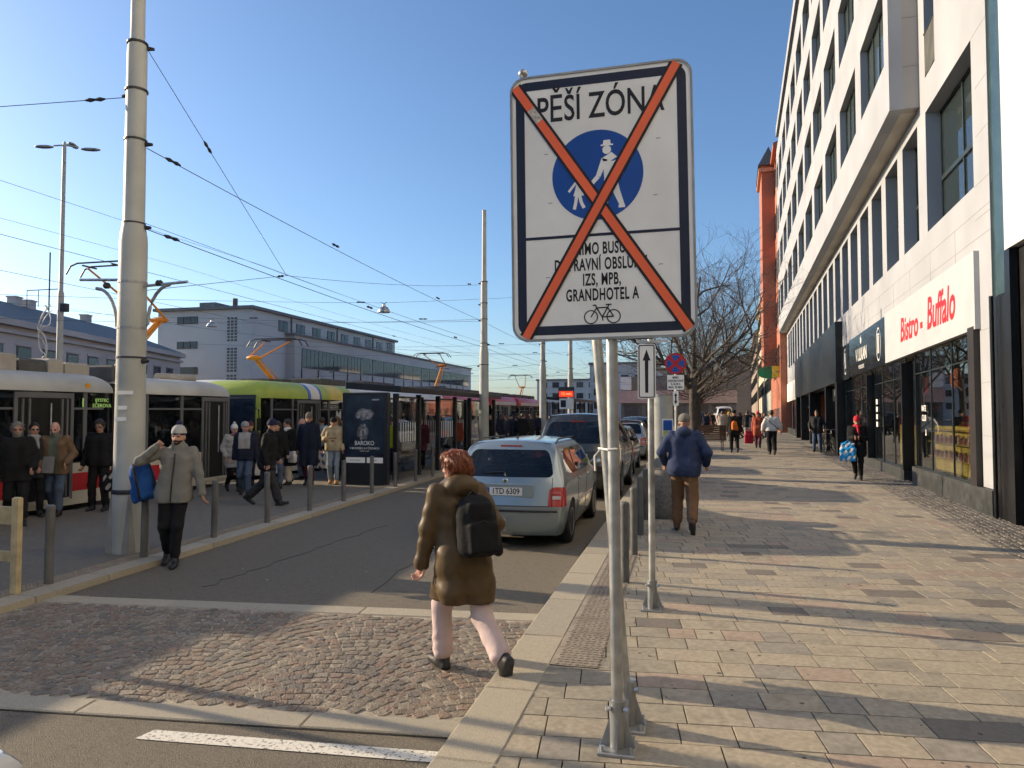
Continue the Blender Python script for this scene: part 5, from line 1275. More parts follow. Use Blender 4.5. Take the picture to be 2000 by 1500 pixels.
        b = MB(); b.tube([(side(y * sy, .56 * sz, s_) + s_ * .004, y * sy, .56 * sz) for y in (1.15, 1.5, 2., 2.5, 2.75)], .016, 6); b.build('rub_strip', paint, t)
        x_ = side(2.78 * sy, .97 * sz, s_); b = MB(); b.ell((x_ + s_ * .12, 2.72 * sy, 1.03 * sz), (.11, .065, .075)); b.box(x_ - .03, x_ + .03, 2.73 * sy, 2.79 * sy, .96 * sz, 1.0 * sz) if False else None; b.build('wing_mirror', paint, t, smooth=True)
        if rails:
            b = MB(); P_ = []
            for i in range(9):
                y = (.62 + 1.85 * i / 8) * sy; h = bvh.ray_cast(Vector((s_ * .585 * sx, y, 4)), Vector((0, 0, -1))); z = h[0].z if h[0] else 1.5 * sz
                P_.append((s_ * .585 * sx, y, z + (.055 if 0 < i < 8 else -.01)))
            b.tube(P_, .014, 6); b.build('roof_rail', m_trim, t)
    h = bvh.ray_cast(Vector((0, .75 * sy, 4)), Vector((0, 0, -1))); z = h[0].z if h[0] else 1.5
    b = MB(); b.prism([(-.03, 0), (.06, 0), (-.045, .085)], .012, Matrix.Translation((.006, .75 * sy, z - .005)) @ Matrix(((0, 0, -1, 0), (-1, 0, 0, 0), (0, 1, 0, 0), (0, 0, 0, 1)))); b.build('antenna', m_trim, t)
    b = MB(); yb0 = back(0, .3 * sz); b.tube([(.02, yb0 + .15, .26), (.02, yb0 - .07, .26), (.02, yb0 - .10, .34), (.02, yb0 - .10, .40)], .016, 8); b.ell((.02, yb0 - .10, .42), (.026, .026, .026)); b.build('tow_hook', m_galvd, t)
    b = MB(); b.cyl((-.45 * sx, yb0 - .01, .2), (-.45 * sx, yb0 + .2, .2), .025, n=10); b.build('exhaust', m_trim, t)
    b = MB(); b.bbox(-.62 * sx, .62 * sx, 1.0 * sy, 1.35 * sy, .6 * sz, 1.08 * sz, .06); b.build('rear_seat', m_trim, t)
    for x in (-.36, .36):
        for y in (1.12, 2.05): b = MB(); b.bbox(x * sx - .13, x * sx + .13, y * sy, y * sy + .1, 1.05 * sz, 1.22 * sz, .03); b.build('headrest', m_trim, t)
    return t
p_sil = mat('silver_blue_paint', (.27, .325, .345), .28, metal=.5, var=.0, coat=.9); p_dk = mat('dark_olive_paint', (.055, .055, .048), .25, metal=.4, var=.05, coat=1.)
p_sil2 = mat('silver_paint', (.45, .47, .48), .3, metal=.6, var=.04, coat=.9); p_blk = mat('black_paint', (.014, .015, .018), .2, metal=.2, var=.04, coat=1.); p_wh = mat('white_car_paint', (.72, .75, .78), .25, var=.03, coat=.8); p_bl = mat('blue_grey_paint', (.10, .13, .17), .25, metal=.4, var=.04, coat=1.)
car('silver estate car with roof rails parked nearest, plate 1TD 6309', (-2.50, 9.95, 0), R(-.4), p_sil, (1.04, 1.02, 1.02), '1TD 6309', bump_m=p_sil)
car('dark olive off-road car parked in front of the silver estate', (-2.36, 15.8, 0), R(-.3), p_dk, (1.16, 1.10, 1.22), 'BD 0643', 'suv', bump_m=p_dk)
car('black car parked between the off-road car and the silver hatchback', (-2.40, 21.9, 0), 0, p_blk, (1.06, 1.02, 1.0), '', details=False, rails=False)
car('silver hatchback parked right beyond the dark off-road car', (-2.36, 28.6, 0), 0, p_sil2, (1.05, 1.0, 1.06), '3B8 2217', 'hatch', rails=False)
car('dark blue car parked far along the kerb', (-2.4, 35.4, 0), 0, p_bl, (1.05, 1.05, 1.12), '', details=False)
car('white delivery van parked far down the pavement', (4.6, 88, PZ), R(4), p_wh, (1.22, 1.25, 1.55), '', 'suv', details=False, name='white_van')
car('white car crossing at the very bottom left corner', (-2.86, -1.99, 0), R(3), p_wh, (1.05, .98, .97), '', details=False, name='white_car')
car('black car standing under the trees on the far pavement', (1.3, 62, PZ), R(6), p_blk, (1.1, 1.0, 1.15), '', details=False, name='dark_car')
# ================================================================ PEOPLE (bodies and clothes grown from blended distance fields)
def smin(a, b, k):
    h = np.clip(.5 + .5 * (a - b) / k, 0, 1); return a + (b - a) * h - k * h * (1 - h)
class Field:
    def __init__(s): s.pr = []
    def cone(s, a, b, ra, rb, k=.03): s.pr.append(('c', np.array(a, float), np.array(b, float), ra, rb, k)); return s
    def box(s, c, b, r, k=.03): s.pr.append(('b', np.array(c, float), np.array(b, float), r, None, k)); return s
    def ell(s, c, r, k=.03, rot=None): s.pr.append(('e', np.array(c, float), np.array(r, float), rot, None, k)); return s
    def mesh(s, vox, cuts=(), disp=None):
        lo = np.full(3, 1e9); hi = -lo
        for p in s.pr:
            if p[0] == 'c':
                r = max(p[3], p[4]); lo = np.minimum(lo, np.minimum(p[1], p[2]) - r); hi = np.maximum(hi, np.maximum(p[1], p[2]) + r)
            else: r = p[2].max() + (p[3] if p[0] == 'b' else 0); lo = np.minimum(lo, p[1] - r); hi = np.maximum(hi, p[1] + r)
        lo -= vox * 3; hi += vox * 3
        n = np.ceil((hi - lo) / vox).astype(int) + 1
        ax = [lo[i] + vox * np.arange(n[i]) for i in range(3)]
        f = np.full(n, .3)
        for p in s.pr:
            k = p[5]
            if p[0] == 'c': r = max(p[3], p[4]); a = np.minimum(p[1], p[2]) - r; b = np.maximum(p[1], p[2]) + r
            else: r = p[2].max() + (p[3] if p[0] == 'b' else 0); a = p[1] - r; b = p[1] + r
            m_ = k + 3 * vox; i0 = np.maximum(0, np.floor((a - m_ - lo) / vox).astype(int)); i1 = np.minimum(n, np.ceil((b + m_ - lo) / vox).astype(int) + 1)
            sl = tuple(slice(i0[i], i1[i]) for i in range(3))
            X, Y, Z = np.meshgrid(ax[0][sl[0]], ax[1][sl[1]], ax[2][sl[2]], indexing='ij')
            if p[0] == 'c':
                ba = p[2] - p[1]; L = max(1e-9, ba @ ba); t = np.clip(((X - p[1][0]) * ba[0] + (Y - p[1][1]) * ba[1] + (Z - p[1][2]) * ba[2]) / L, 0, 1)
                d = np.sqrt((X - p[1][0] - t * ba[0]) ** 2 + (Y - p[1][1] - t * ba[1]) ** 2 + (Z - p[1][2] - t * ba[2]) ** 2) - (p[3] + (p[4] - p[3]) * t)
            elif p[0] == 'b':
                q = [np.abs(W_) - p[2][i] for i, W_ in enumerate((X - p[1][0], Y - p[1][1], Z - p[1][2]))]; d = np.sqrt(sum(np.maximum(v, 0) ** 2 for v in q)) + np.minimum(np.maximum(np.maximum(q[0], q[1]), q[2]), 0) - p[3]
            else:
                q = [X - p[1][0], Y - p[1][1], Z - p[1][2]]
                if p[3] is not None: Rm = p[3]; q = [Rm[0, i] * q[0] + Rm[1, i] * q[1] + Rm[2, i] * q[2] for i in range(3)]
                k0 = np.sqrt(sum((q[i] / p[2][i]) ** 2 for i in range(3))); k1 = np.sqrt(sum((q[i] / p[2][i] ** 2) ** 2 for i in range(3))) + 1e-9; d = k0 * (k0 - 1) / k1
            f[sl] = smin(f[sl], d, k)
        if cuts or disp:
            X, Y, Z = np.meshgrid(*ax, indexing='ij')
            if disp: f = f + disp(X, Y, Z)
            for nn, dd in cuts: f = np.maximum(f, nn[0] * X + nn[1] * Y + nn[2] * Z - dd)
        return nets(f, lo, vox)
def nets(f, lo, h):
    f[0] = f[-1] = .2; f[:, 0] = f[:, -1] = .2; f[:, :, 0] = f[:, :, -1] = .2
    g = f < 0; nx, ny, nz = f.shape
    cs = np.zeros((nx - 1, ny - 1, nz - 1), int)
    for a in (0, 1):
        for b in (0, 1):
            for c in (0, 1): cs += g[a:nx - 1 + a, b:ny - 1 + b, c:nz - 1 + c]
    act = (cs > 0) & (cs < 8); I = np.argwhere(act); idx = -np.ones(act.shape, int); idx[act] = np.arange(len(I))
    if not len(I): return np.zeros((0, 3)), []
    acc = np.zeros((len(I), 3)); cnt = np.zeros(len(I))
    cor = [(a, b, c) for a in (0, 1) for b in (0, 1) for c in (0, 1)]
    for i, a in enumerate(cor):
        for b in cor[i + 1:]:
            if sum(abs(a[q] - b[q]) for q in range(3)) != 1: continue
            va = f[I[:, 0] + a[0], I[:, 1] + a[1], I[:, 2] + a[2]]; vb = f[I[:, 0] + b[0], I[:, 1] + b[1], I[:, 2] + b[2]]
            m = (va < 0) != (vb < 0); t = np.where(m, va / np.where(m, va - vb, 1), 0)
            p = np.array(a)[None] + t[:, None] * (np.array(b) - np.array(a))[None]
            acc[m] += p[m]; cnt[m] += 1
    V = lo + h * (I + acc / cnt[:, None]); Fs = []
    for d in range(3):
        e1, e2 = [(1, 2), (2, 0), (0, 1)][d]
        A = [slice(None)] * 3; B = [slice(None)] * 3; A[d] = slice(0, -1); B[d] = slice(1, None)
        ga = g[tuple(A)]; gb = g[tuple(B)]
        for s_ in (0, 1):
            E = np.argwhere((ga & ~gb) if s_ == 0 else (~ga & gb))
            E = E[(E[:, e1] > 0) & (E[:, e2] > 0) & (E[:, e1] < f.shape[e1] - 1) & (E[:, e2] < f.shape[e2] - 1)]
            if not len(E): continue
            q = []
            for o1, o2 in ((-1, -1), (0, -1), (0, 0), (-1, 0)):
                c = E.copy(); c[:, e1] += o1; c[:, e2] += o2; q.append(idx[c[:, 0], c[:, 1], c[:, 2]])
            Q = np.stack(q, 1); Fs.append(Q if s_ == 0 else Q[:, ::-1])
    return V, np.concatenate(Fs)
def fmesh(name, VF, mats_, parent, mfun=None, extra=None):
    V, Fq = VF; V = [tuple(v) for v in V]; Fl = [tuple(int(i) for i in q) for q in Fq]; mi = [0] * len(Fl)
    if mfun is not None and len(Fl):
        c = np.array(V)[np.array(Fl)].mean(1); mi = [int(x) for x in mfun(c)]
    if extra: k = len(V); V += extra.v; Fl += [tuple(i + k for i in q) for q in extra.f]; mi += [0] * len(extra.f)
    me = bpy.data.meshes.new(name); me.from_pydata(V, [], Fl)
    for m in mats_: me.materials.append(m)
    me.polygons.foreach_set('material_index', mi); me.polygons.foreach_set('use_smooth', [True] * len(Fl)); me.update()
    o = bpy.data.objects.new(name, me); C.objects.link(o); o.parent = parent; return o
def ik(a, c, l1, l2, pole):
    a = np.array(a, float); c = np.array(c, float); d = c - a; L = np.linalg.norm(d)
    if L > (l1 + l2) * .999: c = a + d / L * (l1 + l2) * .999; d = c - a; L = np.linalg.norm(d)
    u = d / L; x = (l1 * l1 - l2 * l2 + L * L) / (2 * L); hh = math.sqrt(max(0, l1 * l1 - x * x)); p = np.array(pole, float); p = p - u * (p @ u); p /= np.linalg.norm(p) + 1e-9
    return a + u * x + p * hh, c
def hand_geo(w, d, nrm, side, curl):
    """palm plus five fingers; w wrist, d finger direction, nrm palm normal"""
    b = MB(); w = Vector(w); d = Vector(d).normalized(); nrm = Vector(nrm); nrm = (nrm - d * nrm.dot(d)).normalized(); s_ = d.cross(nrm) * side
    M = Matrix((s_, d, nrm)).transposed().to_4x4(); M.translation = w
    b.ell((0, .045, 0), (.040, .055, .017), 10, 8, M)
    for i, (x, L) in enumerate(((-.030, .066), (-.010, .078), (.010, .074), (.029, .058))):
        p = Vector((x, .088, 0)); pts = [p - Vector((0, .02, 0)), p]; a = 0
        for j in range(3):
            a += curl * (1 + .1 * i); p = p + Vector((0, math.cos(a), -math.sin(a))) * (L * (.45, .32, .23)[j]); pts.append(p)
        b.tube([M @ q for q in pts], .009, 7, rs=[.0095, .0095, .009, .0082, .006])
    p = Vector((-.032, .02, 0)); pts = [p, p + Vector((-.022, .025, -.006)), p + Vector((-.032, .052, -.016)), p + Vector((-.030, .075, -.024))]
    b.tube([M @ q for q in pts], .01, 7, rs=[.012, .0115, .010, .007]); return b
SKIN = mat('skin', (.50, .285, .195), .55, var=.06, vs=20, spec=.3); SKIN2 = mat('skin_pink', (.56, .31, .24), .55, var=.06, vs=20, spec=.3)
m_eye = mat('eye_dark', (.02, .016, .014), .3); m_lip = mat('lips', (.36, .12, .10), .5); m_shoe = mat('black_shoe', (.016, .016, .017), .55, var=.2); m_sole = mat('shoe_sole', (.05, .05, .05), .8)
def cloth(name, c, var=.1, bump=.35, bs=90, rough=.85): return mat('cloth_' + name, c, rough, var=var, vs=9, bump=bump, bs=bs, spec=.25)
def person(label, loc, rz, h, feet=((-.1, .12, 0, 0), (.1, -.16, .03, 25)), hands=None, lean=3., sway=0., head=(0, 0), top=None, leg=None, shoe=None, hat='hair', hatm=None, skin=None, beard=None,
           glasses=False, scarf=None, vox=.016, fingers=False, curl=(.5, .5), belly=1., pompom=None, bald_rim=None):
    t = thing('person', label, 'person', loc, rz); s = h / 1.75; t.scale = (s, s, s)
    skin = skin or SKIN; top = top or {}; leg = leg or {}; bulk = top.get('bulk', 1.)
    fl, fr_ = feet; drop = .0
    hipz = .915 - .06 * min(1., abs(fl[1] - fr_[1]) / .7) ** 2
    ln = math.tan(R(lean)); sw = math.tan(R(sway))
    def bp(x, y, z): q = z - hipz; return np.array([x + sw * q, y + ln * q, z - (0.915 - hipz) if z >= .99 else z])
    up = -(0.915 - hipz)
    sh = [bp(x, -.01, 1.415 + 0) for x in (-.18, .18)]; neck = bp(0, 0, 1.47)
    hd = bp(0, .012, 1.50)
    yaw, pit = R(head[0]), R(head[1]); cy, sy_ = math.cos(yaw), math.sin(yaw); cp, sp = math.cos(pit), math.sin(pit)
    HR = np.array([[cy, -sy_, 0], [sy_, cy, 0], [0, 0, 1]]) @ np.array([[1, 0, 0], [0, cp, -sp], [0, sp, cp]])   # head-local to body
    HP = lambda x, y, z: hd + HR @ np.array([x, y, z])
    hips = [np.array([x, 0, hipz]) for x in (-.088, .088)]; ank = []; knee = []
    for f_, hp_ in zip((fl, fr_), hips):
        a = np.array([f_[0], f_[1] - .03, .085 + f_[2] + .09 * math.sin(R(f_[3]))]); k_, a = ik(hp_, a, .425, .415, (f_[0] * .3, 1, 0)); ank.append(a); knee.append(k_)
    if hands is None: hands = ((-.27, .05, .82), (.27, -.02, .82))
    elb = []; wr = []
    for i, hn in enumerate(hands):
        sgn = -1 if i == 0 else 1; pole = (sgn * .6, -1, -.15) if len(hn) < 4 else hn[3]
        e, w = ik(sh[i], hn[:3], .29, .255, pole); elb.append(e); wr.append(w)
    # ---- body
    F_ = Field(); F_.ell(HP(0, -.012, .135), (.074, .092, .098), .02, HR).ell(HP(0, .018, .065), (.058, .070, .072), .03, HR).cone(neck, HP(0, -.01, .06), .055, .050, .02)
    if vox <= .02:
        F_.cone(HP(0, .082, .105), HP(0, .098, .072), .010, .015, .012); F_.ell(HP(0, .05, .03), (.03, .03, .022), .02, HR)
        for q in (-1, 1): F_.ell(HP(q * .074, -.012, .09), (.012, .02, .03), .008, HR); F_.ell(HP(q * .03, .07, .125), (.026, .018, .010), .012, HR)
    F_.cone(bp(0, -.01, 1.0), bp(0, -.02, 1.36), .085, .075, .03)
    for i in (0, 1):
        F_.cone(bp(0, -.02, 1.36), sh[i], .05, .045, .03).cone(sh[i], elb[i], .045, .036, .03).cone(elb[i], wr[i], .036, .027, .02)
        F_.cone(hips[i], knee[i], .075, .05, .04).cone(knee[i], ank[i], .05, .036, .03).cone(bp(0, 0, 1.0), hips[i], .1, .09, .05)
    def mf(c):
        q = (c - hd) @ HR; r_ = np.zeros(len(c), int)
        for sx_ in (-1, 1): r_[np.linalg.norm((q - [sx_ * .031, .078, .106]) / [1.3, 1, .8], axis=1) < .0135] = 1
        r_[(np.abs(q[:, 0]) < .024) & (np.abs(q[:, 2] - .036) < .008) & (q[:, 1] > .05)] = 2
        if beard is not None: r_[(q[:, 2] < .062) & (q[:, 1] > .0) & (q[:, 2] > -.05) & ~((np.abs(q[:, 0]) < .022) & (np.abs(q[:, 2] - .036) < .008)) & (r_ == 0)] = 3; r_[(np.abs(q[:, 0]) < .036) & (np.abs(q[:, 2] - .054) < .009) & (q[:, 1] > .06)] = 3
        return r_
    ex = None
    if True:
        ex = MB()
        for i in (0, 1):
            d = wr[i] - elb[i]; d = d / np.linalg.norm(d); sgn = -1 if i == 0 else 1
            if fingers or vox <= .018:
                g = hand_geo(wr[i] - d * .005, d, (-sgn * .9, .15, .1) if len(hands[i]) < 5 else hands[i][4], sgn, curl[i]); ex.add(g.v, g.f)
            else: ex.ell(wr[i] + d * .07, (.03, .035, .06), 8, 6)
    fmesh('body', F_.mesh(vox if vox > .018 else vox * .7), [skin, m_eye, m_lip, beard or skin], t, mf if vox <= .02 else None, ex)
    # ---- trousers
    lw = leg.get('w', 1.); lm = leg.get('m', m_signk); ph = random.uniform(0, 6); F_ = Field()
    F_.ell((0, -.005, hipz - .01), (.15, .10, .11), .05)
    for i in (0, 1):
        a = ank[i] + (knee[i] - ank[i]) * .17; F_.cone(hips[i] + [0, -.005, 0], knee[i], .094 * (.5 + .5 * lw), .070 * lw, .05).cone(knee[i], a, .068 * lw, .060 * lw * leg.get('flare', 1.), .03)
    wr_ = lambda X, Y, Z: .004 * np.sin(27 * Z + 24 * X + ph) * np.sin(19 * Y + 13 * Z + 11 * X) + .0022 * np.sin(83 * Z + 47 * Y + 31 * X + ph) * (Z < .3)
    fmesh('trousers', F_.mesh(vox, (), wr_), [lm], t)
    # ---- shoes
    for i, f_ in enumerate((fl, fr_)):
        a = ank[i]; pt = R(f_[3]); fw = np.array([0, math.cos(pt), -math.sin(pt)]); dn = np.array([0, -math.sin(pt), -math.cos(pt)])
        ou = np.array([.25 * (f_[0] / abs(f_[0] + 1e-6)) * .4, 0, 0]); F_ = Field()
        hl = a + dn * .045 - fw * .045; to = a + dn * .055 + fw * .165 + ou * .1; F_.cone(hl, to, .043, .036, .02).cone(a + dn * .0, a + dn * .04 + fw * .05, .048, .045, .03).cone(a + [0, 0, .03], a, .05, .048, .02)
        V = F_.mesh(min(vox, .014), [((dn[0], dn[1], dn[2]), float(dn @ (a + dn * .082)))]); so_ = fmesh('shoe', V, [shoe or m_shoe, m_sole], t, lambda c, a=a, dn=dn: ((c - a) @ dn > .066).astype(int))
    # ---- jacket
    hem = top.get('hem', .80); jm = top.get('m', m_signk); ar_ = top.get('arm', 1.) * (.6 + .4 * bulk); F_ = Field(); ph = random.uniform(0, 6)
    for q in (-1, 1):
        F_.cone(bp(q * .075 * bulk, .0, 1.32), bp(q * .075 * bulk, .015 * belly, 1.02), .118 * bulk, .112 * bulk * (.6 + .4 * belly), .06)
        F_.cone(bp(q * .075 * bulk, .012 * belly, 1.02), np.array([q * .09 * top.get('skirt', 1.) + (fl[0] + fr_[0]) * .2, .0 + (fl[1] + fr_[1]) * .15, hem + .10]), .112 * bulk, .115 * bulk * top.get('skirt', 1.), .06)
    F_.ell((0, -.005, hipz + .02), (.175 * bulk, .128 * bulk, .16), .05)
    for i in (0, 1):
        dz_ = hips[i][2] - knee[i][2]; f_ = min(1., max(0., (hips[i][2] - hem) / max(.05, dz_)))
        F_.cone(hips[i], hips[i] + (knee[i] - hips[i]) * f_, .094 * (.5 + .5 * lw) + .028, (.094 * (.5 + .5 * lw)) * (1 - f_) + .072 * lw * f_ + .030, .05)
    F_.cone(sh[0] + [.03, 0, -.02], sh[1] + [-.03, 0, -.02], .070, .070, .05).cone(bp(0, -.01, 1.36), bp(0, -.005, 1.45), .085, .07, .05)
    for i in (0, 1):
        w = wr[i] - (wr[i] - elb[i]) / np.linalg.norm(wr[i] - elb[i]) * top.get('short', .0); F_.cone(sh[i], elb[i], .068 * ar_, .060 * ar_, .035).cone(elb[i], w, .060 * ar_, .050 * ar_, .02)
    if top.get('collar'): F_.cone(bp(0, -.01, 1.45), bp(0, -.005, 1.45 + top['collar']), .075, .08, .02)
    if top.get('hood'): F_.ell(bp(0, -.095, 1.47), (.13 * top['hood'], .085 * top['hood'], .085 * top['hood']), .03).ell(bp(0, -.02, 1.475), (.125 * top['hood'], .11 * top['hood'], .05 * top['hood']), .03)
    qs = top.get('quilt', 0.)
    def dsp(X, Y, Z):
        d = .005 * np.sin(17 * Z + 9 * X + ph) * np.sin(13 * X - 11 * Y + 2 * ph) + .003 * np.sin(48 * Z - 33 * np.abs(X) + ph + 2 * np.sin(9 * X + 7 * Y)) * (np.abs(X) > .13)
        if qs: d = d - top.get('qa', .013) * np.abs(np.sin(PI * Z / qs)) + .4 * top.get('qa', .013)
        return d
    cuts = [((0, 0, -1), -hem)]
    jp = top.get('panel'); mf2 = None; ms = [jm]
    if jp is not None:
        ms = [jm, jp]; mf2 = top['pf']
    fmesh(top.get('name', 'jacket'), F_.mesh(vox, cuts, dsp), ms, t, mf2)
    if top.get('zip'):
        b = MB(); pts = [bp(0, .118 * bulk + .012 + (.02 if z < 1.2 else 0), z) for z in (hem + .02, .95, 1.1, 1.25, 1.40)]; b.tube(pts, .008, 5); b.build('zip', top['zip'], t)
    # ---- head gear
    if hat == 'bald' and bald_rim is not None:
        F_ = Field(); F_.ell(HP(0, -.02, .10), (.079, .094, .07), .01, HR); ny = -HR[:, 1]; fmesh('hair', F_.mesh(min(vox, .013), [(-ny, float(-ny @ HP(0, -.01, 0))), (HR[:, 2], float(HR[:, 2] @ HP(0, 0, .15)))]), [bald_rim], t)
    if hat in ('hair', 'long', 'bun'):
        F_ = Field(); F_.ell(HP(0, -.018, .142), (.085, .102, .105), .02, HR)
        if hat == 'long': F_.cone(HP(-.05, -.06, .12), HP(-.06, -.07, -.12), .05, .045, .03).cone(HP(.05, -.06, .12), HP(.06, -.07, -.12), .05, .045, .03)
        if hat == 'bun': F_.ell(HP(.02, -.10, .10), (.055, .05, .055), .03).cone(HP(.02, -.09, .08), HP(.06, -.12, -.04), .04, .025, .03).ell(HP(0, -.015, .13), (.093, .108, .108), .03, HR).ell(HP(-.02, .03, .20), (.05, .06, .03), .03, HR).ell(HP(.05, -.03, .19), (.04, .06, .035), .03, HR)
        n1 = HR @ np.array([0, .86, -.5]); hd_ = lambda X, Y, Z: .003 * np.sin(50 * X + 22 * Z + 3) * np.sin(35 * Y + 9 * X)
        VF = F_.mesh(min(vox, .011), [(n1, float(n1 @ HP(0, .045, .135)))], hd_); fmesh('hair', VF, [hatm], t)
        if fingers or vox <= .0155:
            st_ = MB(); rs_ = random.Random(5); Vh = VF[0]; cH = HP(0, -.02, .11)
            for q in range(420 if fingers else 140):
                p = Vector(Vh[rs_.randrange(len(Vh))]); o_ = (p - Vector(cH)).normalized(); dn_ = Vector((rs_.gauss(0, .45), rs_.gauss(-.15, .45), -1)); dn_ = (dn_ - o_ * dn_.dot(o_) * .85).normalized(); L_ = rs_.uniform(.03, .085)
                st_.tube([p - o_ * .003, p + dn_ * L_ * .4 + o_ * .006, p + dn_ * L_ * .75 + o_ * .007, p + dn_ * L_ + o_ * rs_.uniform(-.004, .012)], .003, 3, cap=False, rs=[.0038, .0034, .0024, .0008])
            so_ = st_.build('hair_strands', hatm, t, smooth=True); so_['kind'] = 'stuff'
    elif hat in ('beanie', 'cap', 'hood'):
        F_ = Field(); zc = .118 if hat != 'hood' else -.02
        F_.ell(HP(0, -.015, .15), (.088, .106, .112 if hat == 'beanie' else .095), .02, HR)
        if hat == 'hood': F_.ell(HP(0, -.04, .10), (.12, .12, .16), .04, HR)
        if hat == 'cap': F_.ell(HP(0, .10, .128), (.065, .07, .012), .01, HR)
        n1 = HR @ np.array([0, .1, -1.]); n2 = HR @ np.array([0, 1., -.3]); cu = [(n1, float(n1 @ HP(0, 0, zc)))]
        if hat == 'hood': cu = [(n2, float(n2 @ HP(0, .05, .1)))]
        rb = lambda X, Y, Z: .002 * np.sin(260 * np.arctan2(Y - hd[1], X - hd[0]) / 6.28)
        o = fmesh('hat' if hat != 'hood' else 'hood', F_.mesh(min(vox, .013), cu, rb if hat == 'beanie' else None), [hatm, pompom or hatm], t, (lambda c: ((((c - hd) @ HR)[:, 2] < .148) ).astype(int)) if pompom else None)
        if pompom: b = MB(); b.ell(HP(0, -.015, .275), (.036, .036, .034)); b.build('pompom', pompom, t, smooth=True)
    if glasses:
        b = MB()
        for q in (-1, 1):
            b.tube([HP(q * .034 + .024 * math.cos(a_), .094, .108 + .017 * math.sin(a_)) for a_ in [i * PI / 5 for i in range(11)]], .003, 5); b.tube([HP(q * .058, .092, .112), HP(q * .078, .04, .115), HP(q * .078, -.01, .11)], .003, 5)
            if glasses == 'dark': b.prism([(q * .034 + .024 * math.cos(a_), .108 + .017 * math.sin(a_)) for a_ in [i * PI / 5 for i in range(10)]], .002, Matrix([[*HR[:, 0], 0], [*HR[:, 2], 0], [*HR[:, 1], 0], [0, 0, 0, 1]]).transposed().to_4x4() if False else Matrix(((HR[0, 0], HR[0, 2], HR[0, 1], HP(0, .092, 0)[0]), (HR[1, 0], HR[1, 2], HR[1, 1], HP(0, .092, 0)[1]), (HR[2, 0], HR[2, 2], HR[2, 1], HP(0, .092, 0)[2]), (0, 0, 0, 1))))
        b.build('glasses', m_signk, t)
    if scarf is not None:
        F_ = Field(); F_.ell(bp(0, .02, 1.475), (.105, .11, .05), .03).cone(bp(-.02, .11, 1.46), bp(-.04, .14, 1.28), .035, .03, .03); fmesh('scarf', F_.mesh(min(vox, .016)), [scarf], t)
    return t
def backpack(label, P, loc, rz, w, hh, d, m, m2, tilt=0., vox=.016, name='backpack'):
    t = thing(name, label, 'bag', loc, rz); t.rotation_euler = (tilt[0] if isinstance(tilt, tuple) else tilt, tilt[1] if isinstance(tilt, tuple) else 0, rz)
    F_ = Field(); F_.box((0, 0, hh * .42), (w * .5 - .085, d * .40 - .075, hh * .38 - .08), .085, .03).ell((0, .0, hh * .80), (w * .44, d * .40, hh * .2), .05).box((0, -d * .42, hh * .30), (w * .38 - .03, d * .16 - .02, hh * .24 - .03), .028, .02).box((0, -d * .34, hh * .72), (w * .34 - .03, .012, hh * .12 - .02), .022, .02).cone((w * .5, 0, hh * .08), (w * .5, 0, hh * .34), .035, .03, .02)
    fmesh('pack', F_.mesh(vox, (), lambda X, Y, Z: .004 * np.sin(28 * Z + 15 * X) * np.sin(20 * X + 3) - .003 * np.abs(np.sin(13 * Z))), [m], t)
    for s_ in (-1, 1): b = MB(); b.tube([(s_ * w * .28, d * .35, hh * .95), (s_ * w * .33, d * .62, hh * .85), (s_ * w * .36, d * .66, hh * .5), (s_ * w * .36, d * .4, hh * .1)], .016, 6); b.build('strap', m2, t)
    b = MB(); b.tube([(-.05, d * .1, hh * .97), (0, d * .1, hh * 1.07), (.05, d * .1, hh * .97)], .010, 6); b.build('handle', m2, t)
    b = MB(); b.tube([(-w * .34, -d * .42, hh * .5), (0, -d * .6, hh * .56), (w * .34, -d * .42, hh * .5)], .006, 5); b.build('zip', m2, t); return t
def carrier(label, loc, rz, w, hh, m, m2=None, name='carrier_bag'):
    t = thing(name, label, 'bag', loc, rz); F_ = Field(); F_.box((0, 0, -hh * .66), (w * .5 - .04, w * .20 - .03, hh * .30 - .03), .03, .03).box((0, 0, -hh * .36), (w * .42 - .03, .02, hh * .2), .02, .06).cone((-w * .25, 0, -hh * .2), (-.02, 0, -.03), .03, .012, .03).cone((w * .25, 0, -hh * .2), (.02, 0, -.03), .03, .012, .03)
    fmesh('bag_body', F_.mesh(.012, (), lambda X, Y, Z: .006 * np.sin(50 * X + 20 * Z) * np.sin(30 * Z)), [m, m2 or m], t, lambda c: ((np.sin(c[:, 2] * 23 + c[:, 0] * 31 + 1) * np.sin(c[:, 2] * 11 - c[:, 0] * 17) > .25)).astype(int)); b = MB()
    for s_ in (-1, 1): b.tube([(s_ * .03, 0, -.1), (s_ * .015, 0, -.03), (0, 0, .01)], .006, 5)
    b.build('handles', m, t); return t
# ================================================================ THE CAST
def face(dx, dy): return math.atan2(-dx, dy)
def lw(loc, rz, p, s=1.):
    c, q = math.cos(rz), math.sin(rz); return (loc[0] + (p[0] * c - p[1] * q) * s, loc[1] + (p[0] * q + p[1] * c) * s, loc[2] + p[2] * s)
k_olive = cloth('olive_brown', (.10, .066, .032), .12, .2, 8, .5); k_pink = cloth('pale_pink', (.60, .47, .45), .08, .35, 12); k_black = cloth('black', (.013, .013, .014)); k_navy = cloth('navy', (.016, .02, .038)); k_char = cloth('charcoal', (.035, .035, .037))
k_grey = cloth('parka_grey', (.20, .195, .175), .12, .45, 12); k_blue = cloth('bright_blue', (.02, .09, .32)); k_jblue = cloth('jacket_blue', (.035, .05, .105), .12, .45, 11); k_brown = cloth('trouser_brown', (.19, .105, .055), .12, .45, 11); k_jean = cloth('jeans', (.07, .10, .16)); k_ljean = cloth('light_jeans', (.22, .27, .33))
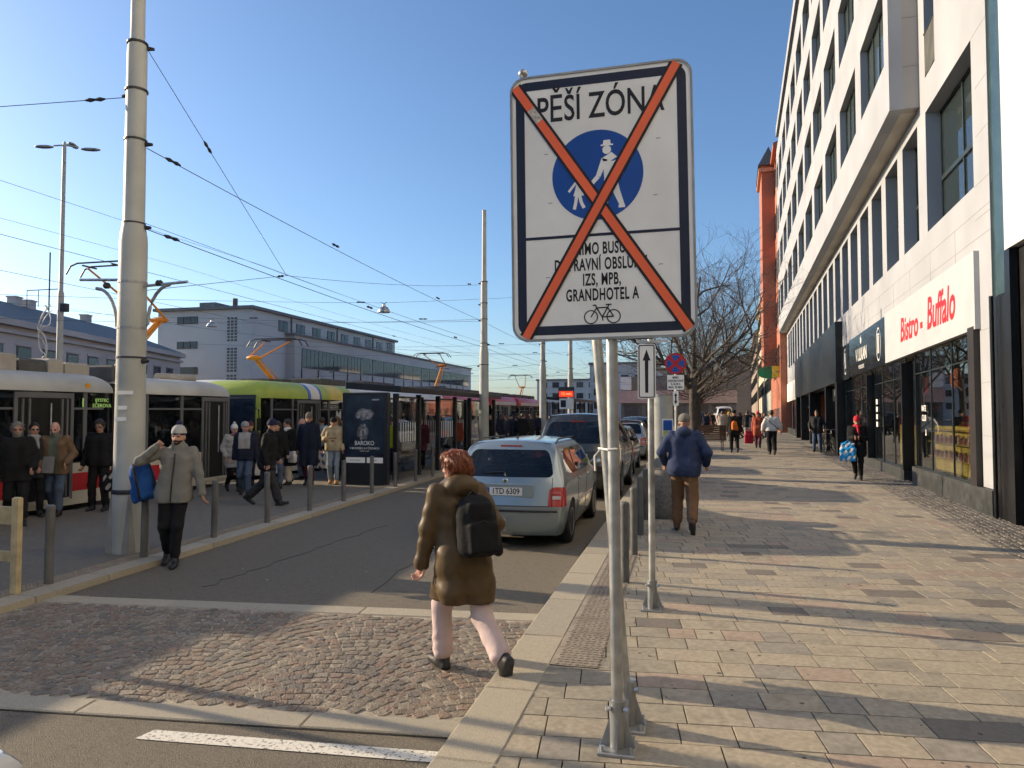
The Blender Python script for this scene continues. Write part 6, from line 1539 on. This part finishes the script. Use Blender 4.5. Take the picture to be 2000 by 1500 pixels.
k_beige = cloth('beige_hoodie', (.44, .36, .23)); k_tan = cloth('tan_jacket', (.17, .11, .065)); k_cream = cloth('cream', (.58, .53, .43)); k_white = cloth('white', (.66, .65, .62)); k_lgrey = cloth('light_grey', (.34, .33, .32)); k_red = cloth('red', (.50, .03, .05)); k_rust = cloth('rust', (.42, .10, .06)); k_pinkhot = cloth('hot_pink', (.62, .06, .12)); k_green = cloth('green_grey', (.12, .14, .11)); k_purp = cloth('plum', (.10, .03, .05)); k_orange = cloth('orange', (.60, .16, .03))
h_red = mat('hair_red', (.27, .075, .028), .45, var=.45, vs=40); h_dark = mat('hair_dark', (.03, .02, .014), .5, var=.2, vs=30); h_grey = mat('hair_grey', (.22, .20, .18), .6, var=.2, vs=30); h_brown = mat('hair_brown', (.10, .055, .03), .5, var=.2, vs=30); h_beard = mat('beard_dark', (.028, .018, .012), .7)
b_tan = mat('tan_boot', (.40, .20, .075), .7, var=.15); s_white = mat('white_trainer', (.55, .55, .53), .6)

# --- woman with red hair, nearest figure
L0 = (-1.60, 5.12, .012); r0 = face(-.72, .69)
person('red-haired person in long olive padded coat and pale pink trousers walking away', L0, r0, 1.70, feet=((-.07, .24, .0, -4), (.09, -.40, .03, 66)), hands=((-.27, .20, .80), (.24, .12, .90)), lean=13, head=(30, 0), top=dict(m=k_olive, hem=.55, bulk=1.02, quilt=.15, qa=.006, hood=1.12, skirt=1.1, arm=1.12, collar=.05, name='padded_coat'), leg=dict(m=k_pink, w=1.12, flare=1.22), shoe=m_shoe, hat='bun', hatm=h_red, skin=SKIN2, vox=.0125, fingers=True, curl=(.55, .5))
bpk = backpack('black backpack worn by the red-haired person', None, lw(L0, r0, (.03, -.185, .90), .97), r0 + R(-4), .31, .46, .21, k_black, k_char, (R(-13), R(0)), .0125)
# --- man in grey parka with bobble hat
L1 = (-6.33, 7.9, .0); r1 = face(.42, -.9)
person('bearded person in grey parka and bobble hat holding a strap over the shoulder', L1, r1, 1.78, feet=((-.05, .16, 0, 0), (.09, -.10, .01, 18)), hands=((-.36, .06, .80), (.19, .12, 1.47, (.8, -.1, -.75), (-.3, -.9, .2))), lean=-2, sway=-3.5, head=(-8, 0), top=dict(m=k_grey, hem=.78, bulk=1.0, collar=.06, hood=.8, arm=1.0, zip=k_char, skirt=1.05, name='parka'), leg=dict(m=k_black, w=1.02), shoe=m_shoe, hat='beanie', hatm=cloth('hat_stripe', (.45, .44, .42)), pompom=cloth('hat_navy', (.03, .03, .07)), beard=h_beard, vox=.0135, fingers=True, curl=(.45, .9))
backpack('bright blue backpack hanging behind the person in the grey parka', None, lw(L1, r1, (.34, -.12, .80), 1.), r1 + R(25), .28, .52, .26, k_blue, k_char, (R(8), R(12)), .0135)
# --- people by the near tram
person('grey-haired person in black jacket with white sleeve stripe at left edge', (-10.85, 9.72, PL), face(.75, -.6), 1.74, feet=((-.1, .22, 0, 0), (.1, -.22, .03, 30)), hands=((-.2, .22, .95), (.3, .0, .82)), lean=8, head=(0, 0), top=dict(m=k_black, hem=.72, bulk=1.12, arm=1.08, panel=k_white, pf=lambda c: ((c[:, 0] < -.2) & (np.abs(c[:, 1] + .02) < .018)).astype(int)), belly=1.3, leg=dict(m=k_black, w=1.1), hat='hair', hatm=h_grey, glasses=True, beard=mat('beard_grey', (.3, .28, .25), .7), vox=.0155)
person('person in dark coat and sunglasses half hidden by the tram door', (-11.35, 10.5, PL), face(.8, -.5), 1.70, top=dict(m=k_char, hem=.7), leg=dict(m=k_black), hat='hair', hatm=h_dark, glasses='dark', scarf=k_lgrey, vox=.0165)
L3 = (-11.1, 10.75, PL); r3 = face(.45, -.9)
person('bald person in open tan jacket over dark jumper stepping off the tram', L3, r3, 1.71, feet=((-.1, .16, 0, 0), (.1, -.14, .02, 20)), hands=((-.24, .22, .98), (.2, .2, .92)), lean=8, head=(0, -12), top=dict(m=k_tan, hem=.76, bulk=1.12, panel=k_green, pf=lambda c: ((np.abs(c[:, 0]) < .075) & (c[:, 1] > .06)).astype(int), arm=1.1, collar=.04), leg=dict(m=k_jean, w=1.1), hat='bald', bald_rim=h_grey, skin=SKIN2, beard=mat('beard_grey', (.3, .28, .25), .7), vox=.015)
pp = tag(MB().add([(-.12, 0, -.15), (.1, .02, -.15), (.1, .05, .14), (-.12, .03, .14), (-.12, .008, -.15), (.1, .028, -.15), (.1, .058, .14), (-.12, .038, .14)], [(0, 1, 2, 3), (7, 6, 5, 4), (0, 4, 5, 1), (1, 5, 6, 2), (2, 6, 7, 3), (3, 7, 4, 0)]).build('folded_paper', k_lgrey, loc=lw(L3, r3, (.05, .28, .93))), 'folded grey paper held by the bald person', 'paper')
L4 = (-10.8, 11.42, PL); r4 = face(.35, -.93)
person('person all in black with glasses standing between tram and big pole', L4, r4, 1.74, feet=((-.13, .04, 0, 0), (.13, .0, 0, 0)), hands=((-.27, .04, .80), (.27, .08, .84)), lean=0, head=(6, -14), top=dict(m=k_black, hem=.84, bulk=1.05), leg=dict(m=k_black, w=1.1), hat='hair', hatm=h_dark, glasses=True, vox=.0155)
carrier('black shopping bag with white print held by the person in black', lw(L4, r4, (-.29, .08, .80)), r4, .36, .45, k_black, k_lgrey, 'shopping_bag')
# --- group between the tram and the shelter
person('person in white bobble hat and pale patterned coat by the green tram', (-10.3, 14.85, PL), face(.75, -.55), 1.60, feet=((-.08, .2, 0, 0), (.08, -.2, .03, 30)), top=dict(m=k_lgrey, hem=.62, bulk=1.12, quilt=.14), leg=dict(m=k_black), hat='beanie', hatm=k_white, pompom=k_white, scarf=cloth('scarf_pink', (.34, .14, .13)), hands=((-.24, .14, .92), (.24, .12, .92)), vox=.0165)
person('person in grey cap and jeans with grey black jacket beside white bobble hat', (-9.55, 14.2, PL), face(.35, -.9), 1.68, feet=((-.1, .18, 0, 0), (.1, -.18, .03, 25)), head=(35, 0), top=dict(m=k_navy, hem=.82, bulk=1.08, panel=k_lgrey, pf=lambda c: ((c[:, 2] > 1.1) & (np.abs(c[:, 0]) < .13)).astype(int)), leg=dict(m=k_jean, w=1.12), hat='cap', hatm=k_lgrey, skin=SKIN2, vox=.0165)
person('person in dark blue woolly hat and black coat striding to the right', (-8.2, 12.9, PL), face(.93, .25), 1.78, feet=((-.08, -.34, .02, 35), (.1, .32, 0, -12)), hands=((-.26, .16, .90), (.27, .10, .84)), lean=8, head=(-15, -8), top=dict(m=k_black, hem=.70, bulk=1.12, arm=1.12, collar=.05), leg=dict(m=k_char, w=1.28, flare=1.1), hat='beanie', hatm=cloth('hat_dark_blue', (.022, .022, .055)), shoe=m_shoe, vox=.015)
L9 = (-9.9, 16.6, PL); r9 = face(-.3, -.9)
person('person in long black coat with white scarf and cream trousers', L9, r9, 1.70, feet=((-.1, .1, 0, 0), (.1, -.12, .02, 15)), hands=((-.26, .12, .90), (.26, .05, .85)), head=(-30, -10), top=dict(m=k_black, hem=.50, bulk=1.14, skirt=1.18), leg=dict(m=k_cream, w=1.25, flare=1.2), hat='hair', hatm=h_dark, scarf=k_white, vox=.0165)
carrier('white carrier bag held by the person in the black coat', lw(L9, r9, (-.28, .13, .9)), r9, .26, .34, k_white, None)
person('bald pink-faced person in navy jacket and jeans in the group', (-10.3, 18.0, PL), face(-.6, -.7), 1.70, top=dict(m=k_navy, hem=.8, bulk=1.08), leg=dict(m=k_jean, w=1.15), hat='bald', bald_rim=h_grey, skin=SKIN2, vox=.018)
person('tall person in knitted hat and long navy coat in the group', (-9.3, 16.55, PL), face(.2, -.95), 1.86, feet=((-.1, .14, 0, 0), (.1, -.14, .02, 20)), head=(10, 0), top=dict(m=k_navy, hem=.46, bulk=1.1, skirt=1.08, collar=.06), leg=dict(m=k_purp, w=1.), hat='beanie', hatm=cloth('hat_knit', (.16, .14, .12)), glasses=True, vox=.0165)
person('person in brown hood standing behind the beige hoodie', (-9.45, 18.3, PL), face(.3, -.9), 1.74, top=dict(m=k_tan, hem=.78, bulk=1.1), leg=dict(m=k_char), hat='hood', hatm=k_tan, vox=.018)
L13 = (-8.85, 17.0, PL); r13 = face(.28, -.95)
person('person in beige hoodie, dark cap, light jeans and tan boots', L13, r13, 1.74, feet=((-.09, .1, 0, 0), (.09, -.06, 0, 8)), hands=((-.25, .12, .92), (.17, .18, 1.18)), head=(0, -10), top=dict(m=k_beige, hem=.86, bulk=1.14, hood=1.0, arm=1.15, panel=k_brown, pf=lambda c: ((c[:, 1] > .08) & (np.abs(c[:, 0]) < .10) & ((np.abs(c[:, 2] - 1.19) < .02) | ((np.abs(c[:, 2] - 1.12) < .02) & (np.abs(c[:, 0]) < .04)))).astype(int)), leg=dict(m=k_ljean, w=1.05), shoe=b_tan, hat='cap', hatm=k_black, vox=.0155)
carrier('white and blue paper bag on the floor side of the hoodie person', (-9.35, 17.35, PL + .85), 0, .36, .5, k_white, k_blue, 'paper_bag')
person('person in bright yellow green vest seen through the shelter glass', (-8.6, 19.9, PL), face(.5, -.8), 1.72, top=dict(m=cloth('hi_vis', (.42, .55, .03)), hem=.8), leg=dict(m=k_navy), hat='beanie', hatm=k_char, vox=.022)
person('person in dark coat with pale bag waiting inside the shelter', (-8.5, 22.4, PL), face(.2, -.9), 1.70, top=dict(m=k_purp, hem=.6), leg=dict(m=k_black), hat='long', hatm=h_brown, vox=.022)
person('person in rust jacket near the far end of the shelter', (-8.4, 26.0, PL), face(-.3, -.9), 1.72, top=dict(m=k_rust, hem=.75), leg=dict(m=k_jean), hat='hair', hatm=h_dark, vox=.024)
XT = [('person in pale blue jacket getting on the green tram', (-11.1, 20.6), (-.9, .2), 1.7, cloth('pale_blue', (.22, .30, .38)), .8, k_black, 'hair', h_brown), ('person in long grey coat waiting by the green tram door', (-10.7, 21.5), (.2, -.9), 1.72, k_lgrey, .5, k_black, 'hair', h_dark),
 ('person in black puffer jacket beside the tall navy coat', (-9.75, 15.8), (.5, -.8), 1.66, k_black, .78, k_jean, 'long', h_dark), ('person in burgundy hat behind the group at the tram', (-10.75, 16.2), (.3, -.9), 1.64, k_char, .7, k_navy, 'beanie', k_purp),
 ('person in olive jacket standing behind the poster case', (-9.9, 19.6), (.6, -.7), 1.75, k_green, .78, k_black, 'cap', k_char), ('person in mustard coat among the shelter crowd', (-9.7, 24.0), (.1, -.9), 1.68, cloth('mustard', (.36, .22, .04)), .6, k_black, 'hair', h_brown),
 ('person in black coat looking away near the shelter middle', (-8.3, 24.3), (-.5, .8), 1.76, k_black, .6, k_black, 'hair', h_dark), ('person in white jacket near the shelter end', (-8.9, 27.4), (.4, -.9), 1.66, k_white, .8, k_jean, 'beanie', k_navy)]
for i_, (lb, (x, y), d_, h_, tm, hem_, lm_, ht, hm_) in enumerate(XT):
    person(lb, (x, y, PL), face(*d_), h_, feet=((-.09, .12 + .02 * (i_ % 4), 0, 0), (.09, -.14, .02, 15 + 3 * (i_ % 3))), hands=((-.26, .04 + .05 * (i_ % 3), .84), (.25, .14 - .05 * (i_ % 4), .88)), head=((i_ * 37) % 70 - 35, -6), top=dict(m=tm, hem=hem_, bulk=1.06 + .03 * (i_ % 4)), leg=dict(m=lm_, w=1.05), hat=ht, hatm=hm_, vox=.019)
# --- crowd beyond the shelter
proto = []
for i, (tm, lm_, hm, ht) in enumerate(((k_black, k_jean, h_dark, 'hair'), (k_navy, k_black, k_char, 'beanie'), (k_char, k_black, h_brown, 'long'))):
    proto.append(person('dark-clothed person in the waiting crowd beyond the shelter', (-9.3 + i * .7, 34 + i * 1.4, PL), face(.1 + i * .3, -.9), 1.74, top=dict(m=tm, hem=.66, bulk=1.1), leg=dict(m=lm_), hat=ht, hatm=hm, vox=.027))
for i in range(16):
    o = proto[i % 3] if i < 3 else copy_tree(proto[i % 3])
    o['group'] = 'waiting crowd beyond the shelter'
    if i >= 3: o.location = (-10.2 + (i * .37) % 3.0, 33.4 + (i * 1.83) % 9, PL); o.rotation_euler = (0, 0, i * 1.7); sc = .94 + .03 * (i % 4); o.scale = (sc, sc, sc)
person('person in red jacket and red cap in the waiting crowd', (-8.1, 36.2, PL), face(-.2, -.9), 1.76, top=dict(m=k_char, hem=.75), leg=dict(m=k_black), hat='cap', hatm=k_red, vox=.026)
person('person in bright orange red jacket next to the second pole', (-7.3, 40.5, PL), face(.1, -.9), 1.76, top=dict(m=k_rust, hem=.8), leg=dict(m=k_navy), hat='hair', hatm=h_dark, vox=.026)
person('person in pale pink coat low in the waiting crowd', (-9.7, 32.2, PL), face(-.1, -.9), 1.5, top=dict(m=k_pink, hem=.7), leg=dict(m=k_purp), hat='beanie', hatm=k_red, vox=.026)
# --- right pavement
LB = (-.02, 11.25, PZ + .012); rB = face(.06, 1)
person('person in blue jacket and brown trousers walking away along the bollards', LB, rB, 1.82, feet=((-.12, .14, 0, 0), (.12, -.30, .02, 48)), hands=((-.30, .18, .98), (.30, .16, .98)), lean=5, head=(14, -3), top=dict(m=k_jblue, hem=.80, bulk=1.16, arm=1.12, collar=.04, hood=.85, skirt=1.02), belly=1.4, leg=dict(m=k_brown, w=1.28), shoe=mat('brown_shoe', (.09, .045, .025), .6), hat='cap', hatm=cloth('cap_grey_check', (.17, .16, .14)), bald_rim=h_grey, vox=.0135)
L7 = (4.45, 20.75, PZ + .012); r7 = face(-.25, -.95)
person('person in red woolly hat and red scarf looking at a phone by the shop', L7, r7, 1.72, feet=((-.07, .16, 0, 0), (.07, -.22, .02, 40)), hands=((-.07, .26, 1.14), (.06, .27, 1.15)), lean=4, head=(0, -22), top=dict(m=k_black, hem=.62, bulk=1.1, skirt=1.05), leg=dict(m=k_black), hat='beanie', hatm=k_red, scarf=k_red, vox=.0155)
carrier('bright blue and white carrier bag on the arm of the red-hatted person', lw(L7, r7, (.22, .2, 1.05)), r7, .42, .58, cloth('bag_cyan', (.02, .28, .62)), k_white)
tag(MB().bbox(-.037, .037, -.006, .006, -.075, .075, .004, xf(lw(L7, r7, (0, .36, 1.2)), rx=R(-30), rz=r7)).build('phone', k_black), 'phone held by the person in the red hat', 'phone')
person('person in white jacket with dark shoulder strap and black skirt walking away', (3.54, 32.0, PZ), face(0, 1), 1.90, feet=((-.07, .14, 0, 0), (.07, -.22, .02, 30)), hands=((-.34, .05, .92), (.34, -.02, .92)), top=dict(m=k_white, hem=.92, bulk=1.25, arm=1.15, panel=k_black, pf=lambda c: ((c[:, 1] < .0) & (np.abs(c[:, 0] * .9 + (c[:, 2] - 1.2)) < .02)).astype(int)), leg=dict(m=k_black, w=1.35), hat='hair', hatm=h_dark, vox=.02)
LR = (2.1, 33.2, PZ); person('person in black with an orange backpack walking away near the bench', LR, face(.05, 1), 1.9, feet=((-.12, .1, 0, 0), (.12, -.12, .02, 20)), top=dict(m=k_black, hem=.72, bulk=1.2), leg=dict(m=k_black, w=1.15), hat='beanie', hatm=k_black, vox=.02)
backpack('small orange backpack on the person in black', None, (2.1, 33.0, PZ + .98), 0, .26, .42, .18, k_orange, k_black, 0., .018)
LP = (3.5, 37.5, PZ); person('person in rust red coat and pink hat carrying a red bag', LP, face(.1, 1), 1.85, feet=((-.08, .16, 0, 0), (.08, -.18, .02, 25)), top=dict(m=k_rust, hem=.55, bulk=1.12), leg=dict(m=k_purp, w=1.1), hat='beanie', hatm=k_pinkhot, vox=.022)
carrier('long red carrier bag of the person in the pink hat', (3.05, 37.3, PZ + .95), 0, .42, .75, k_red)
person('person in dark jacket and pale trousers further along the pavement', (3.9, 48.5, PZ), face(0, 1), 1.9, top=dict(m=k_char, hem=.75, bulk=1.1), leg=dict(m=k_lgrey, w=1.1), hat='hair', hatm=h_dark, vox=.026)
person('person in pale fur-collared jacket further along the pavement', (2.25, 46.5, PZ), face(-.1, 1), 1.85, top=dict(m=cloth('pale_coat', (.5, .40, .32)), hem=.85, bulk=1.15), leg=dict(m=k_black), hat='hair', hatm=h_brown, vox=.026)
person('person in yellow cap far along the pavement', (3.0, 53, PZ), face(.1, 1), 1.8, top=dict(m=k_green, hem=.75), leg=dict(m=k_jean), hat='cap', hatm=cloth('yellow', (.6, .48, .05)), vox=.028)
person('person in plum jacket far along the pavement', (3.4, 55.5, PZ), face(-.1, -1), 1.82, top=dict(m=k_purp, hem=.75), leg=dict(m=k_black), hat='hair', hatm=h_brown, vox=.028)
person('person in grey coat far along by the houses', (4.6, 57, PZ), face(.1, 1), 1.85, top=dict(m=k_lgrey, hem=.6), leg=dict(m=k_black), hat='beanie', hatm=k_char, vox=.028)
FARL = ['leftmost', 'second', 'third', 'fourth', 'fifth', 'sixth', 'seventh', 'eighth', 'ninth', 'rightmost']
for i in range(10, 24):
    o = copy_tree(proto[i % 3]); o.location = (.9 + (i * .71) % 5.2, 43 + (i * 3.7) % 34, PZ); o.rotation_euler = (0, 0, i * 1.3); o['label'] = 'dark-clothed walker in the distant crowd under the trees'; o['group'] = 'distant crowd under the trees'
for i in range(10):
    o = copy_tree(proto[(i + 1) % 3]); o.location = (1.5 + i * .47, 56 + (i * 7) % 19, PZ); o.rotation_euler = (0, 0, i * 1.1); o['label'] = '%s of the small dark figures at the far end of the pavement' % FARL[i]; o['group'] = 'distant walkers'
LM = (5.75, 34.6, PZ); person('person in dark jacket standing with a bicycle at the black portal', LM, face(-.2, -.95), 1.9, feet=((-.12, .05, 0, 0), (.12, -.05, 0, 0)), head=(0, -15), hands=((-.28, .2, .95), (.26, .15, .95)), top=dict(m=k_char, hem=.78, bulk=1.12), leg=dict(m=k_jean, w=1.1), hat='hair', hatm=h_dark, vox=.02)
bk = thing('bicycle', 'dark bicycle held by the person at the black portal', 'bicycle', (6.2, 34.3, PZ), R(6))
for y in (-.5, .52):
    b = MB(); P_ = [(0, y + .33 * math.cos(a_), .34 + .33 * math.sin(a_)) for a_ in [2 * PI * i / 24 for i in range(25)]]; b.tube(P_, .02, 6); w_ = b.build('wheel', m_rub, bk); b = MB()
    for i in range(8): a_ = 2 * PI * i / 8; b.cyl((0, y, .34), (0, y + .32 * math.cos(a_), .34 + .32 * math.sin(a_)), .003, n=4)
    b.build('spokes', m_galv, w_)
b = MB(); [b.cyl(p, q, .018, n=7) for p, q in (((0, -.5, .34), (0, -.3, .85)), ((0, -.3, .82), (0, .25, .85)), ((0, -.3, .72), (0, .02, .3)), ((0, .02, .3), (0, .25, .9)), ((0, .02, .3), (0, .52, .34)), ((0, .52, .34), (0, .25, .8)))]; b.build('frame', k_black, bk)
b = MB(); b.tube([(-.28, -.28, 1.0), (-.1, -.32, 1.02), (.1, -.32, 1.02), (.28, -.28, 1.0)], .014, 6); b.cyl((0, -.31, .84), (0, -.32, 1.02), .014, n=6); b.build('handlebar', m_galvd, bk); b = MB(); b.ell((0, .28, .95), (.07, .13, .03)); b.build('saddle', m_rub, bk, smooth=True)
# ================================================================ TREES
m_bark = mat('bark', (.085, .07, .058), .9, var=.3, vs=6, bump=.6, bs=25); m_twig = mat('twig', (.105, .088, .076), .9, var=.2, vs=3)
def bare_tree(label, loc, h, seed, spread=1., trunk=.17, first=2.7, lv=5, gr='bare street trees'):
    rr = random.Random(seed); t = thing('bare_tree', label, 'tree', loc, 0, gr); big = MB(); fine = MB()
    def branch(p, d, L, r, lev):
        n = 4 if lev < 3 else 3; pts = [p]; q = p.copy(); dd = d.copy()
        for i in range(n):
            dd = (dd + Vector((rr.gauss(0, .14), rr.gauss(0, .14), rr.gauss(.03, .10))) * (1 + .25 * lev)).normalized(); q = q + dd * (L / n); pts.append(q.copy())
        rs = [r * (1 - .62 * i / n) for i in range(n + 1)]
        (big if lev < 3 else fine).tube(pts, r, 7 if lev < 2 else 5 if lev < 3 else 3, rs=rs, cap=lev < 3)
        if lev >= lv: return
        nb = (5, 5, 5, 5, 4)[min(lev, 4)]
        for i in range(nb):
            f = .28 + .72 * (i + rr.random() * .8) / nb; k = min(n - 1, int(f * n)); pp = pts[k].lerp(pts[k + 1], f * n - k) if k < n else pts[-1]
            ax = Vector((rr.gauss(0, 1), rr.gauss(0, 1), rr.gauss(0, .6))); ax = (ax - dd * ax.dot(dd)).normalized(); an = rr.uniform(.45, .95)
            nd = (dd * math.cos(an) + ax * math.sin(an) * spread); nd.z = nd.z * .9 + .12; branch(pp, nd.normalized(), L * rr.uniform(.5, .72), max(.0032, r * rr.uniform(.36, .5)), lev + 1)
    b = MB(); b.tube([(0, 0, -.05), (.01, 0, first * .3), (-.02, .01, first * .7), (0, 0, first), (.03, .02, first * 1.25)], trunk, 12, rs=[trunk * 1.25, trunk, trunk * .92, trunk * .9, trunk * .7]); b.build('trunk', m_bark, t, smooth=True)
    for i in range(6):
        a = 2 * PI * i / 6 + rr.uniform(-.3, .3); e = rr.uniform(.35, 1.05); branch(Vector((0, 0, first * rr.uniform(.92, 1.12))), Vector((math.cos(a) * math.cos(e), math.sin(a) * math.cos(e), math.sin(e))), (h - first) * rr.uniform(.5, .62), trunk * rr.uniform(.4, .55), 1)
    branch(Vector((.02, .02, first * 1.15)), Vector((.05, 0, 1)), (h - first) * .6, trunk * .62, 1)
    big.build('limbs', m_bark, t, smooth=True); o = fine.build('twigs', m_twig, t); o['kind'] = 'stuff'; return t
bare_tree('nearest bare tree with spreading branches behind the zone sign', (.35, 31.3, PZ), 10.2, 11, 1.05, .18, 2.9)
bare_tree('second bare tree behind the nearest one on the pavement', (.6, 40.5, PZ), 9.5, 23, 1., .16, 2.8)
bare_tree('third bare tree along the pavement', (.9, 50, PZ), 9.5, 37, 1., .16, 2.8)
src = bare_tree('fourth bare tree along the pavement', (1.1, 60, PZ), 9.5, 41, 1., .16, 2.8, 4)
TL = ['fifth bare tree along the pavement', 'sixth bare tree along the pavement', 'seventh bare tree along the pavement', 'eighth bare tree far along the pavement', 'bare tree in the far distance left of the van', 'most distant bare tree at the street end']
for i, lb in enumerate(TL):
    o = copy_tree(src); o.location = (1.3 + .25 * i, 70 + 12 * i, PZ); o.rotation_euler = (0, 0, 1.3 * (i + 1)); o['label'] = lb; o['group'] = 'bare street trees'
# trees across the street, mirrored in the shop windows
for i, (y, lb) in enumerate(((2., 'bare tree standing behind the viewer on the pavement edge'), (-7., 'bare tree further behind the viewer'))):
    o = copy_tree(src); o.location = (-.75, y - 5, PZ); o.rotation_euler = (0, 0, 2.2 + i); o['label'] = lb; o['group'] = 'bare street trees'
